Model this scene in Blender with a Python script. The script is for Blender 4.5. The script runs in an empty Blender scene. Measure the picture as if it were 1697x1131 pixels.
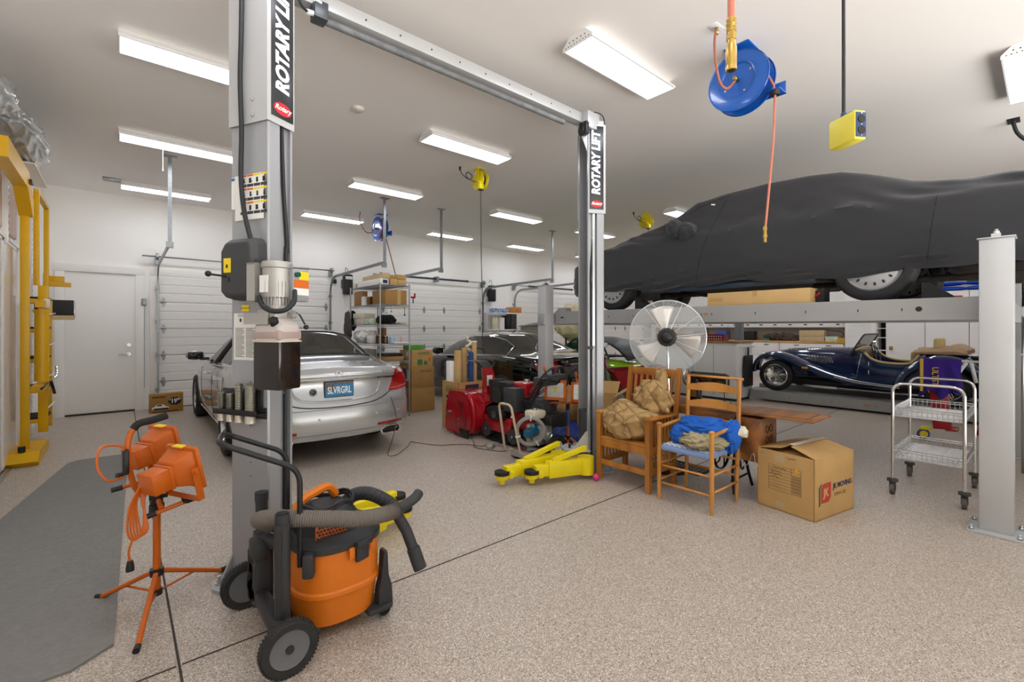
import bpy, bmesh, math, random
from mathutils import Vector as V, Matrix as Mx, noise as NZ
from mathutils.bvhtree import BVHTree
SC = bpy.context.scene
COL = SC.collection
R = math.radians
PI = math.pi
rnd = random.Random(7)

def lin(h):
    h = h.lstrip('#')
    o = []
    for i in (0, 2, 4):
        c = int(h[i:i+2], 16)/255
        o.append(c/12.92 if c <= .04045 else ((c+.055)/1.055)**2.4)
    return (*o, 1)

MATS = {}
def mat(name, col, rough=.5, metal=0, bump=0, bscale=60, var=0, vscale=8, coat=0, trans=0, alpha=1, emit=0, spec=.5, col2=None, sheen=0, stretch=None, ior=1.45):
    if name in MATS: return MATS[name]
    m = bpy.data.materials.new(name); m.use_nodes = True
    nt = m.node_tree; N = nt.nodes; L = nt.links
    p = N['Principled BSDF']
    c = lin(col)
    p.inputs['Base Color'].default_value = c
    p.inputs['Roughness'].default_value = rough
    p.inputs['Metallic'].default_value = metal
    p.inputs['Specular IOR Level'].default_value = spec
    p.inputs['IOR'].default_value = ior
    if coat: p.inputs['Coat Weight'].default_value = coat; p.inputs['Coat Roughness'].default_value = .04
    if trans: p.inputs['Transmission Weight'].default_value = trans
    if sheen: p.inputs['Sheen Weight'].default_value = sheen
    if alpha < 1: p.inputs['Alpha'].default_value = alpha
    if emit: p.inputs['Emission Color'].default_value = c; p.inputs['Emission Strength'].default_value = emit
    tc = None
    if var or bump or col2:
        tc = N.new('ShaderNodeTexCoord')
        src = tc.outputs['Object']
        if stretch:
            mp = N.new('ShaderNodeMapping'); mp.inputs['Scale'].default_value = stretch
            L.new(src, mp.inputs['Vector']); src = mp.outputs['Vector']
    if var or col2:
        n = N.new('ShaderNodeTexNoise'); n.inputs['Scale'].default_value = vscale; n.inputs['Detail'].default_value = 4
        L.new(src, n.inputs['Vector'])
        r = N.new('ShaderNodeValToRGB')
        c2 = lin(col2) if col2 else tuple(k*(1-var) for k in c[:3]) + (1,)
        r.color_ramp.elements[0].position = .35; r.color_ramp.elements[0].color = c2
        r.color_ramp.elements[1].position = .65; r.color_ramp.elements[1].color = c
        L.new(n.outputs['Fac'], r.inputs['Fac']); L.new(r.outputs['Color'], p.inputs['Base Color'])
    if bump:
        n = N.new('ShaderNodeTexNoise'); n.inputs['Scale'].default_value = bscale; n.inputs['Detail'].default_value = 3
        L.new(src, n.inputs['Vector'])
        b = N.new('ShaderNodeBump'); b.inputs['Strength'].default_value = bump; b.inputs['Distance'].default_value = .01
        L.new(n.outputs['Fac'], b.inputs['Height']); L.new(b.outputs['Normal'], p.inputs['Normal'])
    MATS[name] = m
    return m

def glass(name, col='#ffffff', a=.25, rough=.02):
    """thin see-through pane: a mix of transparent and glossy"""
    if name in MATS: return MATS[name]
    m = bpy.data.materials.new(name); m.use_nodes = True
    N = m.node_tree.nodes; L = m.node_tree.links
    out = N['Material Output']; N.remove(N['Principled BSDF'])
    t = N.new('ShaderNodeBsdfTransparent'); t.inputs[0].default_value = lin(col)
    g = N.new('ShaderNodeBsdfGlossy'); g.inputs['Roughness'].default_value = rough
    f = N.new('ShaderNodeLayerWeight'); f.inputs['Blend'].default_value = a
    x = N.new('ShaderNodeMixShader')
    L.new(f.outputs['Facing'], x.inputs[0]); L.new(t.outputs[0], x.inputs[1]); L.new(g.outputs[0], x.inputs[2]); L.new(x.outputs[0], out.inputs[0])
    MATS[name] = m
    return m

def T(x=0, y=0, z=0): return Mx.Translation((x, y, z))
def RX(a): return Mx.Rotation(R(a), 4, 'X')
def RY(a): return Mx.Rotation(R(a), 4, 'Y')
def RZ(a): return Mx.Rotation(R(a), 4, 'Z')
def frame(o, x, y):
    """matrix with origin o, local X along x, local Y near y"""
    x = V(x).normalized(); z = x.cross(V(y)).normalized(); y = z.cross(x)
    return Mx(((x.x, y.x, z.x, o[0]), (x.y, y.y, z.y, o[1]), (x.z, y.z, z.z, o[2]), (0, 0, 0, 1)))

def smooth_path(pts, k=6, closed=False):
    pts = [V(p) for p in pts]; n = len(pts)
    if n < 3: return pts
    out = []
    for i in range(n if closed else n-1):
        if closed: p0, p1, p2, p3 = pts[i-1], pts[i], pts[(i+1) % n], pts[(i+2) % n]
        else: p0, p1, p2, p3 = pts[max(i-1, 0)], pts[i], pts[i+1], pts[min(i+2, n-1)]
        for j in range(k):
            t = j/k
            out.append(.5*((2*p1)+(p2-p0)*t+(2*p0-5*p1+4*p2-p3)*t*t+(3*p1-p0-3*p2+p3)*t**3))
    if not closed: out.append(pts[-1])
    return out

def round_path(pts, r=.03, k=5, closed=False):
    """polyline with its corners rounded"""
    pts = [V(p) for p in pts]; n = len(pts); out = []
    for i in range(n):
        if not closed and i in (0, n-1): out.append(pts[i]); continue
        a, b, c = pts[i-1], pts[i], pts[(i+1) % n]
        u = (a-b); w = (c-b); q = min(r, u.length*.49, w.length*.49)
        s = b+u.normalized()*q; e = b+w.normalized()*q
        for j in range(k+1):
            t = j/k; out.append((1-t)**2*s+2*t*(1-t)*b+t*t*e)
    return out

class B:
    def __init__(s, M=None): s.v = []; s.f = []; s.s = []; s.M = M or Mx.Identity(4)
    def add(s, vs, fs, sm=False, M=None):
        m = s.M @ M if M is not None else s.M
        o = len(s.v)
        s.v += [m @ V(p) for p in vs]
        s.f += [tuple(i+o for i in f) for f in fs]
        s.s += [sm]*len(fs)
        return s
    def box(s, c, d, bev=0, M=None, seg=2):
        if bev <= 0:
            x, y, z = d[0]/2, d[1]/2, d[2]/2
            vs = [(c[0]+i*x, c[1]+j*y, c[2]+k*z) for i in (-1, 1) for j in (-1, 1) for k in (-1, 1)]
            return s.add(vs, [(0, 1, 3, 2), (4, 6, 7, 5), (0, 4, 5, 1), (2, 3, 7, 6), (0, 2, 6, 4), (1, 5, 7, 3)], False, M)
        bm = bmesh.new(); bmesh.ops.create_cube(bm, size=1)
        for v in bm.verts: v.co = V((v.co.x*d[0]+c[0], v.co.y*d[1]+c[1], v.co.z*d[2]+c[2]))
        bmesh.ops.bevel(bm, geom=bm.edges[:], offset=min(bev, min(d)*.49), segments=seg, affect='EDGES', profile=.5)
        bm.verts.index_update()
        s.add([v.co.copy() for v in bm.verts], [tuple(v.index for v in f.verts) for f in bm.faces], True, M); bm.free()
        return s
    def b2(s, a, b, bev=0, M=None):
        return s.box([(a[i]+b[i])/2 for i in range(3)], [abs(b[i]-a[i]) for i in range(3)], bev, M)
    def cyl(s, a, b, r, r2=None, n=16, M=None, caps=True):
        a = V(a); b = V(b); r2 = r if r2 is None else r2
        z = (b-a).normalized(); x = z.orthogonal().normalized(); y = z.cross(x)
        vs = []
        for p, q in ((a, r), (b, r2)):
            vs += [p+(x*math.cos(2*PI*i/n)+y*math.sin(2*PI*i/n))*q for i in range(n)]
        s.add(vs, [(i, (i+1) % n, n+(i+1) % n, n+i) for i in range(n)], True, M)
        if caps: s.add(vs, [tuple(range(n))[::-1], tuple(range(n, 2*n))], False, M)
        return s
    def tube(s, pts, r, n=8, closed=False, M=None, caps=True):
        pts = [V(p) for p in pts]; m = len(pts)
        if m < 2: return s
        rr = r if isinstance(r, (list, tuple)) else [r]*m
        tg = []
        for i in range(m):
            if closed: t = pts[(i+1) % m]-pts[i-1]
            else: t = pts[min(i+1, m-1)]-pts[max(i-1, 0)]
            tg.append(t.normalized() if t.length > 1e-9 else V((0, 0, 1)))
        x = tg[0].orthogonal().normalized(); vs = []
        for i in range(m):
            x = (x-tg[i]*x.dot(tg[i]))
            x = x.normalized() if x.length > 1e-6 else tg[i].orthogonal().normalized()
            y = tg[i].cross(x)
            vs += [pts[i]+(x*math.cos(2*PI*k/n)+y*math.sin(2*PI*k/n))*rr[i] for k in range(n)]
        fs = []
        for i in range(m if closed else m-1):
            a = i*n; b = ((i+1) % m)*n
            fs += [(a+k, a+(k+1) % n, b+(k+1) % n, b+k) for k in range(n)]
        s.add(vs, fs, True, M)
        if caps and not closed: s.add(vs, [tuple(range(n))[::-1], tuple(range((m-1)*n, m*n))], False, M)
        return s
    def lathe(s, prof, M=None, n=24, closed=False, caps=True):
        """prof: (r, z) points turned about Z"""
        vs = []; m = len(prof)
        for r, z in prof: vs += [(r*math.cos(2*PI*i/n), r*math.sin(2*PI*i/n), z) for i in range(n)]
        fs = []
        for j in range(m if closed else m-1):
            a = j*n; b = ((j+1) % m)*n
            fs += [(a+i, a+(i+1) % n, b+(i+1) % n, b+i) for i in range(n)]
        s.add(vs, fs, True, M)
        if not closed and caps:
            cp = []
            if prof[0][0] > 1e-5: cp.append(tuple(range(n))[::-1])
            if prof[-1][0] > 1e-5: cp.append(tuple(range((m-1)*n, m*n)))
            if cp: s.add(vs, cp, False, M)
        return s
    def grid(s, rows, closed=False, sm=True, M=None):
        n = len(rows[0]); vs = [p for r in rows for p in r]; fs = []
        for j in range(len(rows)-1):
            for i in range(n if closed else n-1):
                fs.append((j*n+i, j*n+(i+1) % n, (j+1)*n+(i+1) % n, (j+1)*n+i))
        return s.add(vs, fs, sm, M)
    def loft(s, rings, caps=True, sm=True, M=None):
        s.grid(rings, True, sm, M); n = len(rings[0])
        if caps: s.add(rings[0], [tuple(range(n))[::-1]], False, M); s.add(rings[-1], [tuple(range(n))], False, M)
        return s
    def prism(s, pts, z0, z1, M=None, sm=False):
        n = len(pts)
        vs = [(p[0], p[1], z0) for p in pts]+[(p[0], p[1], z1) for p in pts]
        s.add(vs, [tuple(range(n))[::-1], tuple(range(n, 2*n))], False, M)
        return s.add(vs, [(i, (i+1) % n, n+(i+1) % n, n+i) for i in range(n)], sm, M)
    def sph(s, c, r, n=16, M=None, sq=(1, 1, 1)):
        m = n//2; vs = []; fs = []
        for j in range(m+1):
            th = PI*j/m
            vs += [(c[0]+r*sq[0]*math.sin(th)*math.cos(2*PI*i/n), c[1]+r*sq[1]*math.sin(th)*math.sin(2*PI*i/n), c[2]+r*sq[2]*math.cos(th)) for i in range(n)]
        for j in range(m): fs += [(j*n+i, (j+1)*n+i, (j+1)*n+(i+1) % n, j*n+(i+1) % n) for i in range(n)]
        return s.add(vs, fs, True, M)
    def obj(s, name, m, parent=None, bevel=0, sub=0, soft=False, **tags):
        me = bpy.data.meshes.new(name)
        me.from_pydata(s.v, [], s.f)
        me.polygons.foreach_set('use_smooth', s.s)
        bm = bmesh.new(); bm.from_mesh(me)
        bmesh.ops.remove_doubles(bm, verts=bm.verts, dist=1e-5)
        bmesh.ops.recalc_face_normals(bm, faces=bm.faces)
        for e in bm.edges:
            if not soft and len(e.link_faces) == 2 and e.calc_face_angle(0) > .7: e.smooth = False
        bm.to_mesh(me); bm.free()
        if m: me.materials.append(m)
        o = bpy.data.objects.new(name, me); COL.objects.link(o)
        if parent: o.parent = parent
        if bevel:
            b = o.modifiers.new('b', 'BEVEL'); b.width = bevel; b.segments = 2; b.limit_method = 'ANGLE'; b.angle_limit = R(40)
        if sub:
            b = o.modifiers.new('s', 'SUBSURF'); b.levels = sub; b.render_levels = sub
        for k, v in tags.items(): o[k] = v
        return o

def tag(o, label, cat, group=None, kind=None):
    if label: o['label'] = label
    if cat: o['category'] = cat
    if group: o['group'] = group
    if kind: o['kind'] = kind
    return o
def thing(name, label, cat, loc=(0, 0, 0), rz=0, group=None):
    o = bpy.data.objects.new(name, None); COL.objects.link(o)
    o.location = loc; o.rotation_euler = (0, 0, R(rz)); o.empty_display_size = .1
    return tag(o, label, cat, group)
def struct(o, label=None):
    o['kind'] = 'structure'
    if label: o['label'] = label
    return o
def dup(root, loc=None, rz=None, label=None, group=None):
    def cp(o, par):
        c = o.copy(); COL.objects.link(c); c.parent = par
        for ch in KIDS.get(o.name, []): cp(ch, c)
        return c
    KIDS = {}
    for o in bpy.data.objects:
        if o.parent: KIDS.setdefault(o.parent.name, []).append(o)
    r = cp(root, None)
    if loc is not None: r.location = loc
    if rz is not None: r.rotation_euler = (0, 0, R(rz))
    if label: r['label'] = label
    if group: r['group'] = group
    return r

def text(s, size, M, m, parent, name='lettering', ext=.0006, shear=0, sx=1, off=0, align='CENTER', label=None, space=1):
    """lettering: a text curve turned into a mesh, lying in M's XY plane"""
    c = bpy.data.curves.new('t', 'FONT'); c.body = s; c.size = size; c.extrude = ext; c.shear = shear; c.offset = off
    c.align_x = align; c.align_y = 'CENTER'; c.resolution_u = 3; c.space_character = space
    o = bpy.data.objects.new('t', c); COL.objects.link(o)
    dg = bpy.context.evaluated_depsgraph_get()
    me = bpy.data.meshes.new_from_object(o.evaluated_get(dg))
    bpy.data.objects.remove(o); bpy.data.curves.remove(c)
    me.transform(M @ Mx.Diagonal((sx, 1, 1, 1)))
    me.materials.clear(); me.materials.append(m); me.name = name
    t = bpy.data.objects.new(name, me); COL.objects.link(t); t.parent = parent
    if label: t['label'] = label
    return t

def apply_mods(o):
    dg = bpy.context.evaluated_depsgraph_get(); dg.update()
    me = bpy.data.meshes.new_from_object(o.evaluated_get(dg))
    o.modifiers.clear(); o.data = me
    return o
def cut(o, cutters):
    """carve the cutters out of o and remove them again"""
    for c in cutters:
        b = o.modifiers.new('c', 'BOOLEAN'); b.operation = 'DIFFERENCE'; b.object = c; b.solver = 'EXACT'
    apply_mods(o)
    for c in cutters: bpy.data.objects.remove(c)
def bvh_of(*obs):
    vs = []; fs = []
    for o in obs:
        k = len(vs); vs += [v.co.copy() for v in o.data.vertices]; fs += [tuple(i+k for i in p.vertices) for p in o.data.polygons]
    return BVHTree.FromPolygons(vs, fs)
def shrink(bvh, rows, d, off=.004, back=1.5):
    """lay rows of points on a surface: each point shot along d, then lifted by off"""
    d = V(d).normalized(); out = []
    for r in rows:
        q = []
        for p in r:
            p = V(p); h, n, i, t = bvh.ray_cast(p-d*back, d)
            if h is None: h = bvh.find_nearest(p)[0]; n = -d
            if n.dot(d) > 0: n = -n
            q.append(h+n*off)
        out.append(q)
    return out
def patch(bvh, rows, d, off, th, b=None):
    """a thin shell of thickness th lying on a surface"""
    b = b or B()
    t = shrink(bvh, rows, d, off); u = shrink(bvh, rows, d, off-th)
    b.grid(t); b.grid([r[::-1] for r in u])
    e = [t[0], u[0]]; b.grid(e); b.grid([t[-1], u[-1]]); b.grid([[r[0] for r in t], [r[0] for r in u]]); b.grid([[r[-1] for r in t], [r[-1] for r in u]])
    return b
def lerp(a, b, t): return a+(b-a)*t
def rrect(x0, x1, y0, y1, r, k=4):
    o = []
    for cx_, cy_, a in ((x1-r, y1-r, 0), (x0+r, y1-r, 90), (x0+r, y0+r, 180), (x1-r, y0+r, 270)):
        for i in range(k+1): o.append((cx_+r*math.cos(R(a+90*i/k)), cy_+r*math.sin(R(a+90*i/k))))
    return o
def interp(tab, x):
    """piecewise smooth table lookup: tab = [(x, y), ...]"""
    if x <= tab[0][0]: return tab[0][1]
    for (a, p), (b, q) in zip(tab, tab[1:]):
        if x <= b:
            t = (x-a)/(b-a); return p+(q-p)*t
    return tab[-1][1]

def lump(c, rx, ry, rz, seed=0, amp=.25, f=2.2, fold=.10, ff=9, n=56, floor=None, M=None, b=None):
    """a rumpled heap of cloth or paper: a ball pushed in and out by long folds"""
    b = b or B(); rows = []; o = V((seed*7.3, seed*3.1, seed*1.7))
    ax = V((math.sin(seed*2.1), math.cos(seed*1.3), .6)).normalized(); ax2 = ax.cross(V((.3, .2, 1))).normalized()
    for j in range(n//2+1):
        th = PI*j/(n//2); r = []
        for i in range(n):
            ph = 2*PI*i/n; d = V((math.sin(th)*math.cos(ph), math.sin(th)*math.sin(ph), math.cos(th)))
            w1 = NZ.noise(d*1.4+o)*5; w2 = NZ.noise(d*1.8-o)*5
            k = 1+amp*NZ.noise(d*f+o)
            k += fold*(1-abs(math.sin(d.dot(ax)*ff*.5+w1)))**1.5*(.4+.6*abs(NZ.noise(d*1.5+o*2))*2)
            k += fold*.6*(1-abs(math.sin(d.dot(ax2)*ff*.6+w2)))**1.5
            p = V((c[0]+d.x*rx*k, c[1]+d.y*ry*k, c[2]+d.z*rz*k))
            if floor is not None and p.z < floor: p.z = floor+(.004 if (i+j) % 2 else .002)
            r.append(p)
        rows.append(r)
    b.grid(rows, True, M=M)
    return b

# ---------------------------------------------------------------- materials
M_wall = mat('wall paint', '#f3f1ee', .7, bump=.05, bscale=180)
M_ceil = mat('ceiling paint', '#f2efec', .85)
M_white = mat('white enamel', '#eeeeee', .35)
M_trim = mat('white trim paint', '#efedea', .4)
M_panel = mat('garage door enamel', '#e9e7e4', .4)
M_galv = mat('galvanised steel', '#9a9ea1', .38, .85, var=.2, vscale=30)
M_steel = mat('bright steel', '#c8cacc', .25, 1)
M_chrome = mat('chrome', '#e6e7e8', .08, 1)
M_liftgrey = mat('grey lift enamel', '#a3a5a8', .32, .25, var=.06, vscale=3)
M_liftlight = mat('light grey lift enamel', '#b9babb', .35, .15, var=.05, vscale=3)
M_runway = mat('grey runway enamel', '#a0a09f', .4, .15, var=.05, vscale=4)
M_black = mat('black plastic', '#1b1b1c', .4)
M_blackm = mat('black matt plastic', '#232425', .6, bump=.1, bscale=300)
M_darkgrey = mat('dark grey plastic', '#3a3b3d', .5)
M_rubber = mat('black rubber', '#1e1d1d', .75, bump=.2, bscale=120)
M_rubber2 = mat('worn grey rubber', '#4a4846', .8, var=.3, vscale=20)
M_cable = mat('black cable sheath', '#232427', .5)
M_yellow = mat('yellow enamel', '#e3a70c', .4, var=.05)
M_yellow2 = mat('bright yellow enamel', '#e8d40e', .4, var=.05)
M_orange = mat('orange enamel', '#c66010', .38)
M_orange2 = mat('orange plastic', '#d27012', .42, bump=.04, bscale=400)
M_blue = mat('blue enamel', '#0f58b4', .25, coat=.5)
M_red = mat('red enamel', '#a30f1b', .25, coat=.6)
M_brass = mat('brass', '#b99a52', .3, .9)
M_card = mat('brown cardboard', '#c09a62', .85, var=.1, vscale=5, bump=.05, bscale=40)
M_card2 = mat('tan cardboard', '#c8a670', .85, var=.08, vscale=6)
M_cardd = mat('dark brown cardboard', '#a9824e', .85, var=.1, vscale=5)
M_ink = mat('black ink', '#262320', .7)
M_green = mat('green print', '#3f7a3c', .7)
M_navy = mat('navy print', '#2c3554', .7)
M_oil = mat('dark oil', '#1c1613', .12)
M_signw = mat('white lettering', '#f2f2f2', .5)
M_signb = mat('black sign face', '#2b2d30', .3)
M_decalw = mat('white sticker', '#e8e8e4', .5)
M_decaly = mat('yellow sticker', '#efd21c', .5)
M_decalo = mat('orange sticker', '#d5691e', .5)
M_alu = mat('cast aluminium', '#b5b3ae', .45, .7, bump=.1, bscale=150)
M_tyre = mat('tyre rubber', '#232224', .7)

def m_floor():
    m = bpy.data.materials.new('flake epoxy floor'); m.use_nodes = True
    N = m.node_tree.nodes; L = m.node_tree.links; p = N['Principled BSDF']
    tc = N.new('ShaderNodeTexCoord')
    def vor(sc, seedoff):
        mp = N.new('ShaderNodeMapping'); mp.inputs['Location'].default_value = (seedoff, seedoff*2, 0)
        L.new(tc.outputs['Object'], mp.inputs['Vector'])
        v = N.new('ShaderNodeTexVoronoi'); v.inputs['Scale'].default_value = sc; L.new(mp.outputs['Vector'], v.inputs['Vector'])
        s = N.new('ShaderNodeSeparateColor'); L.new(v.outputs['Color'], s.inputs['Color'])
        return s.outputs['Red']
    r = N.new('ShaderNodeValToRGB'); r.color_ramp.interpolation = 'CONSTANT'
    els = [(0, '#a3968a'), (.28, '#b0a497'), (.5, '#bcb1a5'), (.68, '#8b7f72'), (.8, '#cdc4b9'), (.9, '#6c6054'), (.955, '#e0dad1')]
    r.color_ramp.elements[0].color = lin(els[0][1])
    r.color_ramp.elements[1].position = els[1][0]; r.color_ramp.elements[1].color = lin(els[1][1])
    for q, c in els[2:]:
        e = r.color_ramp.elements.new(q); e.color = lin(c)
    L.new(vor(230, 0), r.inputs['Fac'])
    n = N.new('ShaderNodeTexNoise'); n.inputs['Scale'].default_value = .8; n.inputs['Detail'].default_value = 3
    L.new(tc.outputs['Object'], n.inputs['Vector'])
    mx = N.new('ShaderNodeMix'); mx.data_type = 'RGBA'; mx.blend_type = 'MULTIPLY'; mx.inputs[0].default_value = .25
    L.new(r.outputs['Color'], mx.inputs[6]); L.new(n.outputs['Color'], mx.inputs[7])
    L.new(r.outputs['Color'], p.inputs['Base Color'])
    p.inputs['Roughness'].default_value = .42
    p.inputs['Specular IOR Level'].default_value = .45
    b = N.new('ShaderNodeBump'); b.inputs['Strength'].default_value = .12; b.inputs['Distance'].default_value = .003
    L.new(vor(170, 3), b.inputs['Height']); L.new(b.outputs['Normal'], p.inputs['Normal'])
    return m
M_floor = m_floor()

def m_wood(name, c1, c2, rough=.4, sc=6, stretch=(1, 1, 1)):
    m = bpy.data.materials.new(name); m.use_nodes = True
    N = m.node_tree.nodes; L = m.node_tree.links; p = N['Principled BSDF']
    tc = N.new('ShaderNodeTexCoord'); mp = N.new('ShaderNodeMapping'); mp.inputs['Scale'].default_value = stretch
    L.new(tc.outputs['Object'], mp.inputs['Vector'])
    n = N.new('ShaderNodeTexNoise'); n.inputs['Scale'].default_value = sc; n.inputs['Detail'].default_value = 6; n.inputs['Distortion'].default_value = 1.2
    L.new(mp.outputs['Vector'], n.inputs['Vector'])
    r = N.new('ShaderNodeValToRGB'); r.color_ramp.elements[0].position = .35; r.color_ramp.elements[0].color = lin(c2)
    r.color_ramp.elements[1].position = .6; r.color_ramp.elements[1].color = lin(c1)
    L.new(n.outputs['Fac'], r.inputs['Fac']); L.new(r.outputs['Color'], p.inputs['Base Color'])
    p.inputs['Roughness'].default_value = rough
    return m
# ---------------------------------------------------------------- camera
cam = bpy.data.cameras.new('camera'); cam.sensor_width = 36; cam.lens = 36*762/1697
cam.shift_x = 0; cam.shift_y = -(544-565.5)/1697*-1
co = bpy.data.objects.new('camera', cam); COL.objects.link(co)
co.location = (0, 0, 1.48); co.rotation_euler = (R(90), 0, -math.atan2(.6494, .7604))
cam.clip_start = .02; cam.clip_end = 100
SC.camera = co
vs = SC.view_settings; vs.view_transform = 'Standard'; vs.look = 'None'; vs.gamma = 1; vs.exposure = 0.78; vs.use_curve_mapping = False
SC.cycles.max_bounces = 12; SC.cycles.diffuse_bounces = 9; SC.cycles.glossy_bounces = 4; SC.cycles.transmission_bounces = 6; SC.cycles.transparent_max_bounces = 16
SC.cycles.sample_clamp_indirect = 6; SC.cycles.use_denoising = True; SC.cycles.caustics_reflective = False; SC.cycles.caustics_refractive = False
w = bpy.data.worlds.new('ceiling_fill'); SC.world = w; w.use_nodes = True
wn = w.node_tree; bg = wn.nodes['Background']
# daylight: an added world gradient, brighter below the horizon to light the ceiling
tc_ = wn.nodes.new('ShaderNodeTexCoord'); sp_ = wn.nodes.new('ShaderNodeSeparateXYZ'); mr_ = wn.nodes.new('ShaderNodeMapRange')
mr_.inputs[1].default_value = -.12; mr_.inputs[2].default_value = .08; mr_.inputs[3].default_value = 3.9; mr_.inputs[4].default_value = .35
wn.links.new(tc_.outputs['Generated'], sp_.inputs[0]); wn.links.new(sp_.outputs['Z'], mr_.inputs[0]); wn.links.new(mr_.outputs[0], bg.inputs[1])
bg.inputs[0].default_value = lin('#f6f3ee')

# ---------------------------------------------------------------- room shell
XW, YW, ZC, XF, YN = -.98, 10.68, 3.83, 16.7, -3.0
struct(B().b2((XW-.2, YN, -.1), (XF+.2, YW+.2, 0)).obj('floor', M_floor), 'speckled beige and grey flake epoxy garage floor')
struct(B().b2((XW-.2, YN, ZC), (XF+.2, YW+.2, ZC+.1)).obj('ceiling', M_ceil), 'flat pale grey painted garage ceiling')
struct(B().b2((XW-.2, YW, 0), (XF+.2, YW+.2, ZC)).obj('wall_back', M_wall), 'white garage wall with the overhead doors')
struct(B().b2((XW-.2, YN, 0), (XW, YW, ZC)).obj('wall_left', M_wall), 'white garage wall behind the storage rack')
struct(B().b2((XF, YN, 0), (XF+.2, YW, ZC)).obj('wall_right', M_wall), 'white garage wall behind the long workbench')
struct(B().b2((8.2, YN-.2, 0), (XF+.2, YN, ZC)).obj('wall_front_blocker', M_wall), 'unseen white wall added behind the camera to limit the fill light')  # unseen wall added to hold back world light on the right
M_joint = mat('joint filler', '#3f3a36', .9)
for i, (a, b) in enumerate((((.195, -1, .0005), (.205, YW, .0015)), ((.21, 2.474, .0005), (XF, 2.484, .0015)), ((XW, 2.474, .0005), (.19, 2.484, .0015)), ((8.0, 2.49, .0005), (8.01, YW, .0015)))):
    struct(B().b2(a, b).obj('trim_%d' % (i+1), M_joint), 'dark control joint across the floor')
struct(B().b2((.36, YW-.02, 0), (.50, YW, .1)).b2((3.78, YW-.02, 0), (4.78, YW, .1)).b2((8.1, YW-.02, 0), (9.05, YW, .1)).obj('baseboard_back', M_trim), 'white baseboard between the overhead doors')

# personnel door
dr = struct(thing('door_1', 'plain white personnel door with a dark sill', None, (-.25, YW, 0)))
dr['label'] = 'plain white personnel door with lever handle and dark sill'
B().b2((-.44, -.045, .03), (.46, -.01, 2.42), .003).obj('door_leaf', M_trim, dr)
b = B()
for x0, x1 in ((-.56, -.45), (.47, .59)): b.b2((x0, -.07, 0), (x1, .0, 2.429), .006)
b.b2((-.57, -.075, 2.43), (.60, 0, 2.56), .006); b.b2((-.45, -.05, 0), (-.44, -.0, 2.43)); b.b2((.46, -.05, 0), (.47, 0, 2.43))
b.obj('door_frame', M_trim, dr)
B().b2((-.44, -.06, 0), (.46, -.012, .03), .004).obj('door_sill', mat('bronze sill', '#2d2926', .5), dr)
b = B(); b.cyl((.38, -.045, 1.02), (.38, -.06, 1.02), .032); b.cyl((.38, -.06, 1.02), (.38, -.1, 1.02), .011)
b.tube(round_path([(.38, -.095, 1.02), (.33, -.1, 1.02), (.24, -.097, 1.015)], .02), .009)
b.obj('door_handle', M_steel, dr)
B().cyl((.38, -.045, 1.18), (.38, -.062, 1.18), .03).cyl((.38, -.06, 1.18), (.38, -.07, 1.18), .012).obj('deadbolt', M_steel, dr)

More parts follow.
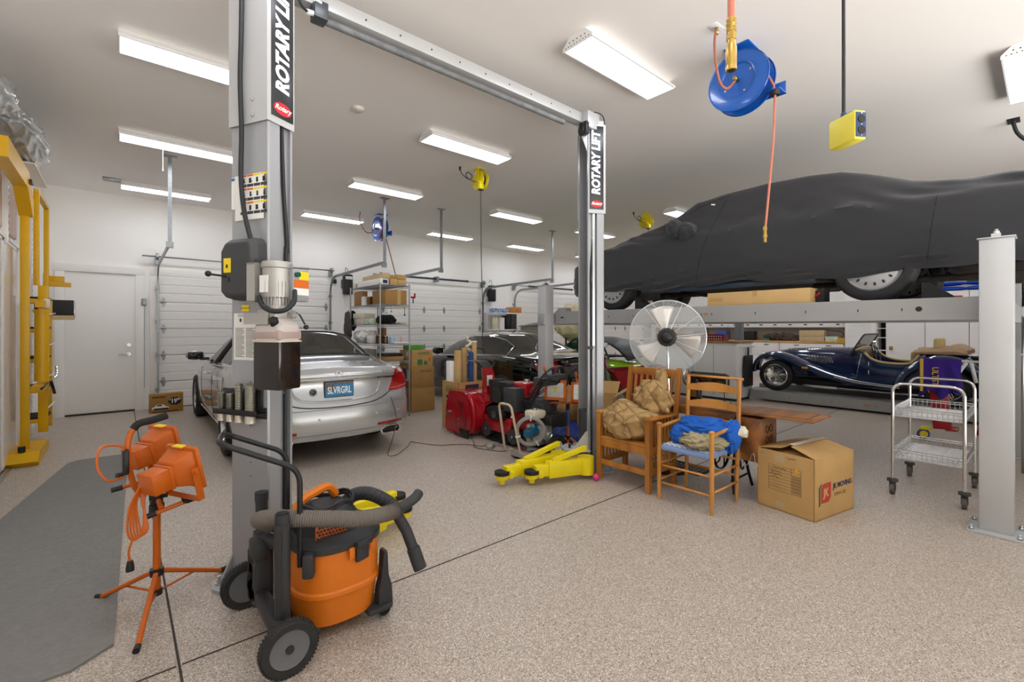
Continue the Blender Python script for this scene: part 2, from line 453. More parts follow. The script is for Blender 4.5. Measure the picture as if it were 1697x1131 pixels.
# overhead doors
def overhead_door(n, x0, lab, springs=True, left_strut=True, right_strut=True):
    W, Hh = 3.05, 2.44
    d = struct(thing('door_%d' % n, None, None, (x0, YW, 0)), lab)
    for s in range(5):
        z0 = s*.488; prof = []
        for k in range(3):
            a = z0+.01+k*.158
            prof += [(-.036, a), (-.046, a+.010), (-.046, a+.142), (-.036, a+.152)]
        prof = [(-.0, z0+.004), (-.034, z0+.004)]+prof+[(-.034, z0+.484), (0, z0+.484)]
        b = B(); b.grid([[(x, y, z) for y, z in prof] for x in (0.0, W)], sm=False)
        b.add([(0, y, z) for y, z in prof], [tuple(range(len(prof)))]); b.add([(W, y, z) for y, z in prof], [tuple(range(len(prof)))])
        b.obj('door_section', M_panel, d)
    B().b2((0, -.04, -.0), (W, -.01, .012)).obj('bottom_seal', M_rubber, d)
    for s in range(1, 5):
        for q in (.06, 1.19, 1.8, 2.99):
            hb = B()
            hb.prism([(-.03, -.03), (.03, -.03), (.012, -.085), (-.012, -.085)], 0, .006, T(q, -.048, s*.488) @ RX(90))
            hb.prism([(-.03, .03), (.03, .03), (.012, .085), (-.012, .085)], 0, .006, T(q, -.048, s*.488) @ RX(90))
            hb.cyl((q-.035, -.056, s*.488), (q+.035, -.056, s*.488), .014, n=8).box((q, -.053, s*.488), (.05, .012, .05))
            hb.obj('hinge', M_galv, d)
    fr = B()
    for a in (-.14, W+.0): fr.b2((a, -.03, 0), (a+.14, 0, Hh-.001), .004)
    fr.b2((-.14, -.032, Hh), (W+.14, 0, Hh+.14), .004)
    fr.obj('door_frame', M_trim, d)
    for sd, st in ((-1, left_strut), (1, right_strut)):
        x = -.035 if sd < 0 else W+.035
        tr = B()
        path = round_path([(x, -.10, .02), (x, -.10, 2.62), (x, -2.85, 2.66)], .38, 8)
        rows = []
        for p in path:
            rows.append(p)
        # C section rail swept along the path
        def sec(p, t):
            u = V((1, 0, 0)); w_ = t.cross(u).normalized()
            return [p+u*a*sd*-1+w_*c for a, c in ((0, -.028), (.02, -.028), (.02, -.02), (.004, -.024), (.004, .024), (.02, .02), (.02, .028), (0, .028))]
        rr = []
        for i, p in enumerate(path):
            t = (path[min(i+1, len(path)-1)]-path[max(i-1, 0)]).normalized(); rr.append(sec(p, t))
        tr.loft(rr, sm=False)
        for z in (.35, 1.0, 1.6, 2.2): tr.box((x, -.06, z), (.05, .09, .05))
        tr.obj('door_track', M_galv, d)
        if st:
            s2 = B(); s2.box((x, -2.87, (2.6+ZC)/2), (.045, .03, ZC-2.6)); s2.box((x, -2.87, ZC-.006), (.16, .08, .012)); s2.box((x, -2.85, 2.62), (.08, .06, .08))
            s2.obj('track_hanger', M_galv, d)
        p2 = B(); p2.box((x, -.06, 2.72), (.06, .11, .16)); p2.cyl((x-.02, -.13, 2.78), (x+.02, -.13, 2.78), .06, n=18); p2.obj('cable_drum', M_galv, d)
    sh = B(); sh.cyl((-.25, -.13, 2.78), (W+.1, -.13, 2.78), .0127, n=8)
    sh.obj('torsion_shaft', M_galv, d)
    if not springs: B().cyl((1.9, -.13, 2.78), (2.6, -.13, 2.78), .024).obj('torsion_spring', M_galv, d)
    if springs:
        hb = B()
        for a, c in ((.55, 1.48), (1.56, 2.5)):
            n = 200; hb.tube([(lerp(a, c, i/n), -.13+.026*math.cos(i*PI/2.0), 2.78+.026*math.sin(i*PI/2)) for i in range(n+1)], .005, 4)
            hb.cyl((a-.03, -.13, 2.78), (a+.02, -.13, 2.78), .03); hb.cyl((c-.02, -.13, 2.78), (c+.03, -.13, 2.78), .03)
            hb.cyl((a, -.13, 2.78), (c, -.13, 2.78), .022)
        hb.obj('torsion_spring', M_darkgrey, d)
        B().b2((1.49, -.2, 2.7), (1.55, 0, 2.84)).obj('spring_bracket', M_galv, d)
    return d
overhead_door(2, .56, 'white ribbed overhead door beside the personnel door', False)
overhead_door(3, 4.87, 'white ribbed overhead door behind the wire shelving')
overhead_door(4, 9.17, 'white ribbed overhead door beyond the grey lift post')
overhead_door(5, 13.0, 'white ribbed overhead door at the far end of the wall', True)

def opener(x, lab, dark=True):
    o = thing('door_opener', lab, 'door opener', (x, YW, 2.5), 0, 'wall mounted door openers')
    B().b2((-.10, -.2, -.25), (.10, -.04, .22), .03).obj('motor_housing', M_black, o)
    B().b2((-.08, -.21, .10), (.08, -.19, .17), .01).obj('light_lens', mat('lens', '#d8d8d8', .3), o)
    B().b2((-.12, -.04, -.1), (.12, 0, .1)).obj('bracket', M_galv, o)
    B().tube(smooth_path([(0, -.1, .2), (.01, -.1, .32), (-.02, -.06, .38), (-.02, -.02, .3)]), .006).obj('cable', M_cable, o)
    return o
opener(4.02, 'black wall opener between the first two overhead doors')
opener(8.25, 'black wall opener above the small white shelf')
b = B(); b.box((3.74, YW-.03, 2.55), (.1, .06, .1), .01); tag(b.obj('door_sensor', M_black), 'small black sensor box beside the torsion shaft', 'sensor')
b = B(); b.box((.24+.1, YW-.05, 1.95), (.07, .1, .12), .008).cyl((.34, YW-.05, 1.9), (.34, YW-.05, 0.4), .008); tag(b.obj('electrical_box', M_galv), 'small grey electrical box on the jamb by the white door', 'electrical box')

# ceiling lights
M_lamp = mat('lamp diffuser', '#f6f9ff', .5, emit=7.5)
def ceiling_light(lab):
    t = thing('ceiling_light', lab, 'ceiling light', (0, 0, ZC), 0, 'fluorescent ceiling lights')
    L = 1.19
    b = B(); tp = [(-.09, 0), (.09, 0), (.15, -.055), (.15, -.075), (-.15, -.075), (-.15, -.055)]
    tp = [(-.09, 0), (.09, 0), (.148, -.06), (.152, -.085), (.14, -.085), (.136, -.065), (-.136, -.065), (-.14, -.085), (-.152, -.085), (-.148, -.06)]
    b.loft([[(x, y, z) for y, z in tp] for x in (-L/2, L/2)], sm=False)
    b.obj('housing', M_white, t)
    for s in (-1, 1):
        e = B(); e.prism([(-.09, 0), (.09, 0), (.152, -.06), (.155, -.088), (-.155, -.088), (-.152, -.06)], 0, .012, Mx(((0, 0, s, s*L/2), (1, 0, 0, 0), (0, 1, 0, 0), (0, 0, 0, 1))))
        e.obj('end_plate', M_white, t)
        h = B()
        for k in range(9): h.cyl((s*(L/2+.0121), -.12+k*.03, -.07), (s*(L/2+.0135), -.12+k*.03, -.07), .005, n=6)
        for k in range(5): h.cyl((s*(L/2+.0121), -.08+k*.04, -.04), (s*(L/2+.0135), -.08+k*.04, -.04), .006, n=6)
        h.obj('vent_hole', M_darkgrey, t)['kind'] = 'stuff'
    B().b2((-L/2+.005, -.135, -.078), (L/2-.005, .135, -.068)).obj('diffuser', M_lamp, t)
    return t
base = ceiling_light('x')
LX = {0: .60, 1: 3.38, 2: 6.25, 3: 8.78, 4: 11.6, 5: 14.5}
LY = {0: .12, 1: 2.45, 2: 4.83, 3: 7.17, 4: 9.68}
LL = {(0, 2): 'ceiling light behind the tall lift column, nearest the camera on its side', (0, 3): 'ceiling light with a pull cord above the first door hanger', (0, 4): 'ceiling light nearest the personnel door',
 (1, 1): 'large ceiling light hanging nearest the blue hose reel and overhead beam', (1, 2): 'ceiling light just above the yellow cord reel', (1, 3): 'ceiling light between the smoke detector and the far blue reel', (1, 4): 'ceiling light beside the far blue hose reel',
 (2, 3): 'ceiling light beyond the yellow reel cord, above two door hangers', (2, 4): 'ceiling light over the middle overhead door by the hanger', (3, 4): 'small far ceiling light left of the last door hanger', (3, 3): 'ceiling light half hidden behind the second lift column',
 (3, 2): 'ceiling light peeking over the black covered car windscreen', (2, 0): 'ceiling light cut by the frame edge above the covered car tail'}
first = True
for i in LX:
    for j in LY:
        if (i, j) in ((2, 1), (2, 2), (3, 0), (3, 1)) or j == -1 and i > 2: continue
        if i == 0 and j == 4: xx = .62
        else: xx = LX[i]
        o = base if first else dup(base); first = False
        o.location = (xx, LY[j], ZC)
        o['label'] = LL.get((i, j), 'ceiling light out of view over column %s of the shop' % ['one', 'two', 'three', 'four', 'five', 'six'][i])
b = B(); b.lathe([(.0, -.035), (.045, -.033), (.06, -.02), (.065, 0)], T(1.94, 4.8, ZC)); s = b.obj('smoke_detector', mat('aged white plastic', '#e2ddd0', .5)); tag(s, 'round off-white smoke detector on the ceiling', 'smoke detector')
B().box((1.92, 4.77, ZC-.03), (.05, .006, .006)).obj('slot', M_darkgrey, s)
tag(B().tube([(.42, 7.3, ZC-.09), (.42, 7.3, ZC-.33)], .003, 5).cyl((.42, 7.3, ZC-.33), (.42, 7.3, ZC-.36), .007).obj('pull_cord', M_white), 'thin white pull cord below a ceiling light', 'pull cord')
tag(B().b2((-.2, 9.53, ZC-.03), (.02, 9.68, ZC), .004).obj('junction_cover', M_galv), 'small metal ceiling plate at the end of a light', 'cover plate')
# ---------------------------------------------------------------- two post lift
lift = thing('two_post_lift', 'tall grey two post car lift with black side signs and overhead beam', 'car lift', (0, 0, 0))
ca, sa = math.cos(R(28)), math.sin(R(28))
MA = Mx(((ca, -sa, 0, .634), (sa, ca, 0, 2.863), (0, 0, 1, 0), (0, 0, 0, 1)))
MB_ = Mx(((-ca, sa, 0, 3.782), (sa, ca, 0, 2.975), (0, 0, 1, 0), (0, 0, 0, 1)))
SIGN_OVAL = mat('red oval badge', '#c8202a', .4)
for q, M in enumerate((MA, MB_)):
    b = B(M)
    prof = [(0, 0), (.012, -.006), (.078, -.006), (.09, .022), (.158, .022), (.158, .0), (.172, .0), (.172, .034), (.08, .034), (.07, .008), (.014, .008), (.014, .272), (.07, .272), (.08, .246), (.172, .246), (.172, .28), (.158, .28), (.158, .258), (.09, .258), (.078, .286), (.012, .286), (0, .28)]
    b.loft([[(x, y, z) for x, y in prof] for z in (.02, 3.60)], sm=False)
    b.obj('column', M_liftgrey, lift)
    b = B(M); pl = [(-.13, .03), (-.09, -.05), (.26, -.05), (.30, .0), (.30, .28), (.26, .33), (-.09, .33), (-.13, .27)]
    b.prism(pl, 0.0, .02)
    for y in (-.0, .27): b.prism([(0, .02), (-.085, .02), (0, .16)], -.006, .006, T(0, y+.005, 0) @ RX(90))
    b.obj('base_plate', M_liftgrey, lift)
    for x, y in ((-.08, .0), (-.08, .28), (.1, -.03), (.1, .31), (-.09, .14)):
        k = B(M); k.cyl((x, y, .02), (x, y, .032), .02, n=12).cyl((x, y, .032), (x, y, .05), .014, n=6).cyl((x, y, .05), (x, y, .068), .009, n=8)
        k.obj('anchor_bolt', M_steel, lift)
    # top cover
    b = B(M)
    for yy in (0, 1):
        y0, y1 = (-.014, -.009) if yy == 0 else (.289, .294)
        b.b2((-.012, y0, 2.65), (.176, y1, 3.56))
    b.b2((-.012, -.012, 2.65), (-.007, .292, 3.56))
    c = b.obj('top_cover', M_liftlight, lift, bevel=.002)
    sg = B(M).b2((.012, -.0175, 2.69), (.164, -.0143, 3.54), .001).obj('sign', M_signb, c)
    X_ = V((0, 0, 1)); Y_ = V((-1, 0, 0))
    lm = M @ frame((.091, -.0182, 3.16), (0, 0, 1), (-1, 0, 0))
    if q: lm = M @ frame((.091, -.0182, 3.16), (0, 0, 1), (1, 0, 0))
    t = text('ROTARY LIFT', .122, lm, M_signw, c, 'lettering', .0008, shear=.14, sx=.88, off=.0055)
    ov = B(M @ T(.088, -.0176, 2.745) @ RX(90)); ov.prism([(.062*math.cos(k*PI/12), .036*math.sin(k*PI/12)) for k in range(24)], 0, .0012)
    ov.obj('badge', SIGN_OVAL, c)
    om = M @ frame((.088, -.0190, 2.748), (1 if not q else -1, 0, 0), (0, 0, 1))
    text('Rotary', .04, om, M_signw, c, 'badge_lettering', .0006, shear=.35, off=.001)
    for yy in (.1, .19):
        for z in (2.69, 2.78): B(M).cyl((-.012, yy, z), (-.02, yy, z), .009, n=8).obj('screw', M_steel, c)
    for z in (2.4, 1.7, 1.1): B(M).cyl((.125, .022, z), (.125, .008, z), .007, n=8).obj('screw', M_steel, lift)
    # rubber strip in the side recess
    B(M).tube(smooth_path([(.105, .012, 2.66), (.12, .012, 2.3), (.145, .012, 1.95), (.135, .012, 1.8), (.13, .012, .05)]), .011, 8).obj('lifting_hose', M_cable, lift)
    # carriage seen inside the channel
    B(M).b2((.03, .03, .08), (.185, .25, .62), .006).obj('carriage', M_darkgrey, lift)
    for i, z in enumerate((.63, .71, .92, .97, 1.17)): B(M).cyl((-.0005, .13, z), (.003, .13, z), .0045, n=8).obj('hole', M_black, lift)
# overhead beam
b = B(); b.b2((.66, 3.08, 3.567), (3.72, 3.18, 3.665), .004)
b.obj('overhead_beam', M_liftlight, lift)
b = B()
for i in range(9): b.cyl((1.3+i*.26, 3.0795, 3.615), (1.3+i*.26, 3.076, 3.615), .006, n=8)
b.obj('beam_hole', M_black, lift)['kind'] = 'stuff'
B().b2((.60, 2.95, 3.55), (.80, 3.12, 3.66), .004).obj('beam_bracket', M_liftlight, lift); B().b2((3.56, 3.0, 3.50), (3.74, 3.14, 3.665), .004).obj('beam_bracket', M_liftlight, lift)
b = B(); b.tube([(1.0, 3.1, 3.50), (3.31, 3.1, 3.50)], .024, 14).obj('shut_off_bar', mat('worn grey padding', '#77797b', .7, var=.3, vscale=20), lift)
b = B(); b.box((.98, 3.06, 3.51), (.085, .1, .11), .006).obj('limit_switch', mat('charcoal switch box', '#54585c', .35, .5), lift)
B().cyl((.91, 3.02, 3.56), (.98, 3.02, 3.55), .013, n=10).cyl((.885, 3.02, 3.46), (.94, 3.04, 3.48), .016, n=8).obj('cable_gland', M_white, lift)
B().tube(smooth_path([(.80, 2.99, 3.62), (.81, 2.97, 3.54), (.85, 2.99, 3.47), (.90, 3.02, 3.46)]), .009).obj('switch_cable', M_cable, lift)
b = B(); b.cyl((3.54, 3.08, 3.48), (3.60, 3.06, 3.48), .05, n=20).box((3.56, 3.05, 3.49), (.05, .1, .13), .01); b.obj('cable_pulley', M_black, lift)
B(MB_).prism([(.17, 3.25), (.17, 3.50), (.27, 3.50)], -.01, 0, RX(90)).obj('gusset', M_liftlight, lift)
B().tube(smooth_path([(3.62, 3.12, 3.66), (3.78, 3.1, 3.74), (3.86, 3.05, 3.70), (3.87, 3.03, 3.56)]), .005).obj('top_cable', M_cable, lift)
B(MB_).b2((.1, .0, 1.3), (.125, .02, 3.1)).obj('guide_rail', M_steel, lift)
B(MB_).box((.15, .0, 1.28), (.05, .03, .03)).obj('latch', M_black, lift)

# swing arms, folded towards the bay
def arm(pts_pivot, pad, h=.13, lab=None, strut=True):
    p = V((*pts_pivot, h)); e = V((*pad, h)); d = (e-p); L = d.length; M = frame(p, d, (-d.y, d.x, 0))
    b = B(M)
    b.b2((.02, -.05, -.075), (L*.72, .05, .075), .006)
    b.b2((L*.70, -.04, -.055), (L-.03, .04, .05), .005)
    b.cyl((.0, 0, -.085), (0, 0, .085), .08, n=20)
    b.b2((L-.10, -.055, -.06), (L-.055, .055, .01), .006)
    a = b.obj('swing_arm', M_yellow2, lift)
    if strut:
        s_ = B(M); s_.add([(.0, -.025, .15), (L*.62, -.025, .06), (L*.62, -.025, .095), (.0, -.025, .19), (.0, .025, .15), (L*.62, .025, .06), (L*.62, .025, .095), (.0, .025, .19)], [(0, 1, 2, 3), (7, 6, 5, 4), (0, 4, 5, 1), (1, 5, 6, 2), (2, 6, 7, 3), (3, 7, 4, 0)])
        s_.obj('arm_brace', M_yellow2, a)
    B(M).cyl((L, 0, -.105), (L, 0, -.06), .03).cyl((L, 0, -.06), (L, 0, -.02), .06, n=20).obj('pad_cup', M_yellow2, a)
    B(M).cyl((L, 0, -.02), (L, 0, .012), .07, n=24).obj('arm_pad', M_rubber, a)
    B(M).b2((L*.30, -.0515, .01), (L*.52, -.050, .022)).obj('arm_sticker', mat('red print', '#a03020', .5), a)
    return a
arm((3.42, 3.27), (2.72, 3.33)); arm((3.50, 2.98), (2.95, 3.17))
arm((.93, 2.93), (1.62, 3.16)); arm((.90, 3.20), (1.70, 3.42), strut=False)
def bracket(M, x0, x1, nm='arm_bracket'):
    b = B(M); b.prism([(.16, -.04), (.30, -.03), (.40, .06), (.40, .2), (.30, .30), (.16, .30)], .225, .24)
    b.prism([(.16, -.04), (.30, -.03), (.40, .06), (.40, .2), (.30, .30), (.16, .30)], .045, .06)
    b.prism([(.15, .24), (.34, .24), (.2, .42), (.15, .44)], -.01, 0, RX(90))
    o = b.obj(nm, M_liftlight, lift)
    for x, y in ((.26, .0), (.33, .12), (.26, .24)): B(M).cyl((x, y, .24), (x, y, .28), .012, n=10).obj('pivot_pin', M_black, o)
bracket(MA, 0, 0); bracket(MB_, 0, 0)

# --- power unit on the near column
pu = B(MA).b2((-.125, -.15, 1.50), (-.118, .03, 1.56)).b2((-.125, -.06, 1.62), (-.005, -.052, 1.83)).b2((-.13, -.06, 1.82), (.0, -.0, 1.828)).b2((-.13, -.06, 1.62), (.0, -.0, 1.628)).b2((-.13,-.06,1.62),(-.122,.0,1.83)).obj('motor_bracket', M_alu, lift)
cx, cy = -.045, -.125
b = B(MA @ T(cx, cy, 0)); b.lathe([(.062, 1.575), (.062, 1.64), (.072, 1.645), (.072, 1.80), (.078, 1.805), (.078, 1.828), (.072, 1.838), (.0, 1.842)], n=32)
for k in range(26):
    a = 2*PI*k/26; b.box((.07, 0, 1.665), (.014, .004, .13), M=RZ(math.degrees(a)))
mo = b.obj('pump_motor', M_alu, lift)
B(MA @ T(cx, cy, 0)).b2((-.077, -.02, 1.67), (-.072, .04, 1.76)).obj('rating_plate', M_decalw, mo)
cb = B(MA @ T(-.03, 0, 0)).b2((.0, -.225, 1.625), (.11, -.17, 1.80), .008).obj('switch_box', M_liftgrey, mo)
B(MA @ T(-.03, 0, 0)).b2((.035, -.227, 1.745), (.105, -.2255, 1.79)).obj('yellow_label', M_decaly, cb); B(MA @ T(-.03, 0, 0)).b2((.005, -.227, 1.70), (.105, -.2255, 1.743)).obj('orange_label', M_decalo, cb); B(MA @ T(-.03, 0, 0)).b2((.005, -.227, 1.66), (.105, -.2255, 1.698)).obj('white_label', M_decalw, cb)
B(MA @ T(-.03, 0, 0)).cyl((.02, -.225, 1.77), (.02, -.245, 1.77), .014).obj('push_button', mat('green button', '#0c5a48', .3), cb)
b = B(MA @ T(cx, cy, 0)); b.box((0, 0, 1.555), (.14, .13, .045), .004)
for k in range(4): b.cyl((-.055+k*.035, -.06, 1.565), (-.055+k*.035, -.075, 1.565), .006, n=8)
b.cyl((.02, -.06, 1.55), (.02, -.10, 1.55), .014, n=6); b.cyl((.05, -.06, 1.55), (.05, -.09, 1.55), .011, n=6)
vb = b.obj('valve_block', M_alu, lift)
B(MA @ T(cx, cy, 0)).tube([(.07, -.04, 1.575), (.10, -.06, 1.55), (.115, -.08, 1.50)], .005).sph((.118, -.085, 1.485), .014).obj('lowering_lever', M_black, vb)
tk = []
for z, sc_, r in ((1.152, .97, .015), (1.165, 1, .015), (1.405, 1, .015)): tk.append([( (p[0]+.0415)*sc_-.0415, (p[1]+.1225)*sc_-.1225, z) for p in rrect(-.117, .034, -.218, -.027, r)])
B(MA).loft(tk).obj('reservoir', mat('oil filled reservoir', '#241b17', .12, coat=.3, var=.4, vscale=9), lift)
rim = [[(x, y, z) for x, y in rrect(-.122, .039, -.223, -.022, .018)] for z in (1.405, 1.412)]
B(MA).loft(rim).obj('reservoir_rim', mat('aged plastic rim', '#cdc5a8', .4), lift)
tk = []
for z, s_ in ((1.412, 1), (1.485, 1), (1.50, .93), (1.518, .72), (1.535, .66)): tk.append([((p[0]+.0415)*s_-.0415, (p[1]+.1225)*s_-.1225, z) for p in rrect(-.117, .034, -.218, -.027, .03)])
mtank = mat('milky plastic tank', '#d8cfcb', .35, trans=.25); tn = B(MA).loft(tk).obj('tank_neck', mtank, lift)
B(MA).b2((-.1185, -.2195, 1.415), (.0355, -.0255, 1.468), .012).obj('oil_level', mat('oil through plastic', '#a8958f', .3), tn)
B(MA).cyl((-.10, -.17, 1.50), (-.125, -.19, 1.525), .022, n=12).obj('filler_cap', M_rubber, tn)
hs = B(MA); hs.cyl((-.0, -.185, 1.70), (-.02, -.225, 1.68), .012); hs.obj('hose_fitting', M_steel, lift)
B(MA).tube(smooth_path([(-.02, -.225, 1.68), (-.05, -.25, 1.62), (-.09, -.23, 1.575), (-.12, -.17, 1.57), (-.125, -.11, 1.60), (-.12, -.08, 1.65)]), .013, 10).obj('pressure_hose', M_cable, lift)
B(MA).tube(smooth_path([(-.03, .16, 3.58), (-.035, .16, 3.2), (-.035, .17, 2.9), (-.03, .165, 2.6), (-.03, .17, 2.35), (-.035, .14, 2.15), (-.05, .07, 1.98), (-.06, .02, 1.86), (-.06, -.02, 1.80)]), .013, 10).obj('power_cable', M_cable, lift)
# black mechanism cover with its lever
pr = [(.0, .27, 1.655), (0, .27, 1.93), (0, .23, 1.985), (0, .02, 1.985), (0, .0, 1.95), (0, .0, 1.66), (0, .04, 1.635), (0, .19, 1.635)]
def lid(x, sc_): return [(x, .135+(p[1]-.135)*sc_, 1.81+(p[2]-1.81)*sc_) for p in pr]
b = B(MA); b.loft([lid(-.002, 1), lid(-.055, .98), lid(-.09, .84), lid(-.095, .78)], sm=False)
cv = b.obj('mechanism_cover', M_darkgrey, lift, bevel=.012)
B(MA).b2((-.098, .165, 1.79), (-.0945, .22, 1.87)).obj('warning_sticker', M_decaly, cv)
B(MA).b2((-.0995, .186, 1.815), (-.0975, .200, 1.835)).obj('warning_mark', M_ink, cv)
B(MA).tube([(-.095, .20, 1.77), (-.115, .235, 1.775), (-.13, .285, 1.782)], .006).sph((-.133, .295, 1.785), .017).obj('release_lever', M_black, cv)
B(MA).b2((-.0985, .175, 1.735), (-.094, .19, 1.765)).obj('lever_slot', M_ink, cv)
# stickers on the column
b = B(MA)
ch = thing('x', None, None); bpy.data.objects.remove(ch)
wc = B(MA).b2((-.0085, .02, 2.10), (-.0065, .245, 2.36)).obj('warning_chart', M_decalw, lift)
rr = random.Random(3)
for i in range(4):
    for j in range(3):
        y0 = .20-.053*i; z0 = 2.36-.078*j
        B(MA).b2((-.0095, y0-.048, z0-.012), (-.0084, y0, z0-.002)).obj('chart_heading', (M_decalo if i < 2 else M_decaly), wc)
        B(MA).b2((-.0095, y0-.048, z0-.072), (-.0084, y0, z0-.056)).obj('chart_caption', M_darkgrey, wc)
        B(MA).b2((-.0095, y0-.04+rr.random()*.008, z0-.045), (-.0084, y0-.02, z0-.04)).b2((-.0095, y0-.032, z0-.05), (-.0084, y0-.022+rr.random()*.01, z0-.022)).obj('chart_picture', M_ink, wc)
B(MA).b2((-.0085, .247, 2.17), (-.0065, .275, 2.355)).obj('side_sticker', M_decalw, lift)
B(MA).b2((-.0095, .248, 2.335), (-.0084, .274, 2.35)).obj('blue_heading', mat('blue print', '#2a6cb0', .5), lift)
B(MA).b2((-.003, .14, 1.575), (-.0005, .20, 1.612)).obj('yellow_sticker', M_decaly, lift)
text('SLOW OR OFF', .011, MA @ frame((-.0035, .17, 1.594), (0, -1, 0), (0, 0, 1)), M_ink, lift, 'sticker_lettering', .0003)
sh = B(MA).b2((-.003, .085, 1.295), (-.0005, .262, 1.565)).obj('instruction_sheet', M_decalw, lift)
b = B(MA)
for j in range(26):
    z = 1.50-j*.0075
    if j in (0, 1, 2): continue
    for c0, c1 in ((.095, .165), (.178, .25)):
        b.b2((-.0036, c0+rr.random()*.02*(j % 4 == 0), z), (-.0029, c1, z+.0028))
for j in range(3): b.b2((-.0036, .12, 1.545+j*.006), (-.0029, .23, 1.547+j*.006))
b.b2((-.0036, .20, 1.515), (-.0029, .215, 1.535)).b2((-.0036, .13, 1.512), (-.0029, .15, 1.538))
b.obj('printed_text', M_ink, sh)['kind'] = 'stuff'
# adapter rack
rk = thing('adapter_rack', 'black bracket holding knurled lift adapters on the near column', 'bracket', MA @ V((0, 0, 0)), 28)
b = B(); b.b2((-.008, -.0, .965), (-.001, .27, 1.03), .004); b.b2((-.075, -.0, .995), (-.001, .34, 1.001)); b.b2((-.075, .0, .99), (-.07, .34, 1.02)); b.b2((-.012, .03, .995), (-.003, .345, 1.13), .003)
b.obj('rack_body', M_black, rk)
for i, (y, h, r) in enumerate(((.315, .165, .021), (.245, .16, .022), (.172, .22, .023), (.085, .22, .029))):
    a = thing('lift_adapter', ['knurled steel lift adapter at the outer end of the rack', 'short knurled steel lift adapter second in the rack', 'tall slim knurled steel lift adapter third in the rack', 'widest knurled steel lift adapter beside the oil tank'][i], 'lift adapter', MA @ V((-.04, y, .945)), 28, 'lift adapters in the rack')
    b = B(); n = 17; pf = [(r, .055)]
    for k in range(n): z = .058+(h-.066)*k/n; pf += [(r, z), (r-.0045, z+(h-.066)/n*.5), (r-.0045, z+(h-.066)/n*.7)]
    pf += [(r, h-.004), (r*.7, h), (r*.7, h-.02), (0, h-.02)]
    b.lathe(pf, n=20); b.obj('knurled_sleeve', mat('zinc plated steel', '#a4a294', .3, .8), a)
    B().lathe([(0, 0), (r*.92, 0), (r*.92, .05), (r, .055), (0, .056)], n=20).obj('plain_shank', mat('machined steel', '#ddd8c8', .3, .6), a)
# ---------------------------------------------------------------- cars
def merc_star(r, M, m, parent, name='star_badge'):
    b = B(M)
    b.lathe([(r*.9, -.002), (r, -.002), (r, .004), (r*.9, .004)], n=32, closed=True)
    for k in range(3):
        a = R(90+120*k); l = R(90+120*k+60); g = R(90+120*k-60)
        b.add([(0, 0, .005), (r*.16*math.cos(l), r*.16*math.sin(l), 0), (r*.93*math.cos(a), r*.93*math.sin(a), 0), (r*.16*math.cos(g), r*.16*math.sin(g), 0)], [(0, 1, 2), (0, 2, 3)])
    return b.obj(name, m, parent)

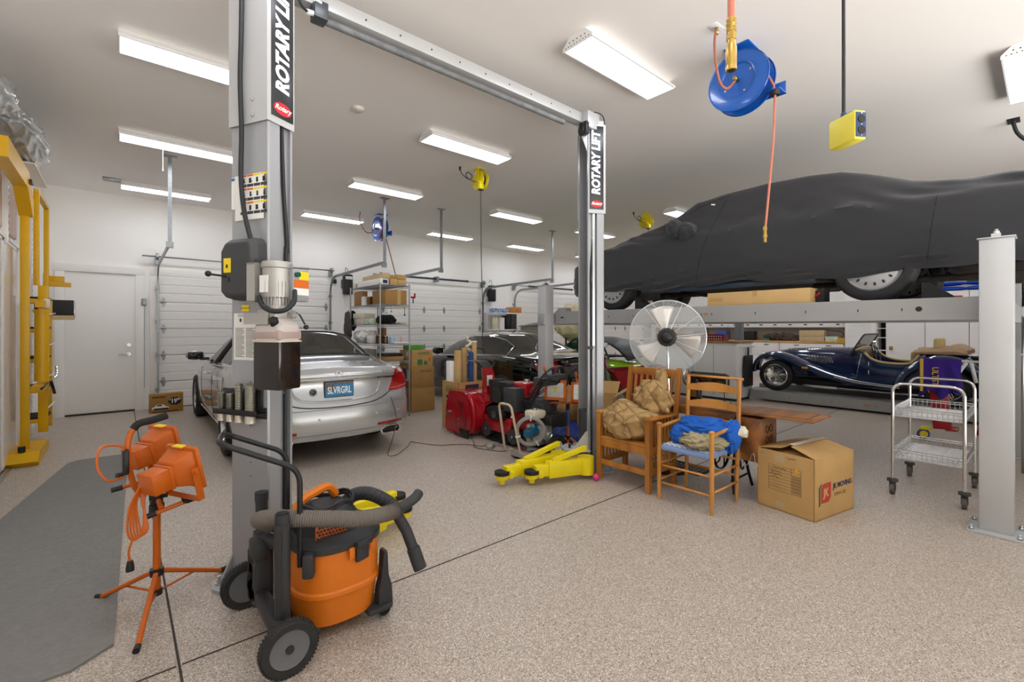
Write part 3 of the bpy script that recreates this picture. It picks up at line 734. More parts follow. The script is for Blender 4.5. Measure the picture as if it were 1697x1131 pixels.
def wheel_geo(parent, c, r, w, side, rim_m, style='alloy', spokes=10, name='wheel', hub_m=None):
    """a wheel whose axle runs along local X; side = +1 or -1 for the outer face"""
    M = T(*c) @ Mx(((0, 0, side, 0), (1, 0, 0, 0), (0, 1, 0, 0), (0, 0, 0, 1)))
    rr = r*(.70 if style != 'wire' else .72)
    t = B(M); h = w/2
    t.lathe([(rr, -h*.8), (rr+.01, -h), (r-.035, -h), (r-.01, -h*.82), (r, -h*.5), (r, h*.5), (r-.01, h*.82), (r-.035, h), (rr+.01, h), (rr, h*.8)], n=48, closed=True)
    tyre = t.obj(name, M_tyre, parent)
    b = B(M)
    if style == 'alloy':
        b.lathe([(rr, h*.82), (rr-.012, h*.9), (rr-.02, h*.75), (rr-.03, -.2*h), (rr-.03, -h*.8), (rr, -h*.8)], n=48, caps=False)
        for k in range(spokes):
            a = 360*k/spokes
            for d in ((-4, 4) if spokes < 8 else (0,)):
                b.add([(.04, -.024, h*.6), (rr-.018, -.019, h*.80), (rr-.018, .019, h*.80), (.04, .024, h*.6), (.04, -.024, h*.3), (rr-.018, -.019, h*.45), (rr-.018, .019, h*.45), (.04, .024, h*.3)],
                      [(0, 1, 2, 3), (7, 6, 5, 4), (0, 4, 5, 1), (1, 5, 6, 2), (2, 6, 7, 3), (3, 7, 4, 0)], False, RZ(a+d))
        b.cyl((0, 0, h*.2), (0, 0, h*.62), .06, n=20)
        b.obj('rim', rim_m, tyre)
        B(M).cyl((0, 0, -h*.5), (0, 0, -h*.1), rr*.8, n=32).obj('brake_disc', M_ink, tyre)
    elif style == 'wire':
        b.lathe([(rr, h*.8), (rr-.012, h*.85), (rr-.03, h*.55), (rr-.035, 0), (rr-.03, -h*.55), (rr, -h*.8)], n=48, caps=False)
        b.cyl((0, 0, -h*.5), (0, 0, h*.55), .035, n=16); b.cyl((0, 0, h*.5), (0, 0, h*.8), .03, .024, n=12)
        b.box((0, 0, h*.72), (.11, .02, .02), .004); b.box((0, 0, h*.72), (.02, .11, .02), .004)
        b.obj('rim', rim_m, tyre)
        s_ = B(M); n = 48
        for k in range(n):
            a = 2*PI*k/n; o = (.35 if k % 2 else -.35); q = (k//2) % 2
            z0 = h*.45 if q else -h*.4; z1 = h*.5 if k % 4 < 2 else -.1*h
            s_.cyl((.033*math.cos(a+o), .033*math.sin(a+o), z0), ((rr-.03)*math.cos(a), (rr-.03)*math.sin(a), z1), .0034, n=5, caps=False)
        s_.obj('spokes', rim_m, tyre)['kind'] = 'stuff'
    elif style == 'cap':
        b.lathe([(rr, h*.8), (rr-.01, h*.88), (rr-.03, h*.7), (rr*.82, h*.72), (rr*.55, h*.8), (rr*.3, h*.86), (0, h*.88)], n=48, caps=False)
        b.obj('rim', rim_m, tyre)
        s_ = B(M)
        for k in range(15):
            a = 2*PI*k/15; x, y = rr*.72*math.cos(a), rr*.72*math.sin(a)
            s_.box((rr*.72, 0, h*.775), (.03, .018, .012), .004, RZ(math.degrees(a)))
        s_.obj('rim_slot', M_ink, tyre)['kind'] = 'stuff'
    return tyre

def car_body(P, paint, parent):
    L = P['L']; Wm = P['W']/2
    def ring(y):
        g = lambda k: interp(P[k], y)
        W = g('w')*Wm; zb = g('zb'); zs = g('zs'); zt = g('zt'); wr = g('wr'); zr = g('zr'); ws = W-g('ts')
        zm = lerp(zb, zs, .62)
        pts = [(0, zb), (W*.6, zb), (W-.07, zb+.005), (W-.025, zb+.06), (W-.008, lerp(zb, zm, .5)), (W, zm), (lerp(W, ws, .35), lerp(zm, zs, .7)), (ws, zs-.01), (ws-.03, zs+.015),
               (lerp(ws-.03, wr, .45), lerp(zs+.015, zr, .5)), (wr, zr), (wr-.09, lerp(zr, zt, .55)), (wr*.62, zt-.012), (wr*.32, zt-.003), (0, zt)]
        return pts
    ny = int(L/.085)
    ys = [L*i/ny for i in range(ny+1)]
    def off(y, x, z):
        a = max(0, 1-y/.75); c = max(0, 1-(L-y)/.8)
        o = 0
        if a > 0: o += (interp(P['rear'], z)+P['rc']*(abs(x)/Wm)**3)*a*a
        if c > 0: o -= (interp(P['front'], z)+P['fc']*(abs(x)/Wm)**2.4)*c*c
        return o
    rows = []
    for y in ys:
        h = ring(y); full = [(-x, z) for x, z in h[::-1]]+[(x, z) for x, z in h[1:]]
        full = full[:-1] if False else full
        rows.append([(x, y+off(y, x, z), z) for x, z in full[:-1]])
    b = B(); nr = len(rows[0]); half = 14
    b.grid(rows, True)
    for y, flip in ((0, 0), (L, 1)):
        h = ring(y); gr = []
        for x, z in h[1:-1]:
            gr.append([(x*k/8, y+off(y, x*k/8, z), z) for k in range(-8, 9)])
        if not flip: gr = gr[::-1]
        b.grid(gr)
        z0 = h[0][1]; z1 = h[-1][1]
        for (row, zz) in ((gr[0] if flip else gr[-1], z0), (gr[-1] if flip else gr[0], z1)):
            c = (0, y+off(y, 0, zz), zz)
            for k in range(16): b.add([row[k], row[k+1], c], [(0, 1, 2)], True)
    o = b.obj('body_shell', paint, parent)
    # glass cells
    me = o.data
    gm = P['glass']
    me.materials.append(gm)
    bm = bmesh.new(); bm.from_mesh(me)
    for f in bm.faces:
        c = f.calc_center_median(); y = c.y
        h = ring(min(max(y, 0), L)); zs = interp(P['zs'], y); zr = interp(P['zr'], y); wr = interp(P['wr'], y)
        for k, (a0, a1, lo, hi) in enumerate(P['side_win']):
            inset = 0
            if abs(c.x) > wr-.005 and zs+.01 < c.z < zr+.002 and a0 < y-(c.z-zs)*0+0 < a1 and zr-zs > .1: f.material_index = 1
        for a0, a1 in P['screens']:
            if a0 < y < a1 and abs(c.x) < wr-.06 and c.z > zs: f.material_index = 1
    bm.to_mesh(me); bm.free()
    md = o.modifiers.new('s', 'SUBSURF'); md.levels = 1
    apply_mods(o)
    o.data.polygons.foreach_set('use_smooth', [True]*len(o.data.polygons))
    # wheel arches
    if P.get('arch'):
        cs = []
        for ay in P['axles']:
            for s in (-1, 1):
                c = B().cyl((s*(Wm-.27), ay, P['wr_']), (s*(Wm+.2), ay, P['wr_']), P['arch'], n=48).obj('cutter', None); cs.append(c)
        full = o.copy(); full.data = o.data.copy()
        cut(o, cs)
        bv = bvh_of(full); bpy.data.objects.remove(full)
    else: bv = bvh_of(o)
    # split the glass off
    me = o.data; gi = [i for i, p in enumerate(me.polygons) if p.material_index == 1]
    bm = bmesh.new(); bm.from_mesh(me); bm.faces.ensure_lookup_table()
    g2 = bm.copy(); g2.faces.ensure_lookup_table()
    gs = set(gi)
    bmesh.ops.delete(bm, geom=[f for f in bm.faces if f.index in gs], context='FACES')
    bmesh.ops.delete(g2, geom=[f for f in g2.faces if f.index not in gs], context='FACES')
    for f in g2.faces: f.material_index = 0
    bm.to_mesh(me); bm.free(); me.materials.clear(); me.materials.append(paint)
    # the panes, one object each
    g2.faces.ensure_lookup_table(); seen = set(); n = 0
    isl = []
    for f in g2.faces:
        if f.index in seen: continue
        st = [f]; seen.add(f.index); cur = []
        while st:
            q = st.pop(); cur.append(q)
            for e in q.edges:
                for k in e.link_faces:
                    if k.index not in seen: seen.add(k.index); st.append(k)
        isl.append(cur)
    for cur in isl:
        if len(cur) < 6: continue
        vm = {}; vv = []; ff = []
        for f in cur:
            r = []
            for v in f.verts:
                if v.index not in vm: vm[v.index] = len(vv); vv.append(v.co.copy())
                r.append(vm[v.index])
            ff.append(tuple(r))
        b = B(); b.add(vv, ff, True)
        cx = sum(v.x for v in vv)/len(vv)
        b.obj('side_glass' if abs(cx) > .3 else 'screen_glass', gm, parent)
    g2.free()
    return o, bv, ring

def line_on(bv, pts, d, r, off=.0, n=6, k=8):
    """a tube following the surface"""
    p = smooth_path(pts, k); q = shrink(bv, [p], d, off)[0]
    return B().tube(q, r, n)

def seat(x, y, m, parent, h=.62):
    b = B(); b.box((x, y, .48), (.5, .5, .16), .06); b.box((x, y-.26, .78), (.5, .14, h), .06, seg=3); b.box((x, y-.27, 1.12), (.26, .1, .15), .04)
    return b.obj('seat', m, parent)

car_glass = glass('car window glass', '#7d8380', .18)
P_S = dict(L=5.15, W=1.9,
 w=[(0, .955), (.35, .985), (.9, 1), (4.2, .99), (4.7, .96), (5.15, .90)],
 zb=[(0, .27), (.3, .24), (.8, .2), (4.5, .2), (5.15, .24)],
 zs=[(0, .93), (.3, .985), (.8, 1.02), (1.5, 1.0), (3.6, .93), (4.3, .86), (5.15, .70)],
 ts=[(0, .06), (.7, .05), (1.5, .03), (3.6, .03), (4.4, .08), (5.15, .12)],
 wr=[(0, .74), (.5, .76), (.85, .70), (1.35, .60), (1.9, .59), (2.6, .59), (3.1, .61), (3.7, .70), (4.2, .72), (5.15, .62)],
 zr=[(0, 1.0), (.55, 1.045), (.8, 1.07), (1.35, 1.34), (1.9, 1.425), (2.6, 1.44), (3.1, 1.34), (3.75, 1.00), (4.3, .90), (5.15, .72)],
 zt=[(0, 1.045), (.35, 1.09), (.72, 1.11), (.82, 1.135), (1.45, 1.425), (1.9, 1.475), (2.5, 1.485), (2.85, 1.46), (3.65, 1.08), (3.8, 1.04), (4.6, .93), (5.15, .74)],
 rear=[(.2, .10), (.35, .03), (.55, 0), (.63, .03), (.7, .07), (.9, .09), (.96, .06), (1.03, .11), (1.1, .16)], rc=.22,
 front=[(.2, .06), (.5, 0), (.7, .1), (.8, .25)], fc=.4,
 side_win=[(1.18, 3.55, 0, 0)], screens=[(.84, 1.5), (2.95, 3.68)], glass=car_glass, arch=.375, axles=(1.2, 4.33), wr_=.35)

silver = mat('silver metallic paint', '#c4c6c8', .25, .6, coat=1)
M_tail = mat('red lamp lens', '#9c0b10', .12, coat=1)
def sedan():
    c = thing('sedan_car', 'silver four-door luxury sedan with blue plate, seen from behind', 'car', (1.84, 5.02, 0), -1.0)
    sh, bv, ring = car_body(P_S, silver, c)
    F = (0, 1, 0)
    M_seat = mat('beige leather', '#b8ab95', .5); M_int = mat('dark cabin trim', '#1c1a1c', .7)
    B().b2((-.8, 1.0, .25), (.8, 3.9, .5)).b2((-.72, .62, .9), (.72, 1.15, 1.02)).obj('cabin_floor', M_int, c)
    for x in (-.36, .36): seat(x, 1.6, M_seat, c)
    B().box((0, 1.34, .95), (.34, .16, .34), .05).b2((-.2, 1.25, 1.05), (.2, 1.4, 1.12), .02).obj('centre_headrest', M_seat, c)
    for x in (-.38, .38): seat(x, 2.7, M_seat, c, .7)
    for x in (-.36,): B().box((x, 1.33, 1.12), (.34, .1, .24), .05).obj('headrest', mat('dark purple headrest', '#2b2434', .7), c)
    # tail lamps
    for s in (-1, 1):
        top = [(.60, 1.005), (.72, 1.01), (.84, .985), (.92, .93)]; bot = [(.575, .84), (.68, .78), (.80, .755), (.92, .80)]
        top = [(.70, .985), (.78, 1.0), (.86, .97), (.915, .90)]; bot = [(.60, .735), (.72, .735), (.83, .75), (.93, .80)]
        rows = []
        for k in range(6):
            t = k/5; rows.append([(s*lerp(a[0], q[0], t), 0, lerp(a[1], q[1], t)) for a, q in zip([*smooth_path([V((*p, 0)) for p in top], 4)], [*smooth_path([V((*p, 0)) for p in bot], 4)])])
        l = patch(bv, rows, F, .012, .02).obj('tail_lamp', M_tail, c)
        B().tube(shrink(bv, [[(s*x, 0, z) for x, z in ((.62, .765), (.74, .765), (.86, .785), (.92, .83))]], F, .014)[0], .005, 6).obj('lamp_strip', mat('bright red strip', '#f0645c', .3), l)
        rows = [[(s*x, 0, z) for x in (.44, .55, .66, .78)] for z in (.385, .355)]
        patch(bv, rows, F, .006, .012).obj('reflector', M_tail, c)
        e = B(); xx = s*.60
        pr = [(-.10, -.035), (.095, -.035), (.115, .0), (.10, .04), (-.075, .04), (-.115, .0)]
        e.loft([[(xx+s*x*k*1.1, y+.055, .29+z*k*1.15) for x, z in pr] for k, y in ((1, .03), (1.03, .0), (.86, .0), (.8, .08))], caps=False)
        e.obj('exhaust_tip', M_chrome, c)
        B().b2((xx-.08, .10, .26), (xx+.08, .13, .31)).obj('exhaust_bore', M_ink, c)
    # chrome strip, lid edge, plate
    rows = [[(x, 0, .905+.012*(1-(x/.7)**2)+dz) for x in [-.7+.1*i for i in range(15)]] for dz in (.011, -.011)]
    patch(bv, rows, F, .022, .03).obj('chrome_strip', M_chrome, c)
    lid = [(-.66, 0, .80), (-.60, 0, .72), (-.42, 0, .645), (-.2, 0, .62), (0, 0, .615), (.2, 0, .62), (.42, 0, .645), (.6, 0, .72), (.66, 0, .80)]
    line_on(bv, lid, F, .006, .001).obj('lid_gap', M_ink, c)
    rec = [(-.5, 0, .86), (-.44, 0, .74), (-.3, 0, .69), (0, 0, .675), (.3, 0, .69), (.44, 0, .74), (.5, 0, .86)]
    line_on(bv, rec, F, .016, -.004).obj('plate_recess_rim', silver, c)
    for z, r in ((.60, .004), (.335, .006)):
        line_on(bv, [(x*.1, 0, z+ (.02 if abs(x) > 6 else 0)) for x in range(-8, 9)], F, r, .0).obj('bumper_crease', mat('shut line grey', '#7c7f82', .5), c)
    pb = B(); rows = [[(x*.1, 0, z) for x in range(-5, 6)] for z in (.29, .25, .23)]
    pt = bv.ray_cast(V((0, -1, .80)), V((0, 1, 0)))[0]
    py = pt.y-.012
    pl = B().b2((-.16, py-.008, .722), (.16, py+.04, .898), .008).obj('number_plate_frame', M_darkgrey, c)
    B().b2((-.150, py-.011, .732), (.150, py-.008, .888)).obj('number_plate', mat('blue plate', '#2f7fb0', .4), pl)
    B().b2((-.145, py-.0118, .862), (.145, py-.011, .884)).b2((-.145, py-.0118, .80), (-.06, py-.011, .862)).obj('plate_scenery', mat('plate scenery', '#7a6f68', .5, var=.6, vscale=60), pl)
    text('SLVRGRL', .105, frame((0, py-.0125, .797), (1, 0, 0), (0, 0, 1)), M_signw, pl, 'plate_lettering', .0008, sx=.62, off=.002)
    pt = bv.ray_cast(V((0, -1, .985)), V((0, 1, 0)))[0]
    merc_star(.043, frame((0, pt.y-.006, .985), (1, 0, 0), (0, .12, 1)), M_chrome, c)
    pt = bv.ray_cast(V((-.27, -1, .79)), V((0, 1, 0)))[0]
    k = B(frame((-.27, pt.y-.004, .79), (1, 0, 0), (0, 0, 1))).lathe([(.038, 0), (.038, .003), (0, .004)]).obj('round_badge', M_ink, c); merc_star(.03, frame((-.27, pt.y-.008, .79), (1, 0, 0), (0, 0, 1)), M_chrome, k, 'badge_star')
    pt = bv.ray_cast(V((.5, -1, .975)), V((0, 1, 0)))[0]
    text('4MATIC', .035, frame((.50, pt.y-.012, .972), (1, .08, 0), (0, .1, 1)), M_chrome, c, 'badge_lettering', .002, shear=.2, sx=1.3)
    for x in (-.22, .42, .72): 
        pt = bv.ray_cast(V((x, -1, .5)), V((0, 1, 0)))[0]; B().cyl(pt, pt-V((0, .003, 0)), .012, n=12).obj('parking_sensor', mat('sensor silver', '#aeb0b2', .4), c)
    # rear screen surround
    def scr(y, k): return (k*(interp(P_S['wr'], y)-.045), y, 3)
    loop = [scr(.86, k/4) for k in range(-4, 5)]+[scr(y, 1) for y in (1.0, 1.15, 1.3, 1.42)]+[scr(1.5, k/4) for k in range(4, -5, -1)]+[scr(y, -1) for y in (1.42, 1.3, 1.15, 1.0)]
    B().tube(shrink(bv, [loop], (0, 0, -1), .001, 3)[0], .018, 6, closed=True).obj('screen_seal', M_ink, c)
    # window surrounds
    for s in (-1, 1):
        top = [(y, interp(P_S['zr'], y), interp(P_S['wr'], y)) for y in (1.25, 1.5, 1.9, 2.5, 2.9, 3.3, 3.55)]
        B().tube(shrink(bv, [[(s*1.2, y, z-.012) for y, z, w_ in top]], (-s, 0, 0), .003, )[0], .008, 6).obj('window_trim', M_chrome, c)
        bl = [(y, interp(P_S['zs'], y)+.012) for y in (1.0, 1.4, 2, 2.6, 3.2, 3.6)]
        B().tube(shrink(bv, [[(s*1.2, y, z) for y, z in bl]], (-s, 0, 0), .004)[0], .009, 6).obj('beltline_trim', M_chrome, c)
        for y0 in (2.28,):
            q = shrink(bv, [[(s*1.2, y0+.0*i, z) for i, z in enumerate((1.0, 1.1, 1.2, 1.3, 1.42))]], (-s, 0, 0), .004)[0]
            B().tube(q, .03, 6).obj('door_pillar', M_ink, c)
        for y0, y1 in ((2.2, 2.3), (3.42, 3.5), (1.45, 1.25)):
            q = shrink(bv, [[(s*1.2, lerp(y0, y1, i/6), .28+.12*i) for i in range(7)]], (-s, 0, 0), .0)[0]
            B().tube(q, .004, 5).obj('door_gap', M_ink, c)
        for y0 in (1.75, 2.75):
            q = shrink(bv, [[(s*1.2, y0, .84), (s*1.2, y0+.22, .84)]], (-s, 0, 0), .03)[0]
            B().tube([q[0]+V((-s*.03, 0, 0)), q[0], q[1], q[1]+V((-s*.03, 0, 0))], .012, 6).obj('door_handle', M_chrome, c)
        m = B(); m.sph((s*1.04, 3.22, 1.075), .1, 18, sq=(1.2, .75, .72)); mm = m.obj('door_mirror', silver, c)
        B().box((s*1.04, 3.155, 1.075), (.19, .03, .11), .03).obj('mirror_glass', mat('mirror glass', '#303234', .05, .9), mm)
        B().b2((s*.86, 3.2, 1.0), (s*.98, 3.28, 1.04), .01).obj('mirror_arm', M_black, mm)
        q = shrink(bv, [[(s*1.2, .75+i*.2, .62) for i in range(20)]], (-s, 0, 0), .0)[0]
        B().tube(shrink(bv, [[(s*1.2, 1.65+i*.2, .27) for i in range(12)]], (-s, 0, 0), .004)[0], .01, 6).obj('sill_trim', M_chrome, c)
        for ay in (1.2, 4.33): wheel_geo(c, (s*.83, ay, .35), .35, .25, s, mat('alloy rim', '#b8babd', .2, .9), 'alloy', 10)
    B().box((0, 2.1, 1.495), (.05, .16, .035), .015).obj('roof_antenna', silver, c)
    B().b2((-.55, 2.2, 1.481), (.55, 3.0, 1.486), .004).obj('sunroof', M_ink, c)
    B().b2((-.6, .3, .22), (.6, 4.6, .3)).obj('underbody', M_ink, c)
    return c
sedan()

P_C = dict(P_S); P_C.update(L=5.07, W=1.87,
 zs=[(0, .90), (.3, .95), (.8, .985), (1.5, .975), (3.3, .90), (4.2, .82), (5.07, .66)],
 wr=[(0, .70), (.5, .72), (.95, .66), (1.5, .56), (2.0, .55), (2.5, .56), (3.0, .59), (3.5, .68), (4.2, .70), (5.07, .60)],
 zr=[(0, .97), (.55, 1.0), (.8, 1.02), (1.5, 1.27), (2.0, 1.345), (2.5, 1.34), (3.0, 1.22), (3.6, .94), (4.3, .86), (5.07, .68)],
 zt=[(0, 1.0), (.35, 1.045), (.68, 1.06), (.8, 1.085), (1.6, 1.37), (2.0, 1.41), (2.4, 1.41), (2.75, 1.37), (3.5, 1.02), (3.7, .98), (4.5, .88), (5.07, .70)],
 side_win=[(1.15, 3.3, 0, 0)], screens=[(.82, 1.62), (2.8, 3.5)], glass=glass('dark car window glass', '#50544f', .16), axles=(1.17, 4.12), wr_=.34, arch=.37)
blackp = mat('black car paint', '#08090b', .08, coat=1)
def coupe():
    c = thing('coupe_car', 'glossy black two-door coupe parked beyond the cardboard boxes', 'car', (6.02, 5.06, 0), 0)
    sh, bv, ring = car_body(P_C, blackp, c); F = (0, 1, 0)
    M_seat = mat('beige leather', '#b8ab95', .5)
    B().b2((-.8, .9, .25), (.8, 3.8, .5)).obj('cabin_floor', M_ink, c)
    for x in (-.36, .36): seat(x, 1.7, M_seat, c, .5); seat(x, 2.6, M_seat, c, .6)
    B().b2((-.5, 1.25, .95), (-.1, 1.45, 1.16), .03).obj('red_cushion', mat('dark red fabric', '#6a2024', .8), c)
    for s in (-1, 1):
        top = [(.60, .93), (.70, .955), (.80, .94), (.88, .89)]; bot = [(.62, .80), (.70, .745), (.80, .73), (.89, .76)]
        rows = []
        for k in range(6):
            t = k/5; rows.append([(s*lerp(a.x, q.x, t), 0, lerp(a.y, q.y, t)) for a, q in zip(smooth_path([V((*p, 0)) for p in top], 4), smooth_path([V((*p, 0)) for p in bot], 4))])
        patch(bv, rows, F, .012, .02).obj('tail_lamp', M_tail, c)
        top = [(y, interp(P_C['zr'], y)) for y in (1.18, 1.5, 2.0, 2.5, 3.0, 3.3)]
        B().tube(shrink(bv, [[(s*1.2, 1.12, 1.0)]+[(s*1.2, y, z-.012) for y, z in top]], (-s, 0, 0), .003)[0], .010, 6).obj('window_trim', M_chrome, c)
        B().tube(shrink(bv, [[(s*1.2, y, interp(P_C['zs'], y)+.012) for y in (1.1, 1.6, 2.2, 2.8, 3.35)]], (-s, 0, 0), .004)[0], .011, 6).obj('beltline_trim', M_chrome, c)
        q = shrink(bv, [[(s*1.2, 2.0+.05*i, .28+.12*i) for i in range(7)]], (-s, 0, 0), .0)[0]; B().tube(q, .004, 5).obj('door_gap', M_darkgrey, c)
        q = shrink(bv, [[(s*1.2, 2.2, .80), (s*1.2, 2.42, .80)]], (-s, 0, 0), .03)[0]
        B().tube([q[0]+V((-s*.03, 0, 0)), q[0], q[1], q[1]+V((-s*.03, 0, 0))], .011, 6).obj('door_handle', M_chrome, c)
        m = B().sph((s*1.03, 3.15, 1.02), .1, 18, sq=(1.2, .75, .75)).obj('door_mirror', blackp, c)
        B().box((s*1.03, 3.085, 1.02), (.19, .03, .11), .03).obj('mirror_glass', mat('mirror glass', '#303234', .05, .9), m)
        for ay in (1.17, 4.12): wheel_geo(c, (s*.81, ay, .34), .34, .26, s, mat('alloy rim', '#b8babd', .2, .9), 'alloy', 5)
    pt = bv.ray_cast(V((0, -1, .78)), V((0, 1, 0)))[0]
    B().b2((-.16, pt.y-.015, .69), (.16, pt.y+.03, .86), .006).obj('number_plate', mat('pale plate', '#c9cdd0', .4), c)
    rows = [[(x*.1, 0, .885+dz) for x in range(-5, 6)] for dz in (.012, -.012)]
    patch(bv, rows, F, .02, .03).obj('chrome_strip', M_chrome, c)
    pt = bv.ray_cast(V((0, -1, .94)), V((0, 1, 0)))[0]; merc_star(.042, frame((0, pt.y-.006, .94), (1, 0, 0), (0, .12, 1)), M_chrome, c)
    pt = bv.ray_cast(V((-.48, -1, .925)), V((0, 1, 0)))[0]
    text('CL 65', .05, frame((-.48, pt.y-.012, .925), (1, -.08, 0), (0, .1, 1)), M_chrome, c, 'badge_lettering', .002, sx=1.2)
    B().b2((-.6, .3, .2), (.6, 4.5, .3)).obj('underbody', M_ink, c)
    return c
coupe()
# ---------------------------------------------------------------- four post lift and the covered car
fl4 = thing('four_post_lift', 'large grey four post lift raised with the black covered car on it', 'car lift', (0, 0, 0))
for k, (x, y) in enumerate(((4.77, .165), (4.92, 4.97), (7.75, .165), (7.75, 4.97))):
    b = B(); b.b2((x, y, .015), (x+.165, y+.175, 2.125), .006); p = b.obj('post', M_liftlight, fl4)
    B().b2((x-.01, y-.01, 2.125), (x+.175, y+.185, 2.135), .003).obj('post_cap', M_liftlight, p)
    B().box((x+.08, y+.09, 2.15), (.08, .05, .03)).cyl((x+.08, y+.09, 2.135), (x+.08, y+.09, 2.20), .012, n=8).cyl((x+.08, y+.09, 2.16), (x+.08, y+.09, 2.185), .022, n=6).obj('cable_bolt', M_steel, p)
    B().b2((x-.07, y-.06, 0), (x+.235, y+.235, .016), .003).obj('foot_plate', M_liftlight, p)
    for dx, dy in ((-.045, -.03), (.2, -.03), (-.045, .21), (.2, .21)): B().cyl((x+dx, y+dy, .016), (x+dx, y+dy, .035), .016, n=6).cyl((x+dx, y+dy, .035), (x+dx, y+dy, .05), .009, n=8).obj('anchor_bolt', M_steel, p)
def runway(x0, x1, z0, z1, y0, y1, parent, m=M_runway, nm='runway'):
    b = B(); pr = [(x0, z0), (x0+.03, z0), (x0+.03, z1-.02), (x1-.03, z1-.02), (x1-.03, z0), (x1, z0), (x1, z1), (x0, z1)]
    b.loft([[(x, y, z) for x, z in pr] for y in (y0, y1)], sm=False)
    return b.obj(nm, m, parent, bevel=.003)
r1 = runway(5.12, 5.60, 1.545, 1.73, .36, 4.66, fl4); runway(6.75, 7.23, 1.545, 1.73, .36, 4.66, fl4)
for y in (3.95, 3.55, 2.62, 2.50, 2.03, 1.56, 1.14, .83): B().b2((5.1185, y-.004, 1.625), (5.121, y+.004, 1.65)).obj('runway_slot', M_ink, r1)
B(T(5.12, .72, 1.64) @ RY(-90)).cyl((0, 0, 0), (0, 0, .0015), .022, n=20).obj('runway_hole', M_ink, r1)
B().b2((5.118, 2.545, 1.632), (5.121, 2.59, 1.652)).obj('maker_badge', mat('amber badge', '#b8742a', .4), r1)
for y0 in (.19, 4.99): B().b2((4.9, y0, 1.53), (7.8, y0+.14, 1.70), .006).obj('cross_beam', M_liftgrey, fl4)
b = B(); b.prism([(4.66, 1.545), (4.97, 1.545), (4.97, 1.73), (4.90, 1.79), (4.80, 1.79), (4.76, 1.73), (4.66, 1.73)], 5.13, 5.28, Mx(((0, 0, 1, 0), (1, 0, 0, 0), (0, 1, 0, 0), (0, 0, 0, 1)))); b.obj('runway_end', M_runway, fl4)
b = B(); b.add([(5.13, 5.14, 1.55), (5.58, 5.14, 1.55), (5.58, 5.14, 1.60), (5.13, 5.14, 1.60), (5.13, 5.85, 1.50), (5.58, 5.85, 1.50), (5.58, 5.85, 1.515), (5.13, 5.85, 1.515)], [(0, 1, 2, 3), (4, 5, 6, 7), (0, 1, 5, 4), (1, 2, 6, 5), (2, 3, 7, 6), (3, 0, 4, 7)]); b.obj('approach_ramp', M_runway, fl4)
B().b2((5.127, 4.80, 1.63), (5.13, 4.86, 1.65)).obj('hand_hole', M_ink, fl4)

M_cover = mat('black stretch car cover', '#2b2c30', .85, bump=.25, bscale=500, sheen=.25)
cc = thing('covered_car', 'car under a tight black fabric cover on the raised four post lift', 'car', (6.17, 0, 1.73))
topz = [(-.75, .72), (-.6, .86), (-.3, .96), (.14, 1.00), (.31, 1.01), (.49, 1.02), (.69, 1.05), (.82, 1.09), (1.19, 1.27), (1.39, 1.34), (1.70, 1.375), (2.1, 1.40), (2.6, 1.37), (2.93, 1.33), (3.15, 1.20), (3.36, 1.10), (3.7, 1.02), (4.2, .93), (4.5, .84), (4.8, .70), (4.93, .56), (5.0, .42)]
wrt = [(-.75, .62), (0, .72), (.7, .66), (1.2, .56), (2.0, .52), (2.8, .54), (3.3, .66), (3.8, .72), (4.6, .66), (5.0, .45)]
wt = [(-.75, .74), (-.5, .82), (0, .88), (1, .905), (4.0, .895), (4.5, .86), (4.8, .76), (4.93, .66), (5.0, .52)]
rows = []
NS = 150
for i in range(NS+1):
    y = -.75+5.75*i/NS
    W = interp(wt, y); zr = interp(topz, y); wr = interp(wrt, y); zt = zr+.05*min(1, (5.0-y)*2)
    hem = .255+.015*math.sin(y*9)+.02*math.sin(y*3.3)
    half = [(W-.06, hem), (W-.03, hem+.06), (W-.005, .40), (W, .55), (W-.01, .70), (W-.05, min(.86, lerp(.70, zr, .75))), (lerp(W-.06, wr, .35), lerp(min(.88, zr-.02), zr, .30)), (lerp(W-.06, wr, .7), lerp(min(.88, zr-.02), zr, .68)), (wr, zr), (wr-.08, zr+.5*(zt-zr)), (wr*.5, zt), (0, zt)]
    hp = smooth_path([V((a, 0, c)) for a, c in half], 3)
    full = [(-p.x, p.z) for p in hp]+[(p.x, p.z) for p in hp[::-1][1:]]
    row = []
    for j, (x, z) in enumerate(full):
        u = j/(len(full)-1); s_ = min(u, 1-u)*2
        k = NZ.noise(V((y*1.3, z*2.2, 0)))*.03
        lo = max(0, 1-(z-.25)/.45)
        k += lo*(.034*NZ.noise(V((y*1.0+z*2, z*20+y*2.2, 3)))+.022*NZ.noise(V((y*2.2-z*3, z*42+y*3.4, 8))))
        k += .035*math.exp(-((z-.95)/.15)**2)*NZ.noise(V((y*3, z*14-y*4, 9)))
        row.append((x+(k if x > 0 else -k), y, z+k*.3))
    rows.append(row)
b = B(); b.grid(rows)
for r, yy in ((rows[-1], 5.0), (rows[0], -.75)):
    n = len(r)//2
    for i in range(n-1+1): 
        j = len(r)-1-i
        if i+1 <= j-1:
            b.add([r[i], r[i+1], r[j-1], r[j]], [(0, 1, 2, 3)], True)
cvr = b.obj('fabric_cover', M_cover, cc)
bv = bvh_of(cvr)
for y0, lean in ((2.86, -.25), (.72, -.1), (4.35, -.1)):
    line_on(bv, [(-2, y0+lean*z, z) for z in (.32, .5, .7, .9, 1.1, 1.3, 1.38) if z < interp(topz, y0)-.02], (1, 0, 0), .0035, -.001).obj('cover_seam', mat('cover seam', '#1c1c1f', .9), cc)
line_on(bv, [(-2, 3.0, 1.2), (-2, 2.8, 1.3), (-2, 2.5, 1.35)], (1, 0, 0), .004, -.001).obj('cover_seam', MATS['cover seam'], cc)
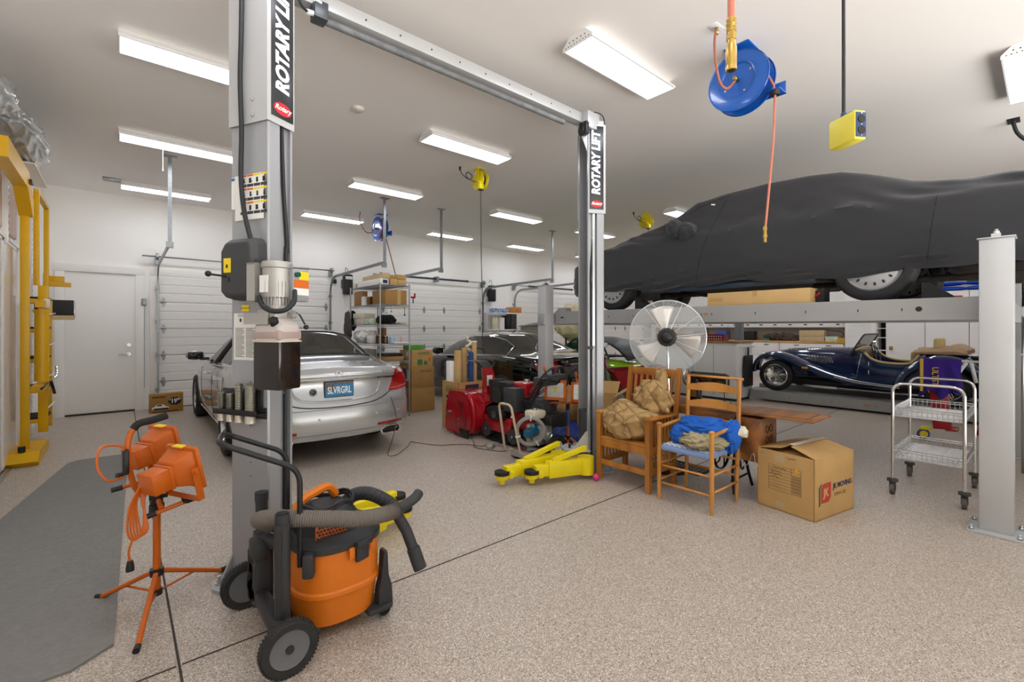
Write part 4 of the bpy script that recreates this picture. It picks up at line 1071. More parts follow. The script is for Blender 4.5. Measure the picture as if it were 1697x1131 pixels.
m = lump((-.95, 3.02, .99), .105, .085, .10, 7, .15, 2, .10, 6, 44); lump((-.84, 2.93, .95), .14, .12, .10, 8, .15, 2, .10, 7, 44, b=m); m.obj('mirror_pocket', M_cover, cc, soft=True)
B(T(-.885, 2.66, 1.25) @ RX(15)).box((.2, 0, 0), (.003, .05, .015)).obj('cover_tag', M_signw, cc)
b = B(); b.b2((-.76, 3.0, .21), (.76, 1.7, .33), .03); b.b2((-.5, 3.8, .2), (.5, 4.5, .3), .03); b.cyl((-.3, .3, .22), (-.3, 3.6, .2), .035); b.cyl((-.6, 1.08, .30), (.6, 1.08, .30), .06); b.cyl((-.6, 4.06, .30), (.6, 4.06, .30), .04); b.b2((-.65, -.6, .24), (.65, .6, .34), .04)
b.cyl((-.35, -.55, .22), (-.35, .3, .22), .09, n=16); b.obj('underbody', mat('dirty underbody', '#1c1b1b', .7, var=.4, vscale=10, col2='#3c332c'), cc)
B().b2((-.80, 1.55, .215), (-.72, 3.6, .285), .02).obj('sill', mat('dark blue sill', '#2b3a4c', .3, coat=.5), cc)
for y in (1.08, 4.06):
    for s in (-1, 1): wheel_geo(cc, (s*.74, y, .325), .325, .21, s, mat('hubcap silver', '#b9bbbd', .3, .6), 'cap')
def chock(x, y, flip, lab):
    c = thing('wheel_chock', lab, 'wheel chock', (x, y, 1.73), 0 if not flip else 180, 'wheel chocks on the raised runway')
    b = B(); b.prism([(0, 0), (.22, 0), (.20, .02), (.05, .14), (.0, .15)], -.09, .09, Mx(((0, 0, 1, 0), (1, 0, 0, 0), (0, 1, 0, 0), (0, 0, 0, 1)))); b.obj('wedge', M_rubber, c)
    B().tube([(-.095, .03, .10), (-.1, .13, .02), (-.1, .24, .018)], .012, 8).obj('grab_handle', M_red, c)
    return c
chock(5.41, .73, True, 'black rubber wheel chock with red grip behind the covered car rear wheel'); chock(5.41, 1.46, False, 'black rubber wheel chock with red grip ahead of the covered rear wheel')
chock(5.41, 3.66, True, 'black rubber wheel chock with red grip under the covered car front wheel')
def carton(name, lab, cat, loc, rz, size, m=M_card, group=None, tape=True, flaps=False):
    t = thing(name, lab, cat, loc, rz, group)
    x, y, z = size
    B().b2((-x/2, -y/2, 0), (x/2, y/2, z), .003).obj('carton', m, t)
    if tape:
        B().b2((-x/2-.001, -.025, z-.06), (x/2+.001, .025, z+.0012)).obj('tape', mat('packing tape', '#b39058', .3), t)
    return t
bx = carton('cardboard_box', 'long tan cardboard box lying on the raised runway', 'box', (5.30, 2.055, 1.73), 0, (.26, 1.04, .15), M_card2)
B().b2((-.1315, .34, .05), (-.1305, .50, .09)).obj('tape_patch', mat('packing tape', '#b39058', .3), bx)
bx = carton('cardboard_box', 'small white and blue printed box on the raised runway beside the rear wheel', 'box', (5.47, 1.56, 1.73), 0, (.12, .10, .10), mat('printed carton', '#d8dde2', .5, var=.5, vscale=30, col2='#46688c'), tape=False)

# ---------------------------------------------------------------- low lift under the roadster
M_low = M_runway
lw = thing('low_car_lift', 'grey four post lift lowered to the floor beneath the blue roadster', 'car lift', (0, 0, 0))
lr = runway(9.93, 10.42, .04, .215, -.3, 4.04, lw); runway(11.2, 11.69, .04, .215, -.3, 4.35, lw)
for y in (3.3, 2.6, 1.95, 1.75, 1.2): B().b2((9.9285, y-.004, .11), (9.931, y+.004, .135)).obj('runway_slot', M_ink, lr)
B().b2((9.928, 2.03, .115), (9.931, 2.13, .14)).obj('maker_badge', MATS['amber badge'], lr)
b = B(); b.b2((10.36, 4.4, 0), (10.5, 4.54, 2.2), .004); b.obj('post', mat('dark grey post', '#70757a', .4, .2), lw)  # post in one even grey, darker than the other lift's posts
B().b2((10.3, 4.38, .02), (11.8, 4.5, .12)).b2((9.9, -.42, .02), (11.8, -.3, .12)).obj('cross_beam', M_liftgrey, lw)

# ---------------------------------------------------------------- blue roadster
M_rb = mat('dark blue car paint', '#11284f', .12, coat=1)
M_beige = mat('beige hide', '#cdb77f', .5)
M_tan = mat('tan hood cloth', '#ad9070', .85, var=.15, vscale=6)
rs = thing('roadster_car', 'dark blue vintage open roadster with wire wheels and beige seats', 'car', (10.85, 0, .215))
def rnd_ring(hw, z0, z1, y, crown=.06, n=7):
    h = [(hw, z0), (hw, lerp(z0, z1, .5)), (hw*.98, z1-.06), (hw*.88, z1-.015), (hw*.6, z1+crown*.6), (hw*.3, z1+crown*.92), (0, z1+crown)]
    return [(-x, y, z) for x, z in h]+[(x, y, z) for x, z in h[::-1][1:]]
b = B()
st = [(3.86, .17, .30, .66), (3.82, .20, .30, .72), (3.6, .25, .30, .765), (3.2, .32, .30, .80), (2.8, .40, .30, .825), (2.45, .46, .30, .84), (2.30, .50, .30, .845)]
b.loft([rnd_ring(w_, z0, z1, y) for y, w_, z0, z1 in st]); hd = b.obj('bonnet', M_rb, rs)
lv = B()
for s in (-1, 1):
    for k in range(24): lv.box((s*.12, 2.42+k*.05, .893-.0025*k), (.10, .016, .014), .004)
lv.obj('bonnet_louvre', M_rb, rs)['kind'] = 'stuff'
lv = B()
for s in (-1, 1):
    for k in range(9):
        y = 2.75+k*.05; lv.add([(s*(.43-.012*k), y, .72), (s*(.455-.012*k), y+.02, .72), (s*(.45-.012*k), y-.03, .60), (s*(.425-.012*k), y-.05, .60)], [(0, 1, 2, 3)])
lv.obj('side_louvre', M_steel, rs)['kind'] = 'stuff'
b = B(); b.loft([[( .165*math.cos(2*PI*i/20), y, .50+ .22*math.sin(2*PI*i/20)) for i in range(20)] for y in (3.86, 3.93, 3.94)]); b.obj('grille', M_chrome, rs)
for s in (-1, 1): B().cyl((s*.33, 3.80, .66), (s*.33, 3.93, .66), .05, .095, n=20).cyl((s*.33, 3.93, .66), (s*.33, 3.95, .66), .095, .09, n=20).obj('headlamp', M_chrome, rs)
# tub with an open cockpit: outer sides, inner trim
side = [(2.32, .50, .85, .52), (2.2, .53, .80, .56), (2.1, .555, .70, .58), (1.95, .575, .645, .60), (1.75, .59, .63, .61), (1.60, .595, .64, .61), (1.52, .595, .68, .61), (1.44, .59, .80, .60), (1.36, .58, .84, .59), (1.2, .56, .855, .58), (.95, .50, .82, .52), (.7, .40, .68, .44), (.5, .30, .45, .34), (.42, .26, .34, .3)]
b = B()
for s in (-1, 1):
    rows = []
    for y, w_, zt_, wb in side[:9]:
        rows.append([(s*wb*.97, y, .24), (s*(wb+.01), y, .40), (s*(w_+.01), y, lerp(.4, zt_, .6)), (s*w_, y, zt_-.02), (s*(w_-.02), y, zt_), (s*(w_-.04), y, zt_-.02), (s*(w_-.04), y, .3)])
    b.grid(rows)
b.loft([rnd_ring(w_, .24, zt_-.02, y, .03) for y, w_, zt_, wb in side[8:]])
b.obj('body_tub', M_rb, rs)
B().b2((-.52, 1.4, .22), (.52, 2.35, .30)).obj('cockpit_floor', M_ink, rs)
for s in (-1, 1):
    b = B(); b.tube(smooth_path([(s*(w_-.02), y, zt_+.012) for y, w_, zt_, wb in side[1:8]], 4), .022, 8); b.obj('cockpit_trim', M_beige, rs)
    B().box((s*.27, 1.68, .36), (.44, .42, .14), .05).box((s*.27, 1.50, .62), (.44, .14, .50), .05).obj('seat', M_beige, rs)
    q = [(s*.615, 2.26-.01*k, .34+.055*k) for k in range(9)]
    B().tube([(s*.60, 2.32, .30), (s*.56, 2.24, .80)], .004, 5).obj('door_gap', M_chrome, rs)
    B().box((s*.60, 2.12, .62), (.02, .012, .07)).box((s*.61, 2.12, .47), (.02, .012, .07)).obj('door_hinge', M_chrome, rs)
    B().tube([(s*.60, 1.62, .55), (s*.64, 1.60, .56), (s*.64, 1.52, .55)], .009, 6).obj('door_handle', M_chrome, rs)
B().tube(smooth_path([(-.5, 2.33, .86), (-.3, 2.30, .895), (0, 2.30, .905), (.3, 2.30, .895), (.5, 2.33, .86)]), .02, 8).obj('scuttle_trim', M_beige, rs)
B().b2((-.5, 2.27, .62), (.5, 2.31, .86), .01).obj('dashboard', m_wood('walnut dash', '#6b4a2a', '#3d2816'), rs)
# windscreen
fr = [(-.56, 2.42, .76), (-.54, 2.22, 1.12), (-.50, 2.20, 1.15), (.50, 2.20, 1.15), (.54, 2.22, 1.12), (.56, 2.42, .76)]
B().tube(round_path(fr, .05), .014, 8).tube([fr[0], fr[-1]], .012, 6).obj('windscreen_frame', M_darkgrey, rs)
B().add([fr[0], fr[1], fr[2], fr[3], fr[4], fr[5]], [(0, 1, 2, 3, 4, 5)]).obj('windscreen_glass', car_glass, rs)
b = B(frame((-.27, 2.08, .80), (1, 0, 0), (0, .3, 1))); b.tube([(.18*math.cos(k*PI/14), .18*math.sin(k*PI/14), 0) for k in range(28)], .011, 8, closed=True)
for k in range(3): b.cyl((0, 0, 0), (.18*math.cos(k*2.09+1.57), .18*math.sin(k*2.09+1.57), 0), .008, n=6)
b.obj('steering_wheel', M_black, rs)
B().tube(round_path([(-.60, 2.0, .86), (-.70, 2.02, .93), (-.72, 2.02, .97)], .02), .006).cyl((-.73, 1.99, .99), (-.73, 2.03, .99), .05, n=16).obj('door_mirror', M_chrome, rs)
# wings
def wing(path, x0, x1, nm, crown=.05, lip=.07):
    for s in (-1, 1):
        p = smooth_path([V((0, a, c)) for a, c in path], 5); rows = []
        for i, q in enumerate(p):
            t = (p[min(i+1, len(p)-1)]-p[max(i-1, 0)]).normalized(); n = V((1, 0, 0)).cross(t)
            if n.z < 0: n = -n
            if i < 3 and n.z < .3 and t.z != 0 and n.y < 0: n = -n
            r = []
            for k, (u, h) in enumerate(((0, -lip), (0.0, -.02), (.06, .012), (.25, crown*.8), (.5, crown), (.8, crown*.7), (1, .0))):
                r.append((s*lerp(x1, x0, u), q.y+n.y*h, q.z+n.z*h))
            rows.append(r)
        o = B().grid(rows).obj(nm, M_rb, rs)
        md = o.modifiers.new('t', 'SOLIDIFY'); md.thickness = .008; md.offset = -1
wing([(4.04, .36), (4.03, .50), (3.97, .62), (3.84, .715), (3.64, .745), (3.42, .70), (3.1, .56), (2.7, .40), (2.35, .315), (2.0, .27), (1.72, .25)], .36, .80, 'front_wing')
wing([(1.74, .25), (1.64, .48), (1.5, .62), (1.32, .74), (1.1, .775), (.88, .72), (.70, .56), (.6, .38), (.55, .26)], .44, .80, 'rear_wing')
for s in (-1, 1):
    B().b2((s*.46, 1.70, .225), (s*.80, 2.45, .25), .004).obj('running_board', M_rb, rs)
    for z in (.262, .29): B().tube(smooth_path([(s*.808, 2.6, z+.10), (s*.808, 2.3, z+.03), (s*.808, 2.0, z), (s*.808, 1.66, z-.02)]), .007, 6).obj('chrome_strip', M_chrome, rs)
    B().box((s*.80, 3.08, .50), (.015, .10, .035), .004).obj('side_marker', mat('amber lens', '#f08a10', .3), rs)
    B().box((s*.80, .63, .42), (.015, .05, .03), .004).obj('rear_marker', M_tail, rs)
    for y in (1.1, 3.62): wheel_geo(rs, (s*.68, y, .312), .312, .16, s, mat('chrome wire', '#d5d5d2', .15, 1), 'wire')
B().cyl((-.62, .4, .12), (-.62, 2.6, .14), .025, n=10).obj('exhaust_pipe', M_steel, rs)
B().b2((-.5, .6, .14), (.5, 3.8, .24), .02).obj('chassis', M_ink, rs)
b = B()
rows = []
for i in range(13):
    y = 1.52-.66*i/12; k = math.sin(PI*i/12)
    rows.append([(x*.60, y, .855+.015*k+(.055+.06*NZ.noise(V((x*2.6, y*7, 0))))*max(0, 1-abs(x)**6)+.04*max(0, (i-6)/6)*max(0, math.sin(PI*min(i, 12)/12))) for x in [-1+j/9 for j in range(19)]])
b.grid(rows); b.grid([[(p[0], p[1], .83) for p in r][::-1] for r in rows]); 
for rw in (rows[0], rows[-1], [r[0] for r in rows], [r[-1] for r in rows]): b.grid([rw, [(p[0], p[1], .83) for p in rw]])
b.obj('folded_hood', M_tan, rs)
b = B()
rows = []
for i in range(9):
    y = 1.18-.34*i/8; rows.append([(x*.5, y, .90+.10*math.sin(PI*i/8)*max(0, 1-x*x)+.02*NZ.noise(V((x*4, y*9, 5)))) for x in [-1+j/7 for j in range(15)]])
b.grid(rows); b.obj('hood_bundle', M_tan, rs)
for x in (-.30, .12): B().box((x, 1.24, .99), (.22, .09, .20), .03).obj('headrest', M_beige, rs)
sp = wheel_geo(rs, (0, 0, 0), .30, .14, 1, MATS['chrome wire'], 'wire', name='spare_wheel')
sp.location = (0, .60, .72); sp.rotation_euler = (0, R(-90), 0); sp.rotation_euler = (R(-38), R(-90), 0)
# ---------------------------------------------------------------- shop vacuum
O = (.80, 2.40, 0)
vac = thing('shop_vacuum', 'orange and charcoal wheeled shop vacuum with a coiled grey hose', 'vacuum', O)
Wd = Mx.Translation((-O[0], -O[1], 0))
M_charc = mat('charcoal plastic', '#2e2f31', .5, bump=.03, bscale=200)
def oval(rx, ry, z, cx=.83, cy=2.385, n=40, p=2.6):
    o = []
    for i in range(n):
        a = 2*PI*i/n; c, s_ = math.cos(a), math.sin(a)
        o.append((cx+rx*math.copysign(abs(c)**(2/p), c), cy+ry*math.copysign(abs(s_)**(2/p), s_), z))
    return o
b = B(Wd); b.loft([oval(*q) for q in ((.165, .175, .07), (.185, .195, .08), (.195, .205, .16), (.203, .213, .215), (.214, .224, .222), (.214, .224, .24), (.206, .216, .248), (.208, .22, .36), (.205, .215, .44))])
tub = b.obj('drum', M_orange2, vac)
b = B(Wd); b.loft([oval(*q) for q in ((.212, .223, .425), (.217, .228, .43), (.217, .228, .455), (.195, .205, .475), (.15, .165, .485))])
b.loft([oval(rx, ry, z, .80, 2.40) for rx, ry, z in ((.15, .16, .47), (.145, .15, .54), (.12, .13, .575), (.06, .08, .59))])
lidv = b.obj('motor_lid', M_charc, vac)
b = B(Wd); b.grid([[(.70+.14*i/6, 2.262-.003*j+.004*i, .475+.065*j/4) for i in range(7)] for j in range(5)])
B(Wd).box((.775, 2.245, .51), (.15, .012, .07), .004).obj('grille', mat('orange grille', '#c05a1c', .5, var=.5, vscale=70), lidv)
b = B(Wd)
for i in range(9):
    for j in range(4): b.cyl((.71+i*.016+(.008 if j % 2 else 0), 2.2385, .485+j*.016), (.71+i*.016+(.008 if j % 2 else 0), 2.236, .485+j*.016), .0055, n=6)
b.obj('grille_hole', M_ink, lidv)['kind'] = 'stuff'
b = B(Wd); b.tube(round_path([(.63, 2.38, .56), (.68, 2.39, .635), (.83, 2.45, .66), (.87, 2.46, .60)], .04), [.022]*14, 8); b.obj('carry_handle', M_orange2, vac)
b = B(Wd); n = 90
b.tube([(.80+.13*math.cos(i*PI/14)*(1+.05*math.sin(i)), 2.40+.12*math.sin(i*PI/14), .585+.012*math.sin(i*.9)+.0003*i) for i in range(n)], .006, 6); b.obj('power_cord', M_cable, vac)
B(Wd @ T(.895, 2.165, .40) @ RZ(18)).box((0, 0, 0), (.075, .02, .085), .008).box((0, -.012, .045), (.09, .03, .03), .008).obj('drum_latch', M_charc, vac)
for dx in (-.055, .06): B(Wd @ T(.895+dx, 2.17+dx*.32, .41) @ RZ(18)).box((0, 0, 0), (.03, .014, .055), .006).obj('latch_lug', M_orange2, vac)
B(Wd @ T(.655, 2.19, .40) @ RZ(-30)).box((0, 0, 0), (.05, .05, .11), .01).obj('handle_socket', M_charc, vac)
# push handle
fr = [(.627, 2.226, .39), (.627, 2.226, .835), (.31, 2.25, 1.0), (.37, 2.53, .985), (.66, 2.56, .835), (.66, 2.56, .45)]
B(Wd).tube(round_path(fr, .07, 7), .0125, 10).obj('push_handle', M_black, vac)
# cart frame and wheels
b = B(Wd); b.b2((.50, 2.17, .13), (.56, 2.71, .20), .012); b.cyl((.545, 2.12, .115), (.53, 2.76, .115), .012); b.b2((.53, 2.22, .05), (.72, 2.56, .085), .01); b.b2((.51, 2.60, .10), (.60, 2.68, .34), .02)
b.obj('axle_frame', M_charc, vac)
for y, sd, x in ((2.105, -1, .549), (2.77, 1, .512)):
    Mw = Wd @ T(x, y, .118) @ Mx(((0, 1, 0, 0), (0, 0, sd, 0), (1, 0, 0, 0), (0, 0, 0, 1)))
    b = B(Mw); b.lathe([(.082, -.022), (.108, -.024), (.116, -.015), (.118, 0), (.116, .015), (.108, .024), (.082, .022)], n=40, closed=True)
    for k in range(48): b.box((.1155, 0, .010), (.006, .007, .018), M=RZ(7.5*k)); b.box((.1155, 0, -.010), (.006, .007, .018), M=RZ(7.5*k+3.75))
    w_ = b.obj('wheel', mat('dusty black tyre', '#2f2e2d', .8, var=.3, vscale=40), vac)
    b = B(Mw); b.lathe([(.083, -.018), (.083, .016), (.079, .02), (.072, .015), (.022, .015), (.02, .015), (.0, .015)], n=36)
    B(Mw).cyl((0, 0, .015), (0, 0, .021), .017, n=20).obj('axle_cap', M_charc, w_)
    b.obj('hub_cap', mat('grey hub plastic', '#66686b', .45), w_)
b = B(Wd); b.b2((.93, 2.17, .055), (1.06, 2.32, .085), .012); b.cyl((1.04, 2.24, .08), (1.04, 2.24, .11), .035, n=14); b.obj('caster_bracket', M_charc, vac)
B(Wd).cyl((1.04, 2.225, .033), (1.04, 2.255, .033), .033, n=20).obj('front_caster', M_rubber, vac)
# wands and tools
b = B(Wd); b.cyl((.552, 2.215, .14), (.55, 2.215, .60), .033, n=20).cyl((.55, 2.215, .60), (.55, 2.215, .655), .030, n=20).lathe([(.034, 0), (.036, .012), (.034, .024)], T(.55, 2.215, .59)).box((.552, 2.183, .40), (.02, .008, .42)); b.obj('extension_wand', M_charc, vac)
B(Wd).lathe([(.0245, 0), (.0245, .004)], T(.55, 2.215, .6552), n=20).obj('wand_mouth', M_ink, vac)
B(Wd).cyl((.58, 2.72, .25), (.575, 2.72, .565), .030, n=18).cyl((.575, 2.72, .565), (.575, 2.72, .61), .033, n=18).obj('extension_wand', M_charc, vac)
b = B(Wd)
b.loft([rr_ for rr_ in ([(x, y, z) for x, y in rrect(.50+.02*k, .585-.0*k, 2.50-.0*k, 2.66, .02)] for k, z in ((0, .12), (0, .30), (.6, .36), (1, .44)))]); b.cyl((.55, 2.55, .42), (.60, 2.35, .46), .034, n=14); b.box((.52, 2.52, .40), (.07, .12, .09), .015); b.obj('floor_nozzle', M_charc, vac)
B(Wd).box((.515, 2.62, .22), (.03, .13, .26), .012).cyl((.50, 2.60, .24), (.49, 2.60, .24), .018).obj('brush_tool', M_rubber, vac)
b = B(Wd); b.loft([[(x, y, z) for x, y in rrect(1.03-w1, 1.03+w1, 2.22-w2, 2.22+w2, .006)] for z, w1, w2 in ((.06, .04, .03), (.16, .035, .028), (.22, .02, .022), (.33, .012, .028), (.345, .008, .026))]); b.obj('crevice_tool', M_charc, vac)
def corr(pts, r, nm, m, k=28, par=None):
    p = smooth_path(pts, k); rr_ = [r*(1+.07*(i % 2)) for i in range(len(p))]
    return B(Wd).tube(p, rr_, 14).obj(nm, m, par)
M_hose = mat('grey corrugated hose', '#6a635c', .7)
h = corr([(.66, 2.50, .47), (.58, 2.53, .50), (.51, 2.46, .56), (.535, 2.34, .60), (.62, 2.245, .605), (.75, 2.18, .59), (.88, 2.12, .575), (1.0, 2.09, .58), (1.05, 2.085, .59)], .036, 'hose', M_hose, 30, vac)
B(Wd).tube(smooth_path([(1.04, 2.085, .588), (1.09, 2.08, .605), (1.14, 2.09, .62), (1.17, 2.11, .63)]), .026, 12).obj('hose_cuff', M_charc, vac)
corr([(.90, 2.46, .50), (.95, 2.44, .575), (1.02, 2.38, .59), (1.09, 2.29, .55), (1.12, 2.22, .50)], .034, 'hose', M_charc, 24, vac)
B(Wd).tube([(1.075, 2.24, .57), (1.13, 2.165, .43), (1.155, 2.13, .33)], .028, 14).cyl((1.152, 2.135, .345), (1.175, 2.10, .245), .034, n=18).obj('hose_nozzle', M_charc, vac)

# ---------------------------------------------------------------- work lights
def flood(M, parent, led=False, first=True):
    """a square work lamp facing local +X"""
    b = B(M)
    def rg(x, hy, hz): return [(x, y, z) for y, z in rrect(-hy, hy, -hz, hz, .012, 2)]
    b.loft([rg(-.055, .06, .055), rg(-.05, .068, .065), rg(.03, .10, .095), rg(.032, .118, .112), (rg(.05, .122, .116)), rg(.05, .108, .10)], caps=False)
    b.add(rg(-.055, .06, .055), [tuple(range(12))[::-1]])
    o = b.obj('lamp_head', M_orange, parent, bevel=.002)
    B(M).b2((.036, -.105, -.098), (.042, .105, .098)).obj('lamp_glass', mat('lamp reflector', '#c4c5c0', .18, .7) if led else mat('lamp glass', '#d8d8d2', .1, .3), o)
    if led:
        B(M).b2((.0425, -.09, -.03), (.044, .09, -.028)).b2((.0425, -.09, .03), (.044, .09, .032)).obj('reflector_edge', M_darkgrey, o)
        B(M).b2((.03, -.125, .088), (.056, .125, .118)).b2((.03, -.125, -.118), (.056, .125, -.088)).obj('front_frame', M_orange, o); B(M).b2((.03, -.128, -.118), (.056, -.098, .118)).b2((.03, .098, -.118), (.056, .128, .118)).obj('front_frame', M_orange, o)
        B(M).b2((.043, -.018, -.018), (.046, .018, .018)).obj('led_chip', mat('yellow led', '#e8c828', .4), o)
        B(M).b2((.0432, -.108, -.101), (.047, -.100, .101)).b2((.0432, .100, -.101), (.047, .108, .101)).b2((.0432, -.1, .094), (.047, .1, .101)).b2((.0432, -.1, -.101), (.047, .1, -.094)).obj('lamp_seal', M_black, o)
    else: B(M).b2((.02, -.03, .1125), (.05, .045, .1175)).obj('caution_sticker', M_decaly, o)
    b = B(M @ T(-.115, 0, -.005)); b.box((0, 0, 0), (.085, .12, .11), .006).box((.045, 0, 0), (.012, .13, .12), .003).box((.056, 0, 0), (.012, .124, .114), .003).obj('junction_box', M_orange, o)
    b = B(M)
    for s in (-1, 1): b.b2((-.012, s*.126, -.155), (.022, s*.131, .02)); b.cyl((.005, s*.12, 0), (.005, s*.14, 0), .012, n=10)
    b.b2((-.012, -.131, -.16), (.022, .131, -.155)); b.obj('yoke', M_orange, o)
    B(M).cyl((.005, 0, -.16), (.005, 0, -.19), .02, n=10).obj('yoke_knob', M_black, o)
    return o
def stand_legs(hub, feet, parent, ztop, zb=.05):
    hx, hy = hub
    B().cyl((hx, hy, zb), (hx, hy, ztop), .0175, n=14).obj('pole', M_orange, parent)
    B().cyl((hx, hy, .155), (hx, hy, .19), .032, n=12).obj('leg_collar', M_black, parent); B().cyl((hx, hy, zb), (hx, hy, zb+.03), .026, n=12).obj('leg_collar', M_black, parent)
    for fx, fy in feet:
        d = V((fx-hx, fy-hy, 0)); L = d.length; d.normalize(); a = V((hx, hy, .172))+d*.02; e = V((fx, fy, .013))
        g = B().tube([a, e-d*.03], .0125, 10).obj('leg', M_orange, parent)
        B().tube([e-d*.035+V((0, 0, .002)), e], .0145, 10).obj('foot_cap', M_black, g)
        m = a.lerp(e, .55); B().tube([V((hx, hy, zb+.015))+d*.015, m], .006, 6).obj('leg_brace', M_orange, g)
wl = thing('work_light', 'orange twin work light on a tripod beside the grey floor mat', 'work light', (0, 0, 0))
stand_legs((.153, 3.115), ((-.095, 3.384), (.057, 2.693), (.497, 3.273)), wl, .52)
B().cyl((.153, 3.115, .49), (.153, 3.115, .535), .034, n=16).cyl((.153, 3.115, .535), (.153, 3.115, .60), .028, n=16).cyl((.12, 3.11, .575), (.2, 3.11, .575), .012, n=8).obj('clamp_collar', M_black, wl)
B().tube([(.165, 3.0, .545), (.14, 3.38, .60)], .012, 8).obj('spine_bar', M_orange, wl)
for a, e in (((.10, 2.985, .518), (.315, 3.01, .56)), ((-.03, 3.36, .585), (.25, 3.38, .62))):
    a, e = V(a), V(e); B().tube([a, e], .011, 10).obj('cross_bar', M_orange, wl)
    d = (e-a).normalized(); B().tube([a-d*.005, a+d*.045], .0145, 10).obj('bar_grip', M_black, wl); B().tube([e-d*.045, e+d*.005], .0145, 10).obj('bar_grip', M_black, wl)
flood(T(.235, 2.985, .735) @ RZ(28) @ RY(-12), wl); flood(T(.175, 3.36, .79) @ RZ(28) @ RY(-12), wl)
B().tube(smooth_path([(.10, 3.17, .57), (.06, 3.14, .65), (.035, 3.12, .78), (.035, 3.12, .89), (.06, 3.12, .955), (.10, 3.13, .975)], 6), .014, 10).obj('lift_handle', M_orange, wl)
B().tube(smooth_path([(.055, 3.12, .95), (.08, 3.125, .975), (.14, 3.14, .985), (.20, 3.15, 1.0)], 6), .019, 10).obj('handle_grip', M_rubber, wl)
B().box((.025, 3.09, .79), (.03, .05, .13), .012).cyl((.01, 3.08, .73), (-.01, 3.07, .73), .014).obj('switch', M_black, wl)
cb = B(); cb.tube(smooth_path([(.02, 3.08, .72), (-.04, 3.0, .73), (-.08, 3.0, .80), (-.07, 3.02, .89), (0, 3.08, .88), (.02, 3.09, .85)], 8), .0055, 8)
for k in range(5):
    o = .012*k; cb.tube(smooth_path([(.09, 2.98, .70), (.04+o*.5, 2.95+o*.3, .60), (.03+o, 2.94, .48), (.055+o*.6, 2.94, .43+.004*k), (.09+o*.4, 2.94, .48), (.095-o*.2, 2.96, .62), (.10, 2.98, .70)], 6), .0048, 6)
cb.tube(smooth_path([(.05, 2.94, .44), (.035, 2.94, .38), (.04, 2.94, .33)], 6), .005, 8)
cb.obj('coiled_cable', M_orange, wl)
B().cyl((.04, 2.94, .335), (.04, 2.94, .30), .012, .018, n=10).cyl((.04, 2.94, .30), (.04, 2.94, .285), .018, n=10).obj('plug', M_black, wl)

w2 = thing('work_light', 'orange twin LED work light behind the second lift column', 'work light', (0, 0, 0))
stand_legs((4.08, 3.75), ((3.80, 3.80), (4.25, 4.02), (4.22, 3.50)), w2, .42)
B().cyl((4.08, 3.75, .40), (4.08, 3.75, .46), .03, n=14).cyl((4.08, 3.75, .46), (4.08, 3.75, .58), .024, n=14).obj('clamp_collar', M_black, w2)
d = V((.72, -.69, 0)); c = V((4.08, 3.75, .585))
B().tube([c-d*.20, c+d*.33], .012, 8).obj('cross_bar', M_orange, w2)
flood(T(*(c-d*.14+V((0, 0, .155)))) @ RZ(-146) @ RY(-4), w2, True); flood(T(*(c+d*.17+V((0, 0, .13)))) @ RZ(-140) @ RY(-4), w2, True)
q = c+d*.14; B().tube(smooth_path([q, q+V((0, 0, .15)), q+V((-.02, .02, .27)), q+V((-.03, .03, .37))], 5), .014, 8).obj('lift_handle', M_orange, w2)
B().tube(smooth_path([(4.06, 3.73, .50), (4.02, 3.69, .42), (3.99, 3.67, .33)], 5), .02, 8).obj('cord_wrap', mat('blue plastic', '#27406e', .5), w2)

# floor mat
b = B(); b.prism([(-.43, 6.92), (-.35, 7.02), (.08, 7.02), (-.02, 2.83), (-.16, 2.73), (-.72, 2.73), (-.80, 2.83), (-.70, 5.2)], .0, .012)
mt = b.obj('floor_mat', mat('ribbed grey mat', '#82807d', .8, bump=.5, bscale=90, var=.12, vscale=40)); tag(mt, 'long grey ribbed anti-fatigue mat beside the orange work light', 'mat')
# cable running over the floor under the light
tag(B().sph((3.515, 2.86, .034), .034, 20).obj('ball', mat('pink rubber', '#d43a7c', .45)), 'small pink ball on the floor by the second lift column', 'ball')
# ---------------------------------------------------------------- snow blower (faces the overhead doors)
YZX = Mx(((0, 0, 1, 0), (1, 0, 0, 0), (0, 1, 0, 0), (0, 0, 0, 1)))   # prism outline in (Y, Z), thickness along X
sb = thing('snow_blower', 'red and black tracked snow blower in front of the open moving box', 'snow blower', (0, 0, 0))
hp = [(5.00, .10), (4.97, .26), (5.00, .45), (5.08, .58), (5.22, .615), (5.50, .60), (5.58, .36), (5.60, .08), (5.55, .03), (5.10, .03)]
B().prism(hp, 4.14, 4.146, YZX).obj('auger_side_plate', M_red, sb); s1 = B().prism(hp, 3.53, 3.536, YZX).obj('auger_side_plate', M_red, sb)
b = B(); arc = [(5.22, .615), (5.09, .585), (5.0, .46), (4.965, .26), (5.0, .10), (5.10, .035)]
ap = smooth_path([V((0, y, z)) for y, z in arc], 5)
rows = []
for i in range(61):
    x = 3.535+.605*i/60; k = .010*max(0, math.cos((i-6)*PI/8))**3*(1 if i < 24 or i > 44 else 0)
    rows.append([(x, p.y-k, p.z+k*.3) for p in ap])
b.grid(rows); b.b2((3.535, 5.20, .605), (4.14, 5.52, .612)); b.obj('auger_housing', M_red, sb)
emb = B()
emb.prism([(5.13, .47), (5.42, .50), (5.16, .36)], 3.520, 3.532, YZX); emb.prism([(5.07, .29), (5.36, .29), (5.33, .10), (5.12, .10)], 3.522, 3.532, YZX)
emb.obj('pressed_panel', mat('deep red enamel', '#8f0c16', .25, coat=.6), s1)
b = B()
for z in (.24, .17): b.cyl((3.516, 5.24, z), (3.53, 5.24, z), .012, n=8)
